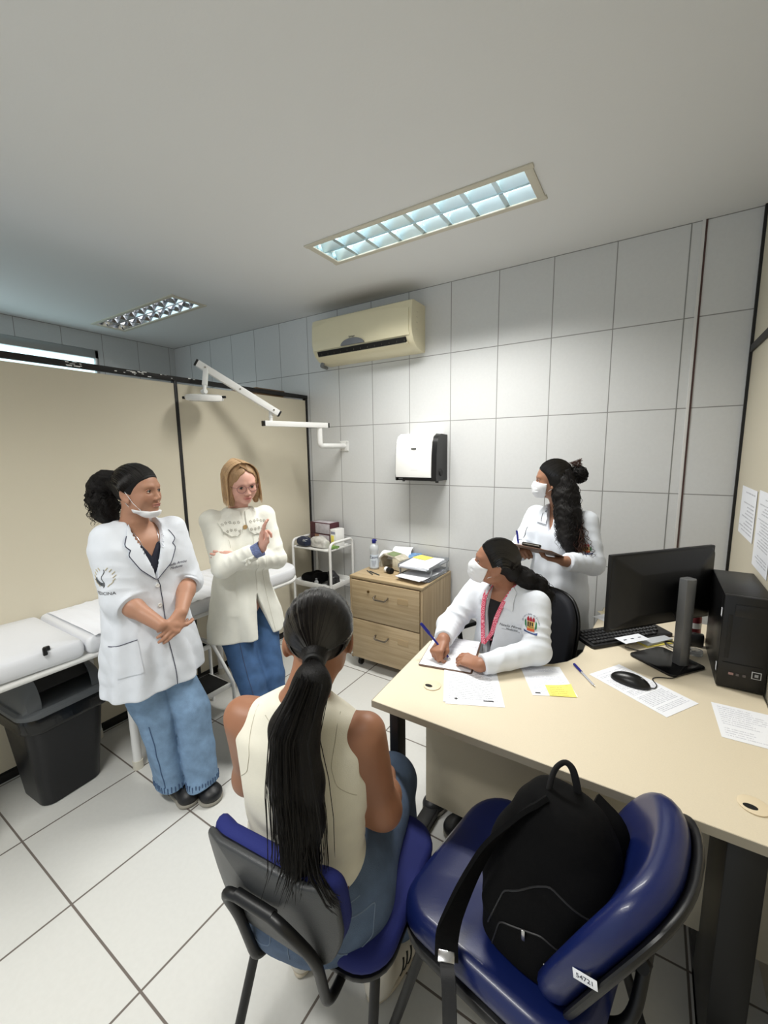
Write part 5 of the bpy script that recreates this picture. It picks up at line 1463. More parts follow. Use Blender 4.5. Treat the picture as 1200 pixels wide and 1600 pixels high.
# eyelet collar with scalloped edge
rr_ = random.Random(5); EYS = mat('eyelet_shadow', S(168, 166, 156), .8)
for q in (-1, 1):
    bm = BM(); cen = [(.012, 1.285), (.058, 1.300), (.098, 1.268)]
    outer = [(q * .128, 1.235), (q * .112, 1.195), (q * .080, 1.168), (q * .048, 1.162), (q * .022, 1.180), (q * .010, 1.215)]
    o2 = []
    for (x0_, z0_), (x1_, z1_) in zip(outer, outer[1:]):
        for k in range(4):
            t = k / 4; o2.append((x0_ + (x1_ - x0_) * t, z0_ + (z1_ - z0_) * t - .004 * sin(pi * 2 * t)))
    o2.append(outer[-1])
    drape_patch(bm, bv2, [c2p(q * x, z) for x, z in cen] + [c2p(x, z) for x, z in o2], nd2, .005, .0025, cuts=5, relax=2, maxjump=.09)
    col2 = obj('eyelet_collar', bm, COATI, COAT2)
    bm = BM()
    for k in range(10):      # little daisies cut out of the collar
        x = q * (.030 + .020 * (k % 5)); z = (1.196 if k < 5 else 1.236) + rr_.uniform(-.004, .004) - abs(abs(x) - .06) * .3
        for j in range(5):
            a = 2 * pi * j / 5 + k; p_ = c2p(x + .0052 * cos(a), z + .0052 * sin(a)); h_ = bv2.ray_cast(p_, nd2, 2)
            if h_[0] is None: continue
            n_ = h_[1] if h_[1].dot(nd2) < 0 else -h_[1]
            lathe(bm, [(0, 0), (.0026, 0), (.0023, .0006), (0, .0006)], Matrix.Translation(h_[0] + n_ * .0086) @ n_.to_track_quat('Z', 'Y').to_matrix().to_4x4() @ RZ(a), 7, 1.3, .8)
    obj('eyelet_pattern', bm, EYS, col2)
buttons(bv2, [c2p(0, 1.205)], nd2, COAT2, r=.012, m=mat('gold_button', S(196, 168, 120), .35, .5))
bm = BM(); drape_line(bm, bv2, [c2p(.035, 1.16), c2p(.036, 1.0), c2p(.036, .86)], nd2, .0012, .0006)
for q in (-1, 1): drape_line(bm, bv2, [c2p(q * .09, 1.15), c2p(q * .075, .98), c2p(q * .10, .75), c2p(q * .12, .62)], nd2, .0011, .0004)
obj('seam', bm, mat('ivory_seam', S(200, 198, 186), .8), COAT2)
bm = BM(); drape_patch(bm, bv2, [c2p(-.155, .885), c2p(-.07, .875), c2p(-.07, .745), c2p(-.155, .75)], nd2, .0016, .0016); obj('pocket', bm, COATI, COAT2)
bm = BM(); drape_text(bm, bv2, 'Medicina', .013, c2p(.085, 1.135), Vector(Sd2), (0, 0, 1), nd2, .0012, .3); drape_text(bm, bv2, 'Professora', .012, c2p(.085, 1.120), Vector(Sd2), (0, 0, 1), nd2, .0012, .3); obj('embroidered_name', bm, mat('thread_fawn', S(150, 140, 120), .7), COAT2)
# bow on the near cuff and striped shirt cuff
d_ = Vector(unit(rwr2 - rel2)); cc = Vector(rel2 + (rwr2 - rel2) * .62)
bm = BM(); u_ = d_.orthogonal().normalized(); w_ = d_.cross(u_)
rings(bm, [[Vector(rwr2) + d_ * t_ + (u_ * cos(a_) + w_ * sin(a_)) * rr * (1 + .05 * sin(5 * a_)) for a_ in [2 * pi * k / 30 for k in range(30)]] for t_, rr in ((-.045, .034), (-.002, .038), (.0, .036), (-.04, .032))], cap=False, closed=True)
obj('shirt_cuff', bm, STRIPE if 'STRIPE' in globals() else mat('blue_striped_cotton', S(120, 132, 176), .8, var=.5, vscale=60, stretch=(1, 1, 8)), P2)
bm = BM(); nb = Vector((.8, -.55, -.1)).normalized(); sd_ = d_.cross(nb).normalized(); pc = cc + nb * .049
for q in (-1, 1):
    tube(bm, [pc, pc + (d_ * .9 + sd_ * q * .2).normalized() * q * .018 + nb * .007, pc + d_ * q * .032 + nb * .002], [.004, .009, .006], 8, flat=.5)
    tube(bm, [pc, pc + d_ * q * .010 - Vector((0, 0, .03)) + nb * .001], [.004, .006], 6, flat=.35)
obj('cuff_bow', bm, COATI, COAT2)
# slim jeans
J = Field()
def jf2(seed): return lambda P, t: .004 * wob(P, 20, seed) + .002 * wob(P, 45, seed + 2)
for q, kn, an in ((-1, at2(-.045, .20, .38), at2(-.02, .295, .10)), (1, at2(.075, .17, .38), at2(.065, .24, .09))):
    J.cone(at2(q * .078, -.01, .70), kn, .096, .068, .02, disp=jf2(q + 3)); J.cone(kn, an, .068, .056, .015, disp=jf2(q + 5))
jn2, bj2 = sculpt('jeans', J, (-2.06, 1.15, .03), (-1.42, 1.74, .80), .0045, DENIM_M, P2)
bm = BM(); drape_line(bm, bj2, [at2(-.085, .5, .66), at2(-.075, .5, .45), at2(-.045, .5, .2)], nd2, .0014, .0006); obj('seam', bm, THREAD, jn2)
t0_ = at2(-.015, .30, 0); shoe(P2, t0_ + Fw2 * .16, t0_ - Fw2 * .05, .085, mat('nude_shoe', S(176, 140, 120), .5), SOL, .06)
t0_ = at2(.065, .25, 0); shoe(P2, t0_ + Fw2 * .16, t0_ - Fw2 * .05, .085, bpy.data.materials['nude_shoe'], SOL, .06)
# bob hair: cap plus two side curtains, hollowed for the face
HF = Field(); HF.ell(g2(0, -.014, .036), V3(.086, .098, .090) * .94, R2)
for q in (-1, 1):
    HF.cone(g2(q * .064, -.010, .020), g2(q * .070, .004, -.050), .030, .030, .03); HF.cone(g2(q * .070, .004, -.050), g2(q * .068, .022, -.108), .028, .012, .02)
HF.cone(g2(0, -.075, .0), g2(0, -.070, -.085), .058, .040, .03)
def facehole(P):
    L = ((P - O2) @ R2) / .94
    w = np.interp(L[:, 2], [-.13, -.06, .0, .040, .066, .082], [.044, .054, .058, .050, .034, .004]) 
    sd = L[:, 0] + .010 * (L[:, 2] > .03)
    return np.maximum(np.abs(sd) - w, .030 - L[:, 1]) * .9
HF.fn(facehole, .010, -1)
HF.fn(lambda P: (-.112 - (((P - O2) @ R2) / .94)[:, 2]) * .94, .008, 2)
hair2, _ = sculpt('hair', HF, O2 - .18, O2 + .17, .0034, HBLOND, P2)
bm = BM(); rr_ = random.Random(8)
for k in range(150):   # separate locks combed from the parting to the tips
    q = rr_.choice((-1, 1)); a = rr_.uniform(-1.15, .62) if q > 0 else rr_.uniform(-1.15, .70)
    yb_ = -.014 + .10 * sin(a) * .9; P_ = []
    for j in range(12):
        t = j / 11; ph = pi / 2 * min(1, t * 1.9)
        x = q * (.002 + .087 * sin(ph)) + (.0 if t < .5 else q * .004 * sin(3 * (t - .5))); z = .036 + .092 * cos(ph) - max(0, t - .5) * (.285 + .02 * sin(k)); y = yb_ + (.022 * max(0, t - .5) if a > 0 else .03 * max(0, t - .45))
        r_ = cos(a) ** .5 if abs(a) < 1.5 else .2
        P_.append(Vector(g2(x * (.30 + .70 * max(.25, cos(a))) if a < -.6 else x, y, z)))
    tube(bm, P_, [.0016] * 10 + [.0012, .0004], 5)
obj('hair_locks', bm, hairmat('blonde_highlights', S(186, 154, 116), .4), hair2)
bm = BM()     # side-swept fringe
for k in range(26):
    t = k / 45; P_ = [Vector(g2(.016 - .002 * k / 45, .020 + .055 * t, .122 - .030 * t * t)), Vector(g2(-.026, .035 + .048 * t, .104 - .032 * t)), Vector(g2(-.056, .028 + .040 * t, .062 - .034 * t)), Vector(g2(-.074, .018 + .028 * t, .010 - .03 * t)), Vector(g2(-.078, .016 + .026 * t, -.055))]
    tube(bm, fillet(P_, .04, 4), .0022, 5)
for k in range(16):
    t = k / 29; P_ = [Vector(g2(.016, .020 + .055 * t, .122 - .030 * t * t)), Vector(g2(.048, .030 + .042 * t, .092 - .028 * t)), Vector(g2(.072, .020 + .034 * t, .042 - .03 * t)), Vector(g2(.078, .012 + .028 * t, -.03))]
    tube(bm, fillet(P_, .04, 4), .0022, 5)
obj('fringe', bm, HBLOND, hair2)
# glasses
gl = []
bm = BM()
for q in (-1, 1):
    P_ = [Vector(g2(q * .0325 + .0245 * cos(a), .0935 - .25 * abs(.0245 * cos(a) * .35) - .004 * (q * cos(a) > 0), -.004 + .0205 * sin(a))) for a in [2 * pi * k / 28 for k in range(28)]]
    tube(bm, P_, .0015, 6, closed=True); gl.append(P_)
    tube(bm, [Vector(g2(q * .0570, .089, .004)), Vector(g2(q * .073, .060, .006)), Vector(g2(q * .079, .0, .004))], .0014, 6)
tube(bm, [Vector(g2(-.009, .0935, .001)), Vector(g2(0, .0965, .004)), Vector(g2(.009, .0935, .001))], .0014, 6)
gs = obj('glasses', bm, mat('rose_gold_frame', S(150, 110, 108), .3, .6), P2)
# ------------------------------------------------------------------ seated masked student writing at the desk
P3 = person('seated woman in a face mask and pink lanyard writing at the desk', (-.48, 1.80, 0))
SK3 = mat('warm_brown_skin', S(158, 112, 88), .5, sss=.08, attr='Col', bump=.05, bscale=120)
O3 = V3(-.548, 1.745, 1.100); R3 = head_frame(-157, 13, 4); s3 = .93
g3 = lambda x, y, z: O3 + R3 @ (V3(x, y, z) * s3)
Fw3 = unit(V3(-.42, -.91, 0)); Sd3 = V3(.91, -.42, 0)       # her left is towards +X
c3 = V3(-.500, 1.815, .022)
at3 = lambda s_, f_, z: c3 + Sd3 * s_ + Fw3 * f_ + V3(0, 0, z)
lsh3, rsh3 = at3(.145, .0, .925), at3(-.155, .02, .925)
lel3, rel3 = V3(-.335, 1.640, .795), V3(-.735, 1.700, .790)
lwr3, rwr3 = V3(-.500, 1.455, .775), V3(-.690, 1.530, .800)
B = Field(); add_head(B, O3, R3, s3, neck=at3(0, .0, .965), nr=.046)
B.loft([(at3(0, -.02, .44), .16, .11), (at3(0, -.01, .60), .145, .11), (at3(0, 0, .74), .12, .09), (at3(0, 0, .86), .135, .09), (at3(0, 0, .925), .145, .075), (at3(0, 0, .965), .075, .05)], Sd3, .03)
arm(B, lsh3, lel3, lwr3); arm(B, rsh3, rel3, rwr3)
# left hand flat on the clipboard paper, right fist holding the pen
hand(B, lwr3, (-.93, .22, -.04), (0, -.35, .94), 1, [(18, 22, 12), (22, 26, 14), (26, 28, 16), (30, 30, 18)], s=.92, thumb=((.018, .018, -.008), (.036, .042, -.012), (.036, .068, -.014), (.028, .090, -.012)))
hand(B, rwr3, (.02, -.93, -.30), (-.25, -.25, .90), -1, [(48, 58, 34), (60, 72, 40), (72, 78, 40), (80, 80, 40)], s=.92, thumb=((.018, .022, -.012), (.030, .046, -.022), (.018, .066, -.032), (.004, .078, -.034)))
for q in (-1, 1): B.cone(at3(q * .07, .0, .48), at3(q * .06, .28, .48), .06, .050, .03); B.cone(at3(q * .06, .28, .48), at3(q * .07, .27, .05), .045, .034, .02)
body3, bvb3 = sculpt('body', B, (-.92, 1.30, .03), (-.22, 1.98, 1.25), .006, SK3, P3, ([(-.80, -.40, .0028)], [(1.34, 1.56, .0028), (1.62, 1.86, .0028)], [(.70, .84, .0028), (.97, 1.22, .0024)]),
    col=skin_col(inv_head(O3, R3, s3), S(158, 112, 88), S(120, 70, 62)))
face_bits(O3, R3, s3, P3, iris=S(36, 22, 14), brow=S(24, 16, 14), gaze=(.10, .05), skinm=mat('warm_lid', S(140, 96, 76), .5))
C3_ = Field()
f3 = lambda th, t, P: .005 * np.sin(6 * th + 5 * t + 2 * wob(P, 8, 4)) * (1 - t) + .0035 * wob(P, 17, 3) + .002 * wob(P, 36, 2)
C3_.loft([(at3(0, .0, .56), .185, .150), (at3(0, 0, .66), .165, .135), (at3(0, 0, .76), .150, .120), (at3(0, 0, .86), .165, .115), (at3(0, 0, .925), .160, .090), (at3(0, 0, .965), .105, .072), (at3(0, 0, .995), .066, .062)], Sd3, .03, n=2.2, fold=f3)
sleeve(C3_, [lsh3, lel3, lwr3], [.057, .052, .038], .97, ph=1.2, fr=26, amp=.0042); sleeve(C3_, [rsh3, rel3, rwr3], [.060, .055, .038], .92, ph=3.2, fr=26, amp=.0042)
C3_.cone(at3(0, 0, .95), at3(0, .01, 1.05), .052, .056, .005, -1)
C3_.fn(lambda P: np.maximum(np.abs((P - c3) @ Sd3 - .004) - np.interp(P[:, 2], [.56, .69, .70, .78, .93, 1.0], [.060, .012, .006, .018, .044, .056]), -((P - c3) @ Fw3 - .0)), .004, -1)
COAT3, bv3 = sculpt('lab_coat', C3_, (-.95, 1.30, .55), (-.18, 2.02, 1.03), .0042, COATW, P3)
TT = Field(); TT.loft([(at3(0, 0, .50), .15, .115), (at3(0, 0, .74), .130, .106), (at3(0, 0, .86), .142, .101), (at3(0, 0, .912), .13, .08)], Sd3, .02)
for q in (-1, 1): TT.cone(at3(q * .07, .0, .48), at3(q * .06, .30, .48), .085, .066, .03); TT.cone(at3(q * .06, .30, .48), at3(q * .07, .28, .08), .062, .055, .02)
sculpt('black_clothes', TT, (-.90, 1.25, .05), (-.20, 2.0, .94), .006, cloth('black_cotton', S(18, 18, 22)), P3)
nd3 = -Vector(Fw3); p3 = lambda s_, z, f=.30: Vector(at3(s_, f, z))
for q in (-1, 1):
    bm = BM(); drape_patch(bm, bv3, [p3(.004 + q * .046, .992), p3(.004 + q * .080, .962), p3(.004 + q * .092, .895), p3(.004 + q * .040, .905), p3(.004 + q * .040, .96)], nd3, .005, .003, cuts=5, relax=2, maxjump=.06)
    obj('collar', bm, COATW, COAT3)
bm = BM(); drape_line(bm, bv3, [p3(.020, .80), p3(.016, .70), p3(.03, .64)], nd3, .0012, .0006); drape_line(bm, bv3, [p3(.06, .815), p3(.13, .812)], nd3, .0014, .0006); obj('seam', bm, mat('coat_seam', S(186, 190, 198), .8), COAT3)
bm = BM(); drape_text(bm, bv3, 'Natalia Moraes', .015, p3(.095, .832), Vector(Sd3), (0, 0, 1), nd3, .0012, .4); drape_text(bm, bv3, 'Medicina', .012, p3(.098, .818), Vector(Sd3), (0, 0, 1), nd3, .0012, .3); obj('embroidered_name', bm, mat('thread_black', S(40, 40, 48), .7), COAT3)
# crest on the left sleeve
def crest(bv, c, ex_, d, parent, s=1.0, arc_text='Universidade do Estado'):
    c = Vector(c); ex_ = Vector(ex_).normalized(); ez = Vector((0, 0, 1)); P = lambda x, z: c + ex_ * x * s + ez * z * s
    def patch(name, polys, m, off=.0012):
        bm = BM()
        for po in polys: drape_patch(bm, bv, [P(x, z) for x, z in po], d, off, .0006, cuts=4, relax=0)
        if len(bm.verts): return obj(name, bm, m, parent)
        bm.free()
    R_ = lambda x0, z0, x1, z1: [(x0, z0), (x1, z0), (x1, z1), (x0, z1)]
    patch('crest_shield', [R_(-.016, -.018, .016, .016)], mat('crest_gold', S(196, 160, 84), .7))
    patch('crest_tower', [R_(-.014, -.004, -.008, .013), R_(-.005, -.004, .001, .013), R_(.004, -.004, .010, .013)], mat('crest_black', S(30, 22, 20), .7), .0019)
    patch('crest_base', [R_(-.016, -.019, .016, -.009)], mat('crest_orange', S(206, 92, 52), .7), .0019)
    patch('crest_flames', [[(x - .005, .017), (x + .005, .017), (x + .0055, .026), (x, .036), (x - .0055, .026)] for x in (-.012, 0, .012)], mat('crest_red', S(160, 26, 46), .7))
    patch('crest_laurel', [[(q * .018, -.012), (q * .026, -.004), (q * .027, .014), (q * .022, .022), (q * .019, .006)] for q in (-1, 1)], mat('crest_green', S(48, 120, 72), .7))
    patch('crest_ribbon', [[(-.028, -.028), (.028, -.028), (.030, -.020), (.014, -.024), (-.014, -.024), (-.030, -.020)]], mat('crest_blue', S(44, 66, 120), .7))
    bm = BM(); n_ = len(arc_text)
    for i, ch in enumerate(arc_text):
        if ch == ' ': continue
        a = radians(168 - 156 * i / (n_ - 1)); dx = ex_ * sin(a) - ez * cos(a); dz = ex_ * cos(a) + ez * sin(a)
        drape_text(bm, bv, ch, .0095 * s, P(.038 * cos(a), .002 + .042 * sin(a)), dx, dz, d, .0012)
    obj('crest_lettering', bm, mat('crest_text', S(40, 52, 96), .7), parent)
crest(bv3, (lsh3 + lel3) / 2 + V3(.045, -.3, .045), (.97, -.25, 0), (-.22, .97, -.1), COAT3, .95)
# hair: parted cap and a low curly tail
HF = Field(); HF.ell(g3(0, -.014, .034), V3(.081, .096, .088) * s3, R3)
scalp_cut(HF, O3, R3, s3, [(-.08, -.050), (-.045, -.026), (-.024, -.012), (-.006, .022), (.02, .036), (.042, .052), (.066, .080), (.12, .12)])
HF.fn(lambda P: (-.070 - (((P - O3) @ R3) / s3)[:, 2]) * s3, .01, 2)
HF.ell(g3(0, -.092, -.020), V3(.046, .036, .044), R3, .03)
hair3, _ = sculpt('hair', HF, O3 - .17, O3 + .17, .0034, HBLACK, P3)
bm = BM(); comb(bm, g3, (0, -.014, .034), (.0818, .0968, .0885), (0, -.10, -.02), 150, 5); obj('combed_hair', bm, HGLOSS, hair3)
tl3 = [Vector(g3(*q)) for q in ((0, -.100, -.015), (.0, -.150, -.035))] + [Vector(p) for p in ((-.385, 1.835, .998), (-.355, 1.840, .955), (-.345, 1.835, .905))]
TF = Field(); TF.chain([V3(*p) for p in tl3], [.034, .042, .042, .036, .018], .02, disp=lambda P, t: .005 * wob(P, 60, 2) + .003 * wob(P, 130, 1))
tm = np.array(tl3); sculpt('ponytail_core', TF, tm.min(0) - .08, tm.max(0) + .08, .005, HDARK, hair3)
bm = BM(); strands(bm, tl3, 130, [.034, .046, .050, .048, .034], 40, .0012, curl=.0065, cfreq=8, seed=9, frizz=.02, side=4); obj('ponytail', bm, HDARK, hair3, smooth=60)
def worn_mask(O, R, s, parent, top=.010, tilt=0):
    g = lambda x, y, z: O + R @ (V3(x, y, z) * s)
    L_ = lambda P: ((P - O) @ R) / s
    hd = Field(); add_head(hd, O, R, s); hd.ell(g(0, .064, -.052), V3(.036, .038, .046) * s, R, .03)
    mk = Field(); mk.fn(lambda P: hd(P) - .005)
    mk.fn(lambda P: (L_(P)[:, 2] + .014 - .22 * np.maximum(L_(P)[:, 1] - .055, 0)) * s, .003, 2)
    mk.fn(lambda P: -(L_(P)[:, 2] + .101) * s, .004, 2)
    mk.fn(lambda P: -(L_(P)[:, 1] - .034 + .10 * (L_(P)[:, 2] + .05)) * s, .003, 2)
    mk.fn(lambda P: np.maximum(-hd(P) - .004, -.1) * 1.0, .001, 2)
    m_, bvm = sculpt('face_mask', mk, O - .15, O + .15, .0028, MASK, parent)
    bm = BM()
    for q in (-1, 1):
        tube(bm, [Vector(g(q * .048, .046, -.014)), Vector(g(q * .068, .018, .0)), Vector(g(q * .078, -.006, .014)), Vector(g(q * .082, -.022, .008))], .0012, 6)
        tube(bm, [Vector(g(q * .044, .040, -.088)), Vector(g(q * .064, .016, -.052)), Vector(g(q * .078, -.014, -.030)), Vector(g(q * .082, -.022, .008))], .0012, 6)
    obj('ear_loop', bm, MASK, m_)
    bm = BM()
    for k in range(3):
        z = -.034 - .017 * k
        drape_line(bm, bvm, [Vector(g(x, .2, z - .10 * x * x)) for x in (-.042, -.02, 0, .02, .042)], -Vector(R[:, 1]), .0009, .0002)
    obj('pleat', bm, mat('mask_fold', S(205, 208, 214), .8), m_)
worn_mask(O3, R3, s3, P3)
# lanyard
LY = bpy.data.materials.new('pink_patterned_ribbon'); LY.use_nodes = True; nt = LY.node_tree; b_ = nt.nodes['Principled BSDF']
tc = nd(nt, 'ShaderNodeTexCoord'); vo = nd(nt, 'ShaderNodeTexVoronoi'); vo.inputs['Scale'].default_value = 42; nt.links.new(tc.outputs['Object'], vo.inputs['Vector'])
sn = nd(nt, 'ShaderNodeMath', operation='SINE'); ml_ = nd(nt, 'ShaderNodeMath', operation='MULTIPLY'); ml_.inputs[1].default_value = 22; nt.links.new(vo.outputs[0], ml_.inputs[0]); nt.links.new(ml_.outputs[0], sn.inputs[0])
cr = nd(nt, 'ShaderNodeValToRGB'); cr.color_ramp.elements[0].position = .45; cr.color_ramp.elements[1].position = .6; cr.color_ramp.elements[0].color = S(222, 84, 112); cr.color_ramp.elements[1].color = S(244, 176, 190)
nt.links.new(sn.outputs[0], cr.inputs[0]); nt.links.new(cr.outputs[0], b_.inputs['Base Color']); b_.inputs['Roughness'].default_value = .6
def ribbon(bm, pts, wdir, w_, th=.0012):
    P = [Vector(p) for p in pts]; R_ = []
    for i, p in enumerate(P):
        t = (P[min(i + 1, len(P) - 1)] - P[max(i - 1, 0)]).normalized(); wd = (wdir[i] if isinstance(wdir, list) else Vector(wdir)); wd = (wd - t * wd.dot(t)).normalized(); n = t.cross(wd)
        R_.append([p + wd * w_ / 2 + n * th, p + wd * w_ / 2 - n * th, p - wd * w_ / 2 - n * th, p - wd * w_ / 2 + n * th])
    rings(bm, R_)
bm = BM()
fr3 = lambda s_, z, o=0: Vector(at3(s_, 0, z)) + Vector(Fw3) * o
def onb(s_, z, off=.012):
    h_ = bv3.ray_cast(p3(s_, z), nd3, .6); h2 = bvb3.ray_cast(p3(s_, z), nd3, .6)
    c_ = [q[0] for q in (h_, h2) if q[0] is not None]; q = min(c_, key=lambda v: (v - p3(s_, z)).length) if c_ else p3(s_, z, .1)
    return q + Vector(Fw3) * off
for q in (-1, 1):
    pts = fillet([fr3(q * .050, .995, -.030), fr3(q * .058, .985, .030), onb(q * .052, .93), onb(q * .040, .86), onb(q * .014 - .012, .765, .016), onb(-.012, .725, .018)], .03, 5)
    ribbon(bm, pts, Vector(Sd3) + Vector((0, 0, .3 * q)), .021)
ly = obj('lanyard', bm, LY, P3)
bm = BM(); tube(bm, [onb(-.012, .728, .018), onb(-.012, .70, .020), onb(-.012, .69, .020)], .0016, 6); obj('lanyard_clip', bm, M['chrome'], ly)
bm = BM(); box(bm, (0, 0, 0), (.034, .006, .012), .002, m=Matrix.Translation(onb(-.010, .738, .019)) @ RZ(atan2(Fw3[1], Fw3[0]) + pi / 2) @ RY(radians(-20))); obj('lanyard_crimp', bm, LY, ly)
for q in (-1, 1): shoe(P3, at3(q * .07, .42, -.022), at3(q * .07, .22, -.022), .085, BSH, SOL, .06)

# ------------------------------------------------------------------ masked student standing with a clipboard
P4 = person('standing woman in a face mask with very long curly hair, writing on a clipboard', (-.42, 2.44, 0))
O4 = V3(-.452, 2.425, 1.415); R4 = head_frame(-166, 1, 0); s4 = .93
g4 = lambda x, y, z: O4 + R4 @ (V3(x, y, z) * s4)
Fw4 = unit(V3(-.36, -.93, 0)); Sd4 = V3(.93, -.36, 0); c4 = V3(-.410, 2.465, 0)
at4 = lambda s_, f_, z: c4 + Sd4 * s_ + Fw4 * f_ + V3(0, 0, z)
lsh4, rsh4 = at4(.150, .0, 1.205), at4(-.150, .0, 1.205)
lel4, rel4 = V3(-.222, 2.335, 1.000), V3(-.610, 2.400, 1.010)
lwr4, rwr4 = V3(-.335, 2.180, 1.035), V3(-.565, 2.225, 1.060)
B = Field(); add_head(B, O4, R4, s4, neck=at4(0, 0, 1.25), nr=.046)
B.loft([(at4(0, -.02, .60), .14, .10), (at4(0, -.02, .80), .15, .105), (at4(0, 0, .98), .12, .09), (at4(0, 0, 1.13), .135, .095), (at4(0, 0, 1.20), .15, .078), (at4(0, 0, 1.245), .08, .05)], Sd4, .03)
arm(B, lsh4, lel4, lwr4); arm(B, rsh4, rel4, rwr4)
hand(B, lwr4, (-.95, .05, .05), (.1, -.30, -.94), -1, [(14, 26, 16), (18, 30, 16), (22, 32, 18), (26, 32, 18)], s=.92, thumb=((.020, .020, -.010), (.040, .040, -.020), (.040, .064, -.030), (.034, .086, -.034)))
hand(B, rwr4, (.45, -.75, .05), (-.3, -.3, .85), -1, [(44, 56, 34), (56, 70, 40), (68, 76, 40), (76, 78, 40)], s=.90, thumb=((.018, .022, -.012), (.030, .046, -.022), (.018, .066, -.032), (.004, .078, -.034)))
for q in (-1, 1): B.cone(at4(q * .07, -.02, .66), at4(q * .065, .0, .40), .065, .05, .03); B.cone(at4(q * .065, .0, .40), at4(q * .065, -.01, .07), .050, .036, .02)
body4, bvb4 = sculpt('body', B, (-.74, 2.08, .03), (-.12, 2.62, 1.56), .006, SK3, P4, ([(-.62, -.34, .003)], [(2.12, 2.30, .003)], [(.98, 1.12, .003), (1.28, 1.52, .0026)]),
    col=skin_col(inv_head(O4, R4, s4), S(150, 108, 84), S(120, 70, 62)))
face_bits(O4, R4, s4, P4, iris=S(36, 22, 14), brow=S(24, 16, 14), gaze=(.05, 0), skinm=bpy.data.materials['warm_lid'])
C4 = Field()
f4 = lambda th, t, P: (1 - t) * (.010 * np.sin(5 * th + 2 * wob(P, 5, 4)) + .004 * np.sin(11 * th)) + .0035 * wob(P, 17, 8) + .002 * wob(P, 36, 6)
C4.loft([(at4(0, .01, .50), .185, .140), (at4(0, 0, .66), .172, .136), (at4(0, 0, .82), .165, .128), (at4(0, 0, .98), .148, .112), (at4(0, 0, 1.12), .158, .116), (at4(0, 0, 1.20), .165, .094), (at4(0, 0, 1.245), .105, .074), (at4(0, 0, 1.285), .064, .062)], Sd4, .03, n=2.2, fold=f4)
sleeve(C4, [lsh4, lel4, lwr4], [.060, .058, .044], .90, ph=2.2, fr=24, amp=.0045); sleeve(C4, [rsh4, rel4, rwr4], [.060, .056, .042], .90, ph=5.2, fr=24, amp=.0045)
C4.cone(at4(0, 0, 1.245), at4(0, .01, 1.33), .052, .055, .005, -1)
C4.fn(lambda P: np.maximum(np.abs((P - c4) @ Sd4) - np.interp(P[:, 2], [1.13, 1.20, 1.28], [-.002, .018, .046]), -((P - c4) @ Fw4 - .0)), .004, -1)
COAT4, bv4 = sculpt('lab_coat', C4, (-.78, 2.08, .48), (-.08, 2.72, 1.32), .0045, COATW, P4)
nd4 = -Vector(Fw4); p4 = lambda s_, z, f=.30: Vector(at4(s_, f, z))
for q in (-1, 1):
    bm = BM(); drape_patch(bm, bv4, [p4(q * .042, 1.285), p4(q * .078, 1.255), p4(q * .085, 1.185), p4(q * .020, 1.180), p4(q * .024, 1.23)], nd4, .005, .003, cuts=5, relax=2, maxjump=.06)
    obj('collar', bm, COATW, COAT4)
bm = BM(); drape_line(bm, bv4, [p4(-.05, 1.235), p4(-.055, 1.222), p4(-.045, 1.21), p4(-.055, 1.198), p4(-.05, 1.19)], nd4, .0015, .009); obj('collar_braid', bm, NAVYP, COAT4)
bm = BM(); drape_line(bm, bv4, [p4(.008, 1.17), p4(.008, .9), p4(.012, .52)], nd4, .0013, .0006); drape_line(bm, bv4, [p4(-.14, .86), p4(-.07, .86)], nd4, .0013, .0006); obj('seam', bm, bpy.data.materials['coat_seam'], COAT4)
crest(bv4, (lsh4 + lel4) / 2 + V3(.12, -.26, .0), (.80, .60, 0), (-.55, .83, -.1), COAT4, .8, 'Universidade')
bm = BM(); ec = Vector((rsh4 + rel4) / 2) + Vector((-.05, -.25, 0)); drape_text(bm, bv4, 'MEDICINA', .013, ec + Vector((0, 0, -.03)), (.9, -.3, 0), (0, 0, 1), (.25, .97, 0), .0012); drape_line(bm, bv4, [ec + Vector((.004 * (k % 2), 0, -.015 + k * .008)) for k in range(8)], (.25, .97, 0), .0015, .001); obj('sleeve_lettering', bm, bpy.data.materials['thread_black'], COAT4)
J = Field()
for q in (-1, 1): J.cone(at4(q * .075, -.02, .62), at4(q * .07, -.01, .10), .088, .07, .01)
sculpt('trousers', J, (-.68, 2.20, .03), (-.15, 2.66, .72), .006, cloth('black_trousers', S(30, 30, 36)), P4)
for q in (-1, 1): shoe(P4, at4(q * .07, .13, 0), at4(q * .07, -.08, 0), .085, BSH, SOL, .06)
HF = Field(); HF.ell(g4(0, -.014, .036), V3(.084, .097, .090) * s4, R4)
scalp_cut(HF, O4, R4, s4, [(-.12, -.030), (-.045, .0), (-.006, .024), (.02, .034), (.042, .048), (.066, .076), (.12, .12)])
HF.fn(lambda P: (-.10 - (((P - O4) @ R4) / s4)[:, 2]) * s4, .01, 2)
for q in (-1, 1): HF.cone(g4(q * .060, -.03, -.0), g4(q * .058, -.03, -.08), .030, .034, .03)
hair4, _ = sculpt('hair', HF, O4 - .19, O4 + .17, .0034, HBLACK, P4)
bm = BM(); comb(bm, g4, (0, -.014, .036), (.0848, .0978, .0908), (0, -.12, .05), 150, 6); obj('combed_hair', bm, HGLOSS, hair4)
bc = g4(0, -.138, .040)
BF = Field(); BF.ell(bc, V3(.044, .044, .044), None); sculpt('hair_bun', BF, bc - .07, bc + .07, .004, HDARK, hair4)
bm = BM(); rr_ = random.Random(3)
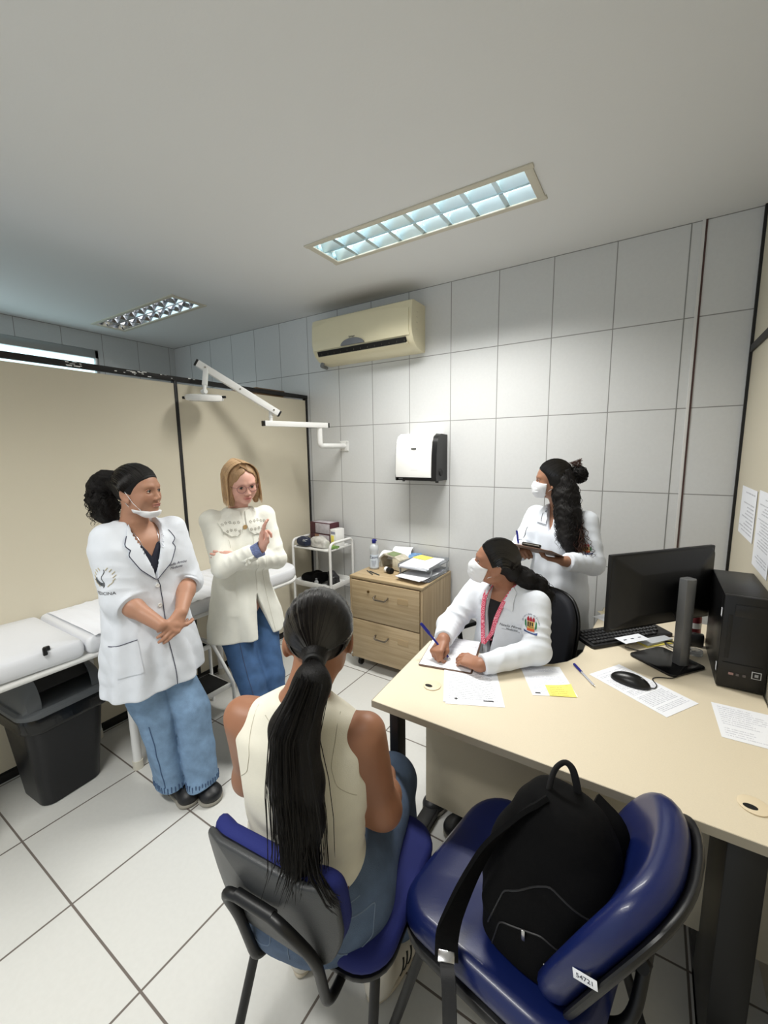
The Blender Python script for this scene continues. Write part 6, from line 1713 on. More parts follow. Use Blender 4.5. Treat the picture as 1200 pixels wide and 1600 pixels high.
for k in range(70):
    ax_ = Vector((rr_.gauss(0, 1), rr_.gauss(0, 1), rr_.gauss(0, 1))).normalized(); u_ = ax_.orthogonal().normalized(); w_ = ax_.cross(u_); r0 = rr_.uniform(.038, .049)
    a0 = rr_.uniform(0, 6); tube(bm, [Vector(bc) + (u_ * cos(a) + w_ * sin(a)) * (r0 + .003 * sin(a * 9 + k)) + ax_ * rr_.uniform(-.001, .001) for a in [a0 + 3.6 * j / 22 for j in range(23)]], .0018, 4)
obj('bun_curls', bm, HDARK, hair4)
tuft = [Vector(bc) + Vector((0, 0, .02)), Vector(bc) + Vector((-.014, 0, .062)), Vector(bc) + Vector((-.020, 0, .078))]
bm = BM(); strands(bm, tuft, 50, [.020, .026, .024], 24, .0011, curl=.007, cfreq=4, seed=12, frizz=.03); obj('bun_tips', bm, HBROWN, hair4)
gd = [Vector(g4(-.02, -.050, .03))] + [Vector(p) for p in ((-.372, 2.385, 1.34), (-.352, 2.34, 1.24), (-.335, 2.315, 1.14), (-.318, 2.30, 1.06))]
TF = Field(); TF.chain([V3(*p) for p in gd], [.06, .064, .062, .058, .030], .02, disp=lambda P, t: .006 * wob(P, 50, 2) + .003 * wob(P, 110, 1)); tm = np.array(gd)
sculpt('long_hair_core', TF, tm.min(0) - .1, tm.max(0) + .1, .005, HDARK, hair4)
bm = BM(); strands(bm, gd, 230, [.062, .070, .070, .070, .060], 60, .0013, curl=.006, cfreq=11, seed=15, frizz=.02); obj('long_curls', bm, HDARK, hair4, smooth=60)
gd2 = [gd[2] + Vector((.03, 0, 0)), gd[3] + Vector((.045, -.005, 0)), gd[4] + Vector((.055, -.01, .0)), gd[4] + Vector((.072, -.012, -.035))]
bm = BM(); strands(bm, gd2, 60, [.03, .04, .04, .03], 34, .0013, curl=.008, cfreq=5, seed=16, frizz=.02); obj('brown_curl_tips', bm, HBROWN, hair4, smooth=60)
worn_mask(O4, R4, s4, P4)

# ------------------------------------------------------------------ visitor seen from behind on the blue chair
P5 = person('seated woman seen from behind, long straight black ponytail over a cream sleeveless top', (-.60, .70, 0))
SK5 = mat('tan_skin', S(150, 104, 78), .5, sss=.08, attr='Col', bump=.05, bscale=120)
O5 = V3(-.648, .722, 1.150); R5 = head_frame(124, -4, 0); s5 = .96
g5 = lambda x, y, z: O5 + R5 @ (V3(x, y, z) * s5)
Fw5 = unit(V3(-.34, .94, 0)); Sd5 = V3(-.94, -.34, 0); c5 = V3(-.664, .668, 0)      # her left is towards -X
at5 = lambda s_, f_, z: c5 + Sd5 * s_ + Fw5 * f_ + V3(0, 0, z)
lsh5, rsh5 = at5(.160, .0, .945), at5(-.156, .0, .945)
lel5, rel5 = at5(.205, .08, .700), V3(-.512, .780, .700)
lwr5, rwr5 = V3(-.80, .98, .60), V3(-.625, .98, .60)
B = Field(); add_head(B, O5, R5, s5, neck=at5(0, 0, 1.005), nr=.050)
f5 = lambda th, t, P: .0015 * wob(P, 20, 2)
B.loft([(at5(.02, .02, .44), .17, .13), (at5(.01, .0, .55), .165, .12), (at5(0, .0, .68), .128, .092), (at5(0, 0, .82), .148, .098), (at5(0, 0, .93), .165, .085), (at5(0, 0, .978), .130, .060), (at5(0, 0, 1.01), .06, .05)], Sd5, .03)
arm(B, lsh5, lel5, lwr5, r=(.047, .036, .034, .025), k=.05); arm(B, rsh5, rel5, rwr5, r=(.046, .036, .034, .025), k=.05)
hand(B, lwr5, (.75, .35, -.1), (0, .2, 1), 1, [(20, 24, 14)] * 4, s=.94); hand(B, rwr5, (-.75, .35, -.05), (0, .2, 1), -1, [(24, 26, 14)] * 4, s=.94)
for q, kx in ((1, -.90), (-1, -.715)):
    B.cone(at5(q * .085, .02, .50), (kx, 1.08, .48), .08, .055, .03); B.cone((kx, 1.08, .48), (kx + .03, .94, .10), .045, .034, .02)
for q in (-1,): B.ell(g5(q * .0835, -.004, -.020), (.0065, .017, .030), R5 @ np.array(Matrix.Rotation(radians(q * 28), 3, 'Z')), .006)
body5, bvb5 = sculpt('body', B, (-1.02, .44, .03), (-.36, 1.25, 1.30), .006, SK5, P5, ([(-.90, -.40, .0032)], [(.58, .86, .0032)], [(.62, 1.28, .0032)]),
    col=skin_col(inv_head(O5, R5, s5), S(150, 104, 78), S(140, 84, 76)))
TP = Field()
tf5 = lambda th, t, P: .0014 * wob(P, 26, 4) + .0035 * np.sin(95 * P[:, 2] + 3 * wob(P, 9, 2)) * np.exp(-((P[:, 2] - .640) / .035) ** 2) + .0025 * np.sin(70 * P[:, 2] + 5 * P[:, 0] * 8) * np.exp(-((P[:, 2] - .72) / .03) ** 2)
TP.loft([(at5(.008, .0, .575), .160, .124), (at5(.004, .0, .68), .148, .104), (at5(0, 0, .82), .164, .108), (at5(0, 0, .93), .180, .095), (at5(0, 0, .983), .136, .070), (at5(0, 0, 1.022), .066, .060)], Sd5, .03, fold=tf5)
for q, sh in ((1, lsh5), (-1, rsh5)):     # arm holes
    ah = Field(); ah.cone(sh + V3(*(Sd5 * q * .036)) + V3(0, 0, .06), sh + V3(*(Sd5 * q * .034)) + V3(0, 0, -.055), .056, .060, .01); TP.fn(ah, .006, -1)
TP.cone(at5(0, .015, .99), at5(0, .03, 1.09), .050, .070, .006, -1)
TOPM = cloth('cream_rib_knit', S(226, 222, 206), .85, 500, .3)
top5, bv5 = sculpt('sleeveless_top', TP, (-.92, .50, .56), (-.40, .85, 1.05), .0038, TOPM, P5)
nd5 = Vector(Fw5)
b5 = lambda s_, z: Vector(at5(s_, -.35, z))
bm = BM()
for q in (-1, 1):
    drape_line(bm, bv5, [b5(q * .100, 1.00), b5(q * .102, .96), b5(q * .098, .91), b5(q * .108, .865), b5(q * .145, .825)], nd5, .0010, .0002)
drape_line(bm, bv5, [b5(-.068, .995), b5(-.035, .975), b5(0, .969), b5(.035, .975), b5(.068, .995)], nd5, .0010, .0002)
obj('seam', bm, mat('cream_seam', S(188, 182, 164), .8), top5)
# jeans
J = Field()
fj = lambda th, t, P: .003 * wob(P, 22, 3) + .002 * wob(P, 48, 5)
J.loft([(at5(-.005, .03, .435), .205, .150), (at5(-.005, .01, .50), .200, .148), (at5(.0, .0, .56), .182, .134), (at5(.005, .0, .605), .152, .118)], Sd5, .03, fold=fj)
for q, kx in ((1, -.90), (-1, -.675)):
    J.cone(at5(q * .105, .03, .510), (kx, 1.08, .48), .105, .084, .04, disp=lambda P, t: .005 * wob(P, 18, 7)); J.cone((kx, 1.08, .48), (kx + .04 + .03 * (q < 0), .98, .12), .082, .080, .02, disp=lambda P, t: .005 * wob(P, 18, 9))
wz = Field(); wz.loft([(at5(.0, .012, .58), .138, .100), (at5(.0, .012, .66), .138, .100)], Sd5, .01); J.fn(wz, .004, -1)
jn5, bj5 = sculpt('jeans', J, (-1.04, .44, .05), (-.36, 1.27, .66), .0045, DENIM_G, P5)
bm = BM()
for q in (-1, 1):
    o_ = .058 if q < 0 else 0
    pk = [b5(q * (x + o_), z) for x, z in ((.045, .545), (.125, .553), (.122, .480), (.085, .452), (.048, .472), (.045, .545))]
    drape_line(bm, bj5, pk, nd5, .0015, .0006)
drape_line(bm, bj5, [b5(-.15, .578), b5(-.07, .562), b5(.0, .556), b5(.07, .562), b5(.15, .578)], nd5, .0014, .0006); drape_line(bm, bj5, [b5(.0, .556), b5(.0, .45)], nd5, .0014, .0006)
obj('stitching', bm, mat('pale_thread', S(112, 128, 150), .8), jn5)
bm = BM(); drape_patch(bm, bj5, [b5(-.125, .600), b5(-.078, .602), b5(-.080, .574), b5(-.127, .572)], nd5, .0018, .0015); obj('brown_patch', bm, mat('brown_leather_patch', S(96, 60, 48), .6), jn5)
SNK = mat('white_sneaker', S(214, 208, 196), .6, bump=.1); SNS = mat('worn_sole', S(196, 186, 168), .7)
for toe, heel, q in (((-.915, .985, 0), (-.800, .735, 0), 1), ((-.560, 1.060, 0), (-.585, .800, 0), -1)):
    so_, sb = shoe(P5, toe, heel, .098, SNK, SNS, .085)
    bm = BM(); dd = (Vector(toe) - Vector(heel)).normalized(); sdv = Vector((dd.y, -dd.x, 0))
    for k in range(3):
        a_ = Vector(heel) + dd * (.10 + .020 * k) + sdv * .2
        drape_line(bm, sb, [a_ + Vector((0, 0, .022)), a_ + dd * .022 + Vector((0, 0, .062))], -sdv, .0042, .0004, flat=.4)
    if len(bm.verts): obj('side_stripes', bm, M['black'], so_)
    else: bm.free()
HF = Field(); HF.ell(g5(0, -.016, .034), V3(.0805, .097, .089) * s5, R5)
scalp_cut(HF, O5, R5, s5, [(-.08, -.030), (-.045, -.018), (-.024, -.012), (-.006, .022), (.02, .040), (.042, .058), (.066, .082), (.12, .12)])
HF.fn(lambda P: (-.068 - (((P - O5) @ R5) / s5)[:, 2]) * s5, .014, 2)
HF.ell(g5(0, -.108, -.012), V3(.026, .026, .028), R5, .02)
hair5, _ = sculpt('hair', HF, O5 - .17, O5 + .17, .0034, HBLACK, P5)
bm = BM(); comb(bm, g5, (0, -.016, .034), (.0812, .0977, .0897), (0, -.112, -.010), 330, 8, rad=.0015, az=(-2.5, 2.5), el0=(-.40, .1), lift=.006); obj('combed_hair', bm, HGLOSS, hair5)
bm = BM(); cc = Vector(g5(0, -.130, -.012)); ax_ = Vector(R5[:, 1]); u_ = ax_.orthogonal().normalized(); w_ = ax_.cross(u_)
tube(bm, [cc + (u_ * cos(a) + w_ * sin(a)) * .018 for a in [2 * pi * k / 24 for k in range(24)]], .006, 8, closed=True); obj('hair_tie', bm, M['black'], hair5)
gd5 = [Vector(g5(0, -.118, -.010)), Vector(g5(0, -.150, -.045))] + [Vector(p) for p in ((-.585, .560, 1.02), (-.570, .545, .93), (-.560, .540, .85), (-.552, .530, .77), (-.560, .515, .71))]
TF = Field(); TF.chain([V3(*p) for p in gd5], [.020, .038, .052, .058, .052, .036, .012], .02, flat=((.34, -.94, 0), .62)); tm = np.array(gd5)
sculpt('ponytail_core', TF, tm.min(0) - .08, tm.max(0) + .08, .005, HBLACK, hair5)
bm = BM(); strands(bm, gd5, 620, [.020, .038, .052, .060, .056, .048, .042], 30, .0012, seed=21, frizz=.035, lo=.55, side=3); obj('ponytail', bm, HBLACK, hair5, smooth=60)
gd6 = [gd5[4] + Vector((.02, -.01, 0)), gd5[5] + Vector((.05, -.012, .0)), gd5[5] + Vector((.085, -.012, -.035)), gd5[5] + Vector((.110, -.005, -.045))]
bm = BM(); strands(bm, gd6, 22, [.02, .016, .012, .008], 24, .0012, seed=22, frizz=.012); obj('loose_locks', bm, HBLACK, hair5, smooth=60)
bm = BM(); ep = Vector(g5(.0765, .000, -.044)); bmesh.ops.create_uvsphere(bm, u_segments=12, v_segments=8, radius=.0045, matrix=Matrix.Translation(ep)); obj('earring', bm, M['chrome'], P5)
bm = BM(); ep = Vector(g5(-.0765, .000, -.044)); bmesh.ops.create_uvsphere(bm, u_segments=12, v_segments=8, radius=.0045, matrix=Matrix.Translation(ep)); obj('earring', bm, M['chrome'], P5)
# ================================================================== THINGS ON THE DESK
def place(o, x, y, z, a):
    o.location = (x, y, z); o.rotation_euler = (0, 0, radians(a)); return o
def sheet(name, label, cat, w, h, x, y, z, a, m, curl=0.0, group=None, parent=None):
    bm = BM(); n = 8; g = []
    for i in range(n + 1):
        for j in range(n + 1):
            u, v = i / n - .5, j / n - .5
            g.append(bm.verts.new((u * w, v * h, curl * ((u + .5) ** 2 * (v + .5) ** 2) * w)))
    for i in range(n):
        for j in range(n): bm.faces.new((g[i * (n + 1) + j], g[(i + 1) * (n + 1) + j], g[(i + 1) * (n + 1) + j + 1], g[i * (n + 1) + j + 1]))
    bm.normal_update(); bmesh.ops.solidify(bm, geom=bm.faces[:], thickness=-.0006)
    o = obj(name, bm, m, None, label=label, category=cat, smooth=60)
    if group: o['group'] = group
    return place(o, x, y, z, a)
def bars(parent, x, y, z, a, items, m, name):
    """small printed marks on a sheet: items (cx, cy, w, h) in the sheet's frame"""
    mt = T(x, y, z) @ RZ(radians(a))
    for it in items:
        bm = BM(); box(bm, (it[0], it[1], .0003), (it[2], it[3], .0004), m=mt); W = parent.matrix_basis
        PW[parent.name] = T(*parent.location) @ RZ(parent.rotation_euler[2]); obj(name, bm, m, parent)
zt = DT + .0006
PM = print_mat
s1b = sheet('paper_form', 'blank-edged sheet peeking out under the long printed form on the desk', 'paper', .197, .287, -.508, 1.388, zt, 24.5, M['paper'])
s1 = sheet('paper_form', 'long printed form lying on the desk in front of the writing woman', 'paper', .197, .287, -.515, 1.392, zt + .001, 23.3, PM('form_print', 0, 1, 26, .197, .287, 3, 'block'))
bars(s1, -.515, 1.392, zt + .0016, 23.3, [(-.055, -.120, .012, .004), (-.055, -.120, .004, .012)], M['black'], 'cross_logo')
bars(s1, -.515, 1.392, zt + .0016, 23.3, [(.055, -.122, .035, .006)], M['black'], 'printed_logo')
s2 = sheet('paper_form', 'small printed table sheet under the yellow sticky note', 'paper', .153, .204, -.276, 1.546, zt, 27, PM('table_print', 0, 1, 22, .153, .204, 8, 'block', S(150, 152, 176)))
bars(s2, -.276, 1.546, zt + .0007, 27, [(-.055, -.088, .018, .006)], M['black'], 'printed_logo')
sheet('sticky_note', 'yellow sticky note with handwriting on the small printed sheet', 'sticky note', .090, .068, -.219, 1.495, zt + .0012, 25, PM('note_writing', 0, 1, 6, .09, .07, 5, 'text', S(170, 150, 60), S(244, 232, 120)), curl=.10)
sheet('paper_form', 'printed sheet lying under the computer mouse', 'paper', .170, .290, .020, 1.664, zt, 57, PM('letter_print', 0, 1, 44, .17, .29, 6, 'block', S(120, 124, 146)))
sheet('paper_form', 'handwritten sheet in front of the computer tower', 'paper', .150, .200, .302, 1.592, zt, 2, PM('handwriting', 0, 1, 16, .15, .2, 9, 'text', S(170, 172, 186)))
sheet('loose_paper', 'white sheet behind the keyboard at the far end of the desk', 'paper', .14, .20, -.080, 2.290, zt, 55, M['paper'])
sheet('loose_paper', 'cream envelope at the far end of the desk under the white sheet', 'envelope', .12, .17, -.095, 2.34, zt - .0005, 30, mat('cream_envelope', S(224, 214, 184), .8))
# clipboard and paper of the seated woman
bm = BM(); prism(bm, rrect(.215, .285, .01, 4), 0, .004, bev=.001); o = obj('writing_board', bm, mat('brown_board', S(96, 72, 58), .6), None, label='thin brown writing board under the paper the seated woman writes on', category='writing board'); place(o, -.662, 1.555, DT + .0005, 12)
sheet('writing_paper', 'white sheet the seated woman is writing on', 'paper', .205, .275, -.664, 1.556, DT + .0055, 12, PM('faint_form', 0, 1, 20, .2, .27, 12, 'text', S(196, 198, 206)))
def pen(name, label, a, b, body, cap, tip, r=.0042, clip=True, capfrac=.38):
    a, b = Vector(a), Vector(b); d = (b - a).normalized(); L_ = (b - a).length
    t = thing(name, label, 'pen', tuple(a))
    bm = BM(); cyl(bm, a + d * L_ * capfrac * .9, b - d * .012, r * .82, n=12); obj('barrel', bm, body, t)
    bm = BM(); cyl(bm, a, a + d * L_ * capfrac, r * 1.12, n=12)
    n_ = Vector((0, 0, 1)); n_ = (n_ - d * n_.dot(d)).normalized(); box(bm, (0, 0, 0), (L_ * .26, .0022, .0016), m=Matrix.Translation(a + d * L_ * .16 + n_ * r * 1.3) @ d.to_track_quat('X', 'Z').to_matrix().to_4x4()); obj('cap', bm, cap, t)
    bm = BM(); cyl(bm, b - d * .013, b, r * .8, r * .15, n=10); obj('tip', bm, tip, t)
    return t
CLP = mat('clear_barrel', S(206, 210, 224), .2, trans=.3)
pen('ballpoint_pen', 'blue-capped clear ballpoint lying on the desk beside the sticky note', (-.207, 1.715, DT + .0058), (-.118, 1.583, DT + .0050), CLP, M['navyplastic'], M['chrome'])
pen('writing_pen', 'blue pen held in the fist of the seated woman', (-.768, 1.475, .878), (-.640, 1.490, .7445), M['navyplastic'], M['navyplastic'], M['chrome'], r=.0052, capfrac=.3)
pen('ballpoint_pen', 'blue pen held upright by the woman with the clipboard', (-.573, 2.185, 1.168), (-.548, 2.175, 1.040), CLP, M['navyplastic'], M['chrome'], capfrac=.5)
# clipboard of the standing woman
cb4 = thing('clipboard', 'brown clipboard held by the standing masked woman', 'clipboard', (-.44, 2.16, 1.06))
mcb = Matrix.Translation((-.452, 2.148, 1.078)) @ RZ(radians(172)) @ RX(radians(19)) @ RY(radians(-3))
bm = BM(); prism(bm, rrect(.225, .30, .012, 4), 0, .004, mcb, .001); obj('board', bm, mat('hardboard', S(112, 84, 68), .55), cb4)
bm = BM(); prism(bm, rrect(.205, .27, .003, 2, 0, -.008), .0042, .0062, mcb); obj('paper_stack', bm, M['paper'], cb4)
bm = BM(); box(bm, (-.01, .135, .014), (.09, .022, .018), .005, m=mcb); cyl(bm, mcb @ Vector((-.05, .142, .012)), mcb @ Vector((.03, .142, .012)), .006, n=10); obj('metal_clip', bm, mat('dark_clip', S(60, 58, 54), .35, .8), cb4)
# keyboard
kb = thing('keyboard', 'black keyboard at the far side of the desk, partly behind the monitor', 'keyboard', (-.064, 2.11, DT))
mk_ = Matrix.Translation((-.062, 2.108, DT + .001)) @ RZ(radians(48)) @ RX(radians(4))
bm = BM(); prism(bm, rrect(.44, .138, .010, 4), .0, .018, mk_, .003); obj('case', bm, M['blackplastic'], kb)
KEY = mat('key_black', S(30, 30, 32), .45)
for r_ in range(5):
    x = -.208; row = []
    widths = {0: [.018] * 21, 1: [.018] * 14 + [.018] * 7, 2: [.018] * 21, 3: [.026] + [.018] * 10 + [.030] + [.018] * 7, 4: [.024, .020, .020, .100, .020, .020, .024, .018, .018, .018, .038, .018]}[r_]
    for w_ in widths:
        if x + w_ > .212: break
        bm = BM(); box(bm, (x + w_ / 2, .045 - r_ * .0225, .021), (w_ - .003, .0175, .008), .002, 1, m=mk_)
        if r_ in (0, 1, 2, 3, 4): row.append(bm)
        x += w_ + .0012
    big = BM()
    for q in row: merge(big, q)
    obj('key_row', big, KEY, kb, smooth=30)
bm = BM(); tube(bm, fillet([(-.045, 1.985, DT + .006), (.02, 1.975, DT + .003), (.045, 2.03, DT + .003), (.10, 2.00, DT + .003), (.145, 2.06, DT + .004), (.13, 2.14, DT + .01), (.18, 2.20, DT + .004)], .03, 6), .0022, 7); obj('cable', bm, M['blackplastic'], kb)
fl = sheet('info_card', 'white printed card lying across the end of the keyboard', 'card', .135, .060, -.020, 2.030, DT + .030, 50, M['paper'])
bars(fl, -.020, 2.030, DT + .0306, 50, [(x, 0, .016, .006) for x in (-.04, 0, .04)], M['ink'], 'printed_mark')
# booklet with yellow underside
bm = BM(); prism(bm, rrect(.15, .105, .003, 2), 0, .009, bev=.001); o = obj('medicine_booklet', bm, mat('grey_cover', S(196, 200, 204), .6), None, label='pale booklet lying under the monitor beside the cables', category='booklet'); place(o, .045, 2.135, DT + .004, 52)
bm = BM(); prism(bm, rrect(.16, .11, .003, 2), 0, .003); o = obj('yellow_folder', bm, M['yellow'], None, label='thin yellow folder under the pale booklet', category='folder'); place(o, .050, 2.130, DT + .0005, 47)
# mouse
mo = thing('computer_mouse', 'black computer mouse on the printed sheet', 'computer mouse', (-.015, 1.682, DT))
F_ = Field(); ax1 = unit(V3(.107, -.021, 0)); ax2 = V3(-ax1[1], ax1[0], 0)
F_.ell(V3(-.022, 1.684, DT + .004), (.056, .031, .032), np.stack([ax1, ax2, V3(0, 0, 1)], 1)); F_.ell(V3(.004, 1.679, DT + .004), (.048, .029, .027), np.stack([ax1, ax2, V3(0, 0, 1)], 1), .02); F_.fn(lambda P: -(P[:, 2] - DT - .0022), .002, 2)
sculpt('shell', F_, (-.09, 1.64, DT - .004), (.07, 1.73, DT + .045), .0022, mat('mouse_black', S(15, 15, 16), .32), mo)
bm = BM(); mw = Vector((.022, 1.6755, DT + .0275)); cyl(bm, mw - Vector(ax2) * .003, mw + Vector(ax2) * .003, .006, n=14); obj('scroll_wheel', bm, M['greyplastic'], mo)
bm = BM(); tube(bm, fillet([(.036, 1.672, DT + .008), (.062, 1.675, DT + .004), (.072, 1.71, DT + .003), (.052, 1.752, DT + .003), (.075, 1.778, DT + .003), (.128, 1.795, DT + .003), (.150, 1.86, DT + .014), (.175, 1.98, DT + .004), (.19, 2.12, DT + .004)], .025, 6), .0018, 7); obj('cable', bm, M['blackplastic'], mo)
# monitor
mn = thing('monitor', 'black flat computer monitor seen from behind on its grey stand', 'monitor', (.12, 1.93, DT))
GST = mat('satin_grey_stand', S(104, 105, 106), .4, .3)
e1 = Vector((.78, -.62, 0)).normalized(); e2 = Vector((.62, .78, 0)).normalized()
mB_ = Matrix((e2, -e1, Vector((0, 0, 1)))).transposed().to_4x4()
bm = BM(); prism(bm, rrect(.185, .195, .022, 5), 0, .010, Matrix.Translation((.103, 1.932, DT)) @ mB_, .003); obj('base', bm, mat('gloss_black', S(16, 16, 18), .18), mn)
sc = Vector((.150, 1.925, 0))
bm = BM()
pr = [(-.034, -.012), (-.034, .014), (-.026, .022), (.026, .022), (.034, .014), (.034, -.012), (.012, -.024), (-.012, -.024)]
pr = [(x * .72, y) for x, y in pr]
prism(bm, pr, DT + .010, 1.092, Matrix.Translation(sc) @ mB_, .003); obj('column', bm, GST, mn)
A_, Bp = Vector((-.105, 1.800, 0)), Vector((.252, 2.205, 0)); d_ = (Bp - A_).normalized(); nb = Vector((d_.y, -d_.x, 0)); Lp = (Bp - A_).length
mP = Matrix((d_, nb, Vector((0, 0, 1)))).transposed().to_4x4(); mP = Matrix.Translation((A_ + Bp) / 2 + Vector((0, 0, 1.020))) @ mP     # +Y local = back of the screen
bm = BM(); box(bm, (0, -.010, 0), (Lp, .020, .315), .004, m=mP)
R_ = [[mP @ Vector((x * a, y, z * b - (1 - b) * .02)) for x, z in rrect(Lp - .01, .30, .02, 4)] for a, b, y in ((1, 1, .0), (.97, .95, .010), (.62, .60, .030), (.58, .56, .034))]
rings(bm, R_); obj('panel_housing', bm, mat('monitor_black', S(13, 13, 14), .5, bump=.15, bscale=400), mn)
bm = BM(); box(bm, (0, -.0206, .006), (Lp - .02, .0016, .285), m=mP); obj('screen', bm, mat('dark_screen', S(10, 12, 16), .12), mn)
bm = BM(); box(bm, (.01, .0085, .098), (Lp * .74, .004, .004), m=mP @ RY(0)); obj('vent_slot', bm, M['black'], mn)
bm = BM(); text(bm, 'AOC', .024, mP @ T(.04, .0165, .072) @ RZ(pi) @ RX(pi / 2), .0006, sx=1.25); obj('logo', bm, mat('logo_grey', S(92, 92, 92), .4), mn)
bm = BM(); box(bm, (Lp / 2 - .035, .0058, .118), (.034, .001, .022), .0003, m=mP); lb_ = obj('asset_label', bm, mat('silver_label', S(188, 190, 190), .4), mn)
bm = BM(); text(bm, 'AOC', .010, mP @ T(Lp / 2 - .037, .0066, .118) @ RZ(pi) @ RX(pi / 2), .0002); obj('label_lettering', bm, M['black'], lb_)
bm = BM(); box(bm, (-Lp / 2 + .05, .0085, -.005), (.05, .006, .11), .008, m=mP); pb_ = obj('button_panel', bm, M['black'], mn)
for k in range(5):
    bm = BM(); box(bm, (-Lp / 2 + .062, .0122, .032 - k * .018), (.006, .002, .008), .0015, m=mP); obj('button', bm, M['greyplastic'], pb_)
bm = BM(); a_ = mP @ Vector((.07, .034, .02)); tube(bm, [a_, sc + Vector((0, 0, 1.035))], .020, 12); obj('tilt_arm', bm, M['blackplastic'], mn)
bm = BM(); tube(bm, fillet([mP @ Vector((.03, .03, -.10)), (.17, 2.03, .80), (.15, 2.08, DT + .006), (.19, 2.14, DT + .004), (.235, 2.20, DT + .01)], .03, 5), .0035, 8)
tube(bm, fillet([(.160, 1.955, DT + .10), (.185, 1.99, DT + .04), (.15, 2.03, DT + .004), (.21, 2.10, DT + .004)], .03, 5), .0028, 8); obj('cable', bm, M['blackplastic'], mn)
bm = BM(); rr_ = random.Random(6); P_ = [(.13 + .035 * cos(k * 1.3) + rr_.uniform(-.01, .01), 2.10 + .035 * sin(k * 1.3) + rr_.uniform(-.01, .01), DT + .004 + .012 * rr_.random()) for k in range(16)]
tube(bm, fillet(P_, .03, 4), .0024, 6); obj('tangled_cable', bm, M['blackplastic'], None, label='black tangled cable behind the monitor stand', category='cable')
# computer tower
tw = thing('computer_tower', 'black desktop computer tower on the desk against the right wall', 'computer', (.315, 2.0, DT))
x0, x1, y0, y1, z1 = .248, .380, 1.818, 2.185, 1.078
TWB = mat('tower_black', S(14, 14, 15), .38, bump=.1, bscale=300)
bm = BM(); box(bm, ((x0 + x1) / 2, (y0 + y1) / 2 + .012, (DT + z1) / 2 + .002), (x1 - x0, y1 - y0 - .024, z1 - DT - .004), .002); obj('case', bm, TWB, tw)
bm = BM(); box(bm, ((x0 + x1) / 2, y0 + .012, (DT + z1) / 2 + .002), (x1 - x0 + .002, .024, z1 - DT - .003), .006)
obj('front_panel', bm, TWB, tw)
bm = BM(); box(bm, ((x0 + x1) / 2 + .01, y0 - .001, z1 - .05), (.09, .003, .042), .001); obj('drive_cover', bm, M['blackplastic'], tw)
bm = BM(); box(bm, ((x0 + x1) / 2 - .045, y0 - .001, .93), (.012, .003, .16), .001); obj('front_groove', bm, M['black'], tw)
bm = BM(); box(bm, ((x0 + x1) / 2, y0 - .0008, DT + .098), (.11, .002, .003)); obj('front_seam', bm, M['black'], tw)
for k, (w_, mm_) in enumerate(((.014, 'red_grey_port'), (.009, 'dark_port'), (.009, 'dark_port'))):
    bm = BM(); box(bm, (x0 + .038 + k * .018, y0 - .001, DT + .060), (w_, .003, .009), .001); obj('port', bm, mat(mm_, (S(150, 120, 116), S(90, 84, 84), S(90, 84, 84))[k], .4), tw)
bm = BM(); box(bm, (x1 - .026, y0 - .0012, DT + .070), (.026, .002, .026), .0006); lb_ = obj('badge', bm, mat('badge_silver', S(190, 192, 196), .3), tw)
bm = BM(); box(bm, (x1 - .026, y0 - .0024, DT + .070), (.021, .001, .021)); obj('badge_centre', bm, M['black'], lb_)
bm = BM(); box(bm, (x1 - .026, y0 - .0030, DT + .070), (.010, .0006, .010), .0002); obj('badge_mark', bm, mat('badge_grey', S(150, 152, 156), .4), lb_)
for yy, zz, hh in ((1.850, 1.005, .030), (1.848, .80, .030)):
    bm = BM(); box(bm, (x0 - .0006, yy, zz), (.001, .016, hh)); obj('side_label', bm, M['paper'], tw)
# small things in the corner behind the monitor
cn = thing('drink_can', 'red and white can standing between the monitor and the tower', 'can', (.205, 2.235, DT))
bm = BM(); lathe(bm, [(0, 0), (.026, 0), (.030, .006), (.030, .105), (.027, .115), (0, .115)], T(.205, 2.235, DT), 24); obj('body', bm, mat('can_red', S(120, 40, 48), .35, .3), cn)
bm = BM(); lathe(bm, [(.0302, .060), (.0306, .060), (.0306, .085), (.0302, .085)], T(.205, 2.235, DT), 24); obj('label_band', bm, M['whiteplastic'], cn)
bm = BM(); lathe(bm, [(.016, 0), (.026, 0), (.027, .009), (.026, .018), (.016, .018), (.016, 0)], T(.206, 2.070, DT + .0005), 24); obj('tape_roll', bm, M['clearplastic'], None, label='small roll of clear tape beside the foot of the tower', category='tape roll')
bm = BM(); box(bm, (.215, 2.16, DT + .03), (.05, .03, .055), .006); obj('black_adapter', bm, M['blackplastic'], None, label='black power adapter between the tower and the cables', category='adapter')

# ================================================================== ON THE OAK CABINET
zc = .7008
bt = thing('sanitizer_bottle', 'clear sanitizer bottle with blue cap on the oak cabinet', 'bottle', (-1.736, 2.573, zc))
mbt = T(-1.736, 2.573, zc)
bm = BM(); lathe(bm, [(0, 0), (.033, 0), (.036, .005), (.036, .05), (.032, .085), (.031, .12), (.035, .145), (.034, .165), (.026, .183), (.014, .192), (.013, .200), (0, .200)], mbt, 28); obj('body', bm, mat('frosted_plastic', S(222, 226, 230), .25, trans=.35), bt)
bm = BM(); lathe(bm, [(.0368, .012), (.0375, .012), (.0365, .05), (.0328, .085), (.032, .112), (.0312, .112)], mbt, 28); lb_ = obj('label', bm, mat('bottle_label', S(206, 216, 228), .4), bt)
bm = BM()
me = text_mesh('Cetro', .030, .0002); t = bmesh.new(); t.from_mesh(me); bpy.data.meshes.remove(me)
def wrap(t, z0, r, a0):
    for v in t.verts:
        a = a0 + v.co.x / r; v.co = Vector((-1.736 + (r + .0006 + v.co.z) * cos(a), 2.573 + (r + .0006 + v.co.z) * sin(a), zc + z0 + v.co.y))
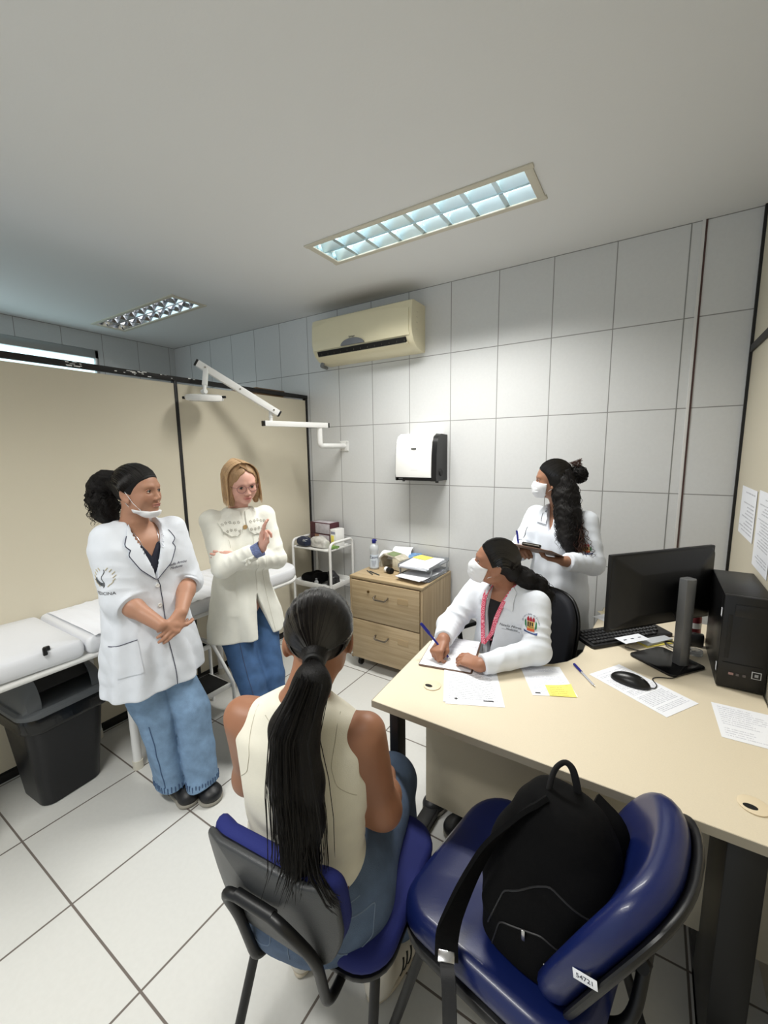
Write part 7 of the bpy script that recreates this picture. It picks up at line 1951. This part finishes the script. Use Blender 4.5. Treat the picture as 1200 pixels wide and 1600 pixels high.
wrap(t, .092, .0330, radians(-62)); merge(bm, t)
for k in range(5):
    me = text_mesh('alcool gel'[:10 - k], .009, .0002); t = bmesh.new(); t.from_mesh(me); bpy.data.meshes.remove(me); wrap(t, .066 - k * .010, .0366, radians(-62)); merge(bm, t)
obj('label_lettering', bm, mat('label_navy', S(40, 52, 90), .5), lb_)
bm = BM(); lathe(bm, [(0, .198), (.015, .198), (.016, .204), (.016, .222), (.010, .228), (0, .228)], mbt, 20); tube(bm, [(-1.736, 2.573, zc + .224), (-1.712, 2.560, zc + .226), (-1.700, 2.553, zc + .222)], [.007, .006, .004], 8); obj('cap', bm, M['navyplastic'], bt)
for i, (a, b_) in enumerate((((-1.742, 2.485), (-1.650, 2.420)), ((-1.715, 2.480), (-1.600, 2.432)))):
    a_, e_ = Vector((*a, zc + .004)), Vector((*b_, zc + .004)); bm = BM(); cyl(bm, a_, e_, .0038, n=6)
    p_ = obj('pencil', bm, mat('dark_pencil', S(58, 66, 70), .5), None, label=('dark pencil on the oak cabinet, nearer the front edge', 'dark pencil on the oak cabinet, just behind the front one')[i], category='pencil')
# black and white tape roll lying on its side
bm = BM(); c_ = Vector((-1.570, 2.520, zc + .0215)); ax_ = Vector((.93, -.30, 0)); cyl(bm, c_ - ax_ * .040, c_ - ax_ * .012, .020, n=24)
rl = thing('tape_roll', 'short black and white tape roll lying in front of the crumpled bag', 'tape roll', tuple(c_ - Vector((0, 0, .0215)))); obj('white_core', bm, M['whiteplastic'], rl)
bm = BM(); cyl(bm, c_ - ax_ * .012, c_ + ax_ * .030, .0212, n=24); cyl(bm, c_ + ax_ * .030, c_ + ax_ * .034, .014, n=20); obj('black_sleeve', bm, M['black'], rl)
# open crumpled carton with a green lid
ct = thing('torn_glove_carton', 'torn open grey carton with green top beside the sanitizer bottle', 'carton', (-1.60, 2.64, zc))
mct = T(-1.600, 2.655, zc) @ RZ(radians(-14))
bm = BM(); rings(bm, [[mct @ Vector((x, y, z)) for x, z in ((-.11, .0), (-.115, .075), (-.07, .112), (.05, .105), (.10, .085), (.105, .0), (.095, .0), (.09, .078), (.045, .096), (-.065, .102), (-.103, .07), (-.10, .0))] for y in (-.055, .055)]); obj('shell', bm, mat('carton_grey', S(190, 184, 168), .7, var=.15, vscale=30), ct)
bm = BM(); box(bm, (.065, -.057, .05), (.07, .003, .085), .001, m=mct); box(bm, (-.015, .05, .045), (.18, .002, .08), m=mct); obj('end_flap', bm, mat('carton_cream', S(214, 206, 184), .7, var=.2, vscale=40), ct)
bm = BM(); prism(bm, [(-.045, -.045), (.035, -.05), (.02, .045), (-.06, .04)], .106, .112, mct @ RY(radians(3))); obj('green_flap', bm, mat('carton_green', S(128, 144, 104), .7), ct)
# curled papers behind
for i, (x, y, z, a, tx, lbl) in enumerate(((-1.595, 2.762, .795, 12, 34, 'curled white leaflet sticking up behind the torn carton'), (-1.70, 2.752, .765, -6, 12, 'white leaflet lying flat over the torn carton, next to the bottle'))):
    bm = BM(); g = []
    for k in range(9):
        for j in range(2): g.append(bm.verts.new(((j - .5) * .15, (k / 8 - .5) * .12, .03 * sin(k / 8 * pi * .9) )))
    for k in range(8): bm.faces.new((g[2 * k], g[2 * k + 1], g[2 * k + 3], g[2 * k + 2]))
    bm.normal_update(); bmesh.ops.solidify(bm, geom=bm.faces[:], thickness=.0008)
    o = obj('leaflet', bm, M['paper'], None, M_=Matrix.Translation((x, y, z)) @ RZ(radians(a)) @ RX(radians(tx)), label=lbl, category='leaflet', smooth=60)
bm = BM(); box(bm, (0, 0, 0), (.10, .10, .03), .006, m=T(-1.475, 2.742, zc + .075) @ RZ(radians(20)) @ RX(radians(20))); obj('blue_packet', bm, mat('blue_pack', S(110, 150, 196), .4, var=.3, vscale=40), None, label='pale blue plastic packet between the leaflets and the letter tray', category='packet')
bm = BM(); box(bm, (-1.475, 2.742, zc + .029), (.12, .085, .056), .004); obj('small_carton', bm, M['cardboard'], None, label='small brown carton under the blue packet', category='carton')
# letter tray
ty = thing('letter_tray', 'clear acrylic two-tier letter tray with papers on the oak cabinet', 'letter tray', (-1.335, 2.60, zc))
ACR = mat('clear_acrylic', S(214, 218, 222), .12, trans=.75)
for z in (.003, .078):
    bm = BM(); box(bm, (-1.335, 2.62, zc + z), (.245, .33, .004), .001)
    for s in (-1, 1): box(bm, (-1.335 + s * .1215, 2.62, zc + z + .012), (.003, .33, .024), .0005)
    box(bm, (-1.335, 2.783, zc + z + .012), (.24, .003, .024), .0005); obj('tier', bm, ACR, ty)
for sx in (-1, 1):
    for sy in (-1, 1): bm = BM(); box(bm, (-1.335 + sx * .1215, 2.62 + sy * .13, zc + .040), (.004, .022, .074), .001); obj('riser', bm, ACR, ty)
def pile(x, y, z, n, w, h, a, label, m=None, jit=2.5, sd=1):
    rr = random.Random(sd); t = thing('paper_pile', label, 'paper pile', (x, y, z))
    for k in range(n):
        bm = BM(); box(bm, (0, 0, 0), (w, h, .0016), m=T(x + rr.uniform(-.006, .006), y + rr.uniform(-.008, .008), z + .001 + k * .0022) @ RZ(radians(a + rr.uniform(-jit, jit)))); obj('sheet', bm, m or M['paper'], t)
    return t
pile(-1.330, 2.585, zc + .0055, 9, .21, .295, -2, 'pile of sheets on the lower tier of the letter tray', mat('grey_papers', S(206, 208, 220), .8), 3, 2)
pile(-1.325, 2.500, zc + .0265, 3, .205, .22, -8, 'loose white sheets poking out of the lower tray towards the front', None, 5, 4)
pile(-1.335, 2.595, zc + .0805, 8, .215, .295, 1, 'pile of white forms on the upper tier of the letter tray', None, 4, 3)
bm = BM(); box(bm, (0, 0, 0), (.12, .10, .0012), m=T(-1.385, 2.700, zc + .1005) @ RZ(radians(-12))); obj('yellow_note', bm, M['yellow'], None, label='yellow note on top of the letter tray papers', category='note')

# ================================================================== ON THE TROLLEY
zs = .7975
pc = thing('zip_pouch', 'navy zip pouch at the left end of the top trolley shelf', 'pouch', (-2.445, 2.555, zs))
F_ = Field(); ca, sa = cos(radians(-12)), sin(radians(-12)); RR = np.array([[ca, -sa, 0], [sa, ca, 0], [0, 0, 1]])
F_.loft([((-2.50, 2.57, zs + .042), .042, .036), ((-2.43, 2.555, zs + .046), .044, .040), ((-2.365, 2.54, zs + .042), .040, .036)], (0, 1, 0), .01, fold=lambda th, t, P: .003 * wob(P, 50, 2), kcap=.03, n=2.8)
po, pv = sculpt('body', F_, (-2.54, 2.48, zs + .001), (-2.34, 2.63, zs + .11), .004, cloth('navy_nylon', S(26, 34, 58)), pc)
bm = BM(); drape_line(bm, pv, [Vector((-2.49, 2.568, 1.2)), Vector((-2.38, 2.545, 1.2))], (0, 0, -1), .0022, .0008); obj('zip', bm, M['greyplastic'], pc)
bm = BM(); drape_text(bm, pv, 'BIC', .022, (-2.39, 2.40, zs + .062), (1, -.2, 0), (0, 0, 1), (0, 1, 0), .001); obj('lettering', bm, M['whiteplastic'], pc)
def carton(name, label, c, s, a, cols, parts):
    t = thing(name, label, 'box', (c[0], c[1], c[2])); mm = T(*c) @ RZ(radians(a))
    bm = BM(); box(bm, (0, 0, s[2] / 2), s, .0015, m=mm); obj('carton', bm, cols, t)
    for nm, cc, ss, mt in parts:
        bm = BM(); box(bm, cc, ss, .0004, m=mm); obj(nm, bm, mt, t)
    return t
MAR = mat('maroon_print', S(74, 34, 42), .5); GRP = mat('grey_print', S(186, 180, 186), .5, var=.12, vscale=40); BRP = mat('brown_print', S(150, 112, 88), .5, var=.2, vscale=50)
carton('glove_box', 'lower glove box with brown and grey print on the trolley', (-2.352, 2.725, zs), (.235, .115, .095), -4, MAR, [('printed_front', (.025, -.0582, .047), (.17, .001, .085), GRP), ('brown_stripe', (-.035, -.0590, .047), (.05, .001, .085), BRP), ('printed_end', (.1182, 0, .047), (.001, .10, .085), GRP)])
carton('glove_box', 'upper glove box with maroon and grey print, stacked on the other', (-2.350, 2.725, zs + .0965), (.235, .115, .095), -3, MAR, [('printed_front', (.03, -.0582, .047), (.165, .001, .085), GRP), ('printed_top', (.0, 0, .0953), (.20, .09, .001), GRP)])
carton('mask_box', 'small white and yellow box beside the stacked glove boxes', (-2.192, 2.700, zs), (.065, .10, .150), -6, M['whiteplastic'], [('yellow_print', (-.008, -.0506, .055), (.035, .001, .085), M['yellow']), ('printed_text', (.0, -.0506, .12), (.05, .001, .022), M['inkgrey'])])
F_ = Field(); F_.loft([((-2.375, 2.60, zs + .038), .040, .038), ((-2.29, 2.585, zs + .050), .046, .048), ((-2.20, 2.58, zs + .034), .036, .032)], (0, 1, 0), .01, fold=lambda th, t, P: .006 * wob(P, 45, 6) + .003 * wob(P, 90, 7), kcap=.02, n=3)
F_.fn(lambda P: -(P[:, 2] - zs - .001), .003, 2)
o_, _ = sculpt('cotton_pack', F_, (-2.43, 2.50, zs - .003), (-2.14, 2.66, zs + .12), .004, mat('crumpled_plastic', S(214, 212, 206), .25, trans=.2, var=.1, vscale=40), None); o_['label'] = 'crumpled clear bag of white cotton at the front of the top trolley shelf'; o_['category'] = 'bag'
bm = BM(); box(bm, (0, 0, 0), (.07, .06, .02), .006, m=T(-2.150, 2.605, zs + .012) @ RZ(.3)); obj('green_packet', bm, mat('green_packet', S(128, 168, 92), .5, var=.3, vscale=60), None, label='small green packet at the right end of the top trolley shelf', category='packet')
zl = .4775
F_ = Field(); rr_ = random.Random(4)
for k in range(9): F_.ell((-2.46 + .022 * k, 2.62 + rr_.uniform(-.04, .05), zl + .03 + rr_.uniform(0, .03)), (.055, .045, .035), None, .03)
F_.fn(lambda P: -(P[:, 2] - zl - .001), .003, 2)
o_, _ = sculpt('black_cloth', F_, (-2.55, 2.51, zl - .004), (-2.22, 2.76, zl + .14), .005, M['blackfabric'], None, keep=None); o_['label'] = 'heap of black cloth on the middle trolley shelf'; o_['category'] = 'cloth'
F_ = Field(); F_.loft([((-2.185, 2.62, zl + .0), .050, .06), ((-2.19, 2.63, zl + .06), .045, .055), ((-2.225, 2.64, zl + .115), .02, .03)], (1, 0, 0), .01, fold=lambda th, t, P: .005 * wob(P, 50, 1)); F_.fn(lambda P: -(P[:, 2] - zl - .001), .003, 2)
o_, _ = sculpt('patterned_bag', F_, (-2.26, 2.52, zl - .004), (-2.118, 2.72, zl + .13), .004, mat('black_white_pattern', S(40, 40, 42), .4, var=.9, vscale=90), None); o_['label'] = 'black bag with white pattern on the middle trolley shelf'; o_['category'] = 'bag'
vb = thing('small_vial', 'small clear bottle in front of the black cloth on the trolley', 'bottle', (-2.30, 2.535, zl)); bm = BM(); lathe(bm, [(0, 0), (.016, 0), (.017, .04), (.008, .052), (0, .052)], T(-2.292, 2.530, zl + .001), 18); obj('body', bm, M['clearplastic'], vb)
bm = BM(); lathe(bm, [(0, .052), (.009, .052), (.009, .066), (0, .066)], T(-2.292, 2.530, zl + .001), 14); obj('cap', bm, M['greyplastic'], vb)

# ================================================================== BACKPACK
bk = thing('backpack', 'black backpack leaning on the wide blue chair', 'backpack', (-.14, .89, .48))
BK = Field()
BK.loft([((-.165, .880, .478), .120, .080), ((-.150, .890, .56), .138, .098), ((-.128, .905, .66), .136, .100), ((-.112, .925, .755), .112, .085), ((-.108, .935, .812), .070, .055)], (1, -.12, 0), .02, n=2.6, kcap=.03, fold=lambda th, t, P: .0045 * wob(P, 18, 2) + .0022 * wob(P, 45, 3))
BK.loft([((-.175, .800, .492), .085, .035), ((-.165, .800, .58), .098, .044), ((-.145, .815, .665), .080, .034)], (1, -.12, 0), .022, n=2.8, kcap=.02, fold=lambda th, t, P: .003 * wob(P, 30, 6))
bo, bb = sculpt('bag_body', BK, (-.34, .74, .46), (.06, 1.06, .88), .0045, M['blackfabric'], bk)
bm = BM(); tube(bm, fillet([(-.150, .915, .805), (-.143, .935, .862), (-.122, .950, .882), (-.104, .955, .865), (-.092, .960, .805)], .03, 5), .0085, 10, flat=.45); obj('top_handle', bm, mat('black_webbing', S(22, 22, 24), .6, bump=.3, bscale=600), bk)
bm = BM(); P_ = fillet([(-.150, .900, .815), (-.190, .865, .785), (-.250, .825, .715), (-.292, .792, .615), (-.318, .735, .525), (-.300, .695, .506)], .05, 6)
ribbon(bm, P_, Vector((.5, .8, .25)), .050, .005); obj('shoulder_strap', bm, M['blackfabric'], bk)
bm = BM(); P_ = fillet([(-.300, .695, .506), (-.285, .672, .497), (-.276, .658, .44), (-.272, .655, .33), (-.270, .655, .20)], .02, 5)
ribbon(bm, P_, Vector((1, .2, 0)), .030, .002); st_ = obj('strap_webbing', bm, bpy.data.materials['black_webbing'], bk)
bm = BM(); box(bm, (0, 0, 0), (.036, .02, .006), .002, m=T(-.302, .698, .512) @ RZ(.4) @ RX(.3)); obj('strap_buckle', bm, M['chrome'], bk)
bm = BM(); P_ = fillet([(-.060, .985, .78), (.005, .975, .74), (.012, .955, .60), (-.03, .93, .50)], .05, 5); ribbon(bm, P_, Vector((.3, .9, .1)), .045, .005); obj('shoulder_strap', bm, M['blackfabric'], bk)
dk_ = Vector((.1, 1, -.15)).normalized()
bm = BM(); drape_line(bm, bb, [(-.265, .5, .60), (-.235, .5, .695), (-.15, .5, .735), (-.06, .5, .70), (-.035, .5, .58)], dk_, .0022, .0008); drape_line(bm, bb, [(-.255, .5, .55), (-.235, .5, .635), (-.15, .5, .655), (-.08, .5, .63)], dk_, .0018, .0008)
obj('zip', bm, mat('zip_tape', S(30, 30, 32), .5), bk)
for p in ((-.158, .772, .600), (-.112, .775, .560)):
    h_ = bb.ray_cast(Vector((p[0], .4, p[2])), Vector((0, 1, 0)), 1)[0] or Vector(p)
    bm = BM(); box(bm, (0, 0, 0), (.007, .003, .034), .001, m=Matrix.Translation(h_ + Vector((0, -.004, 0))) @ RX(.15)); obj('zip_pull', bm, M['chrome'], bk)
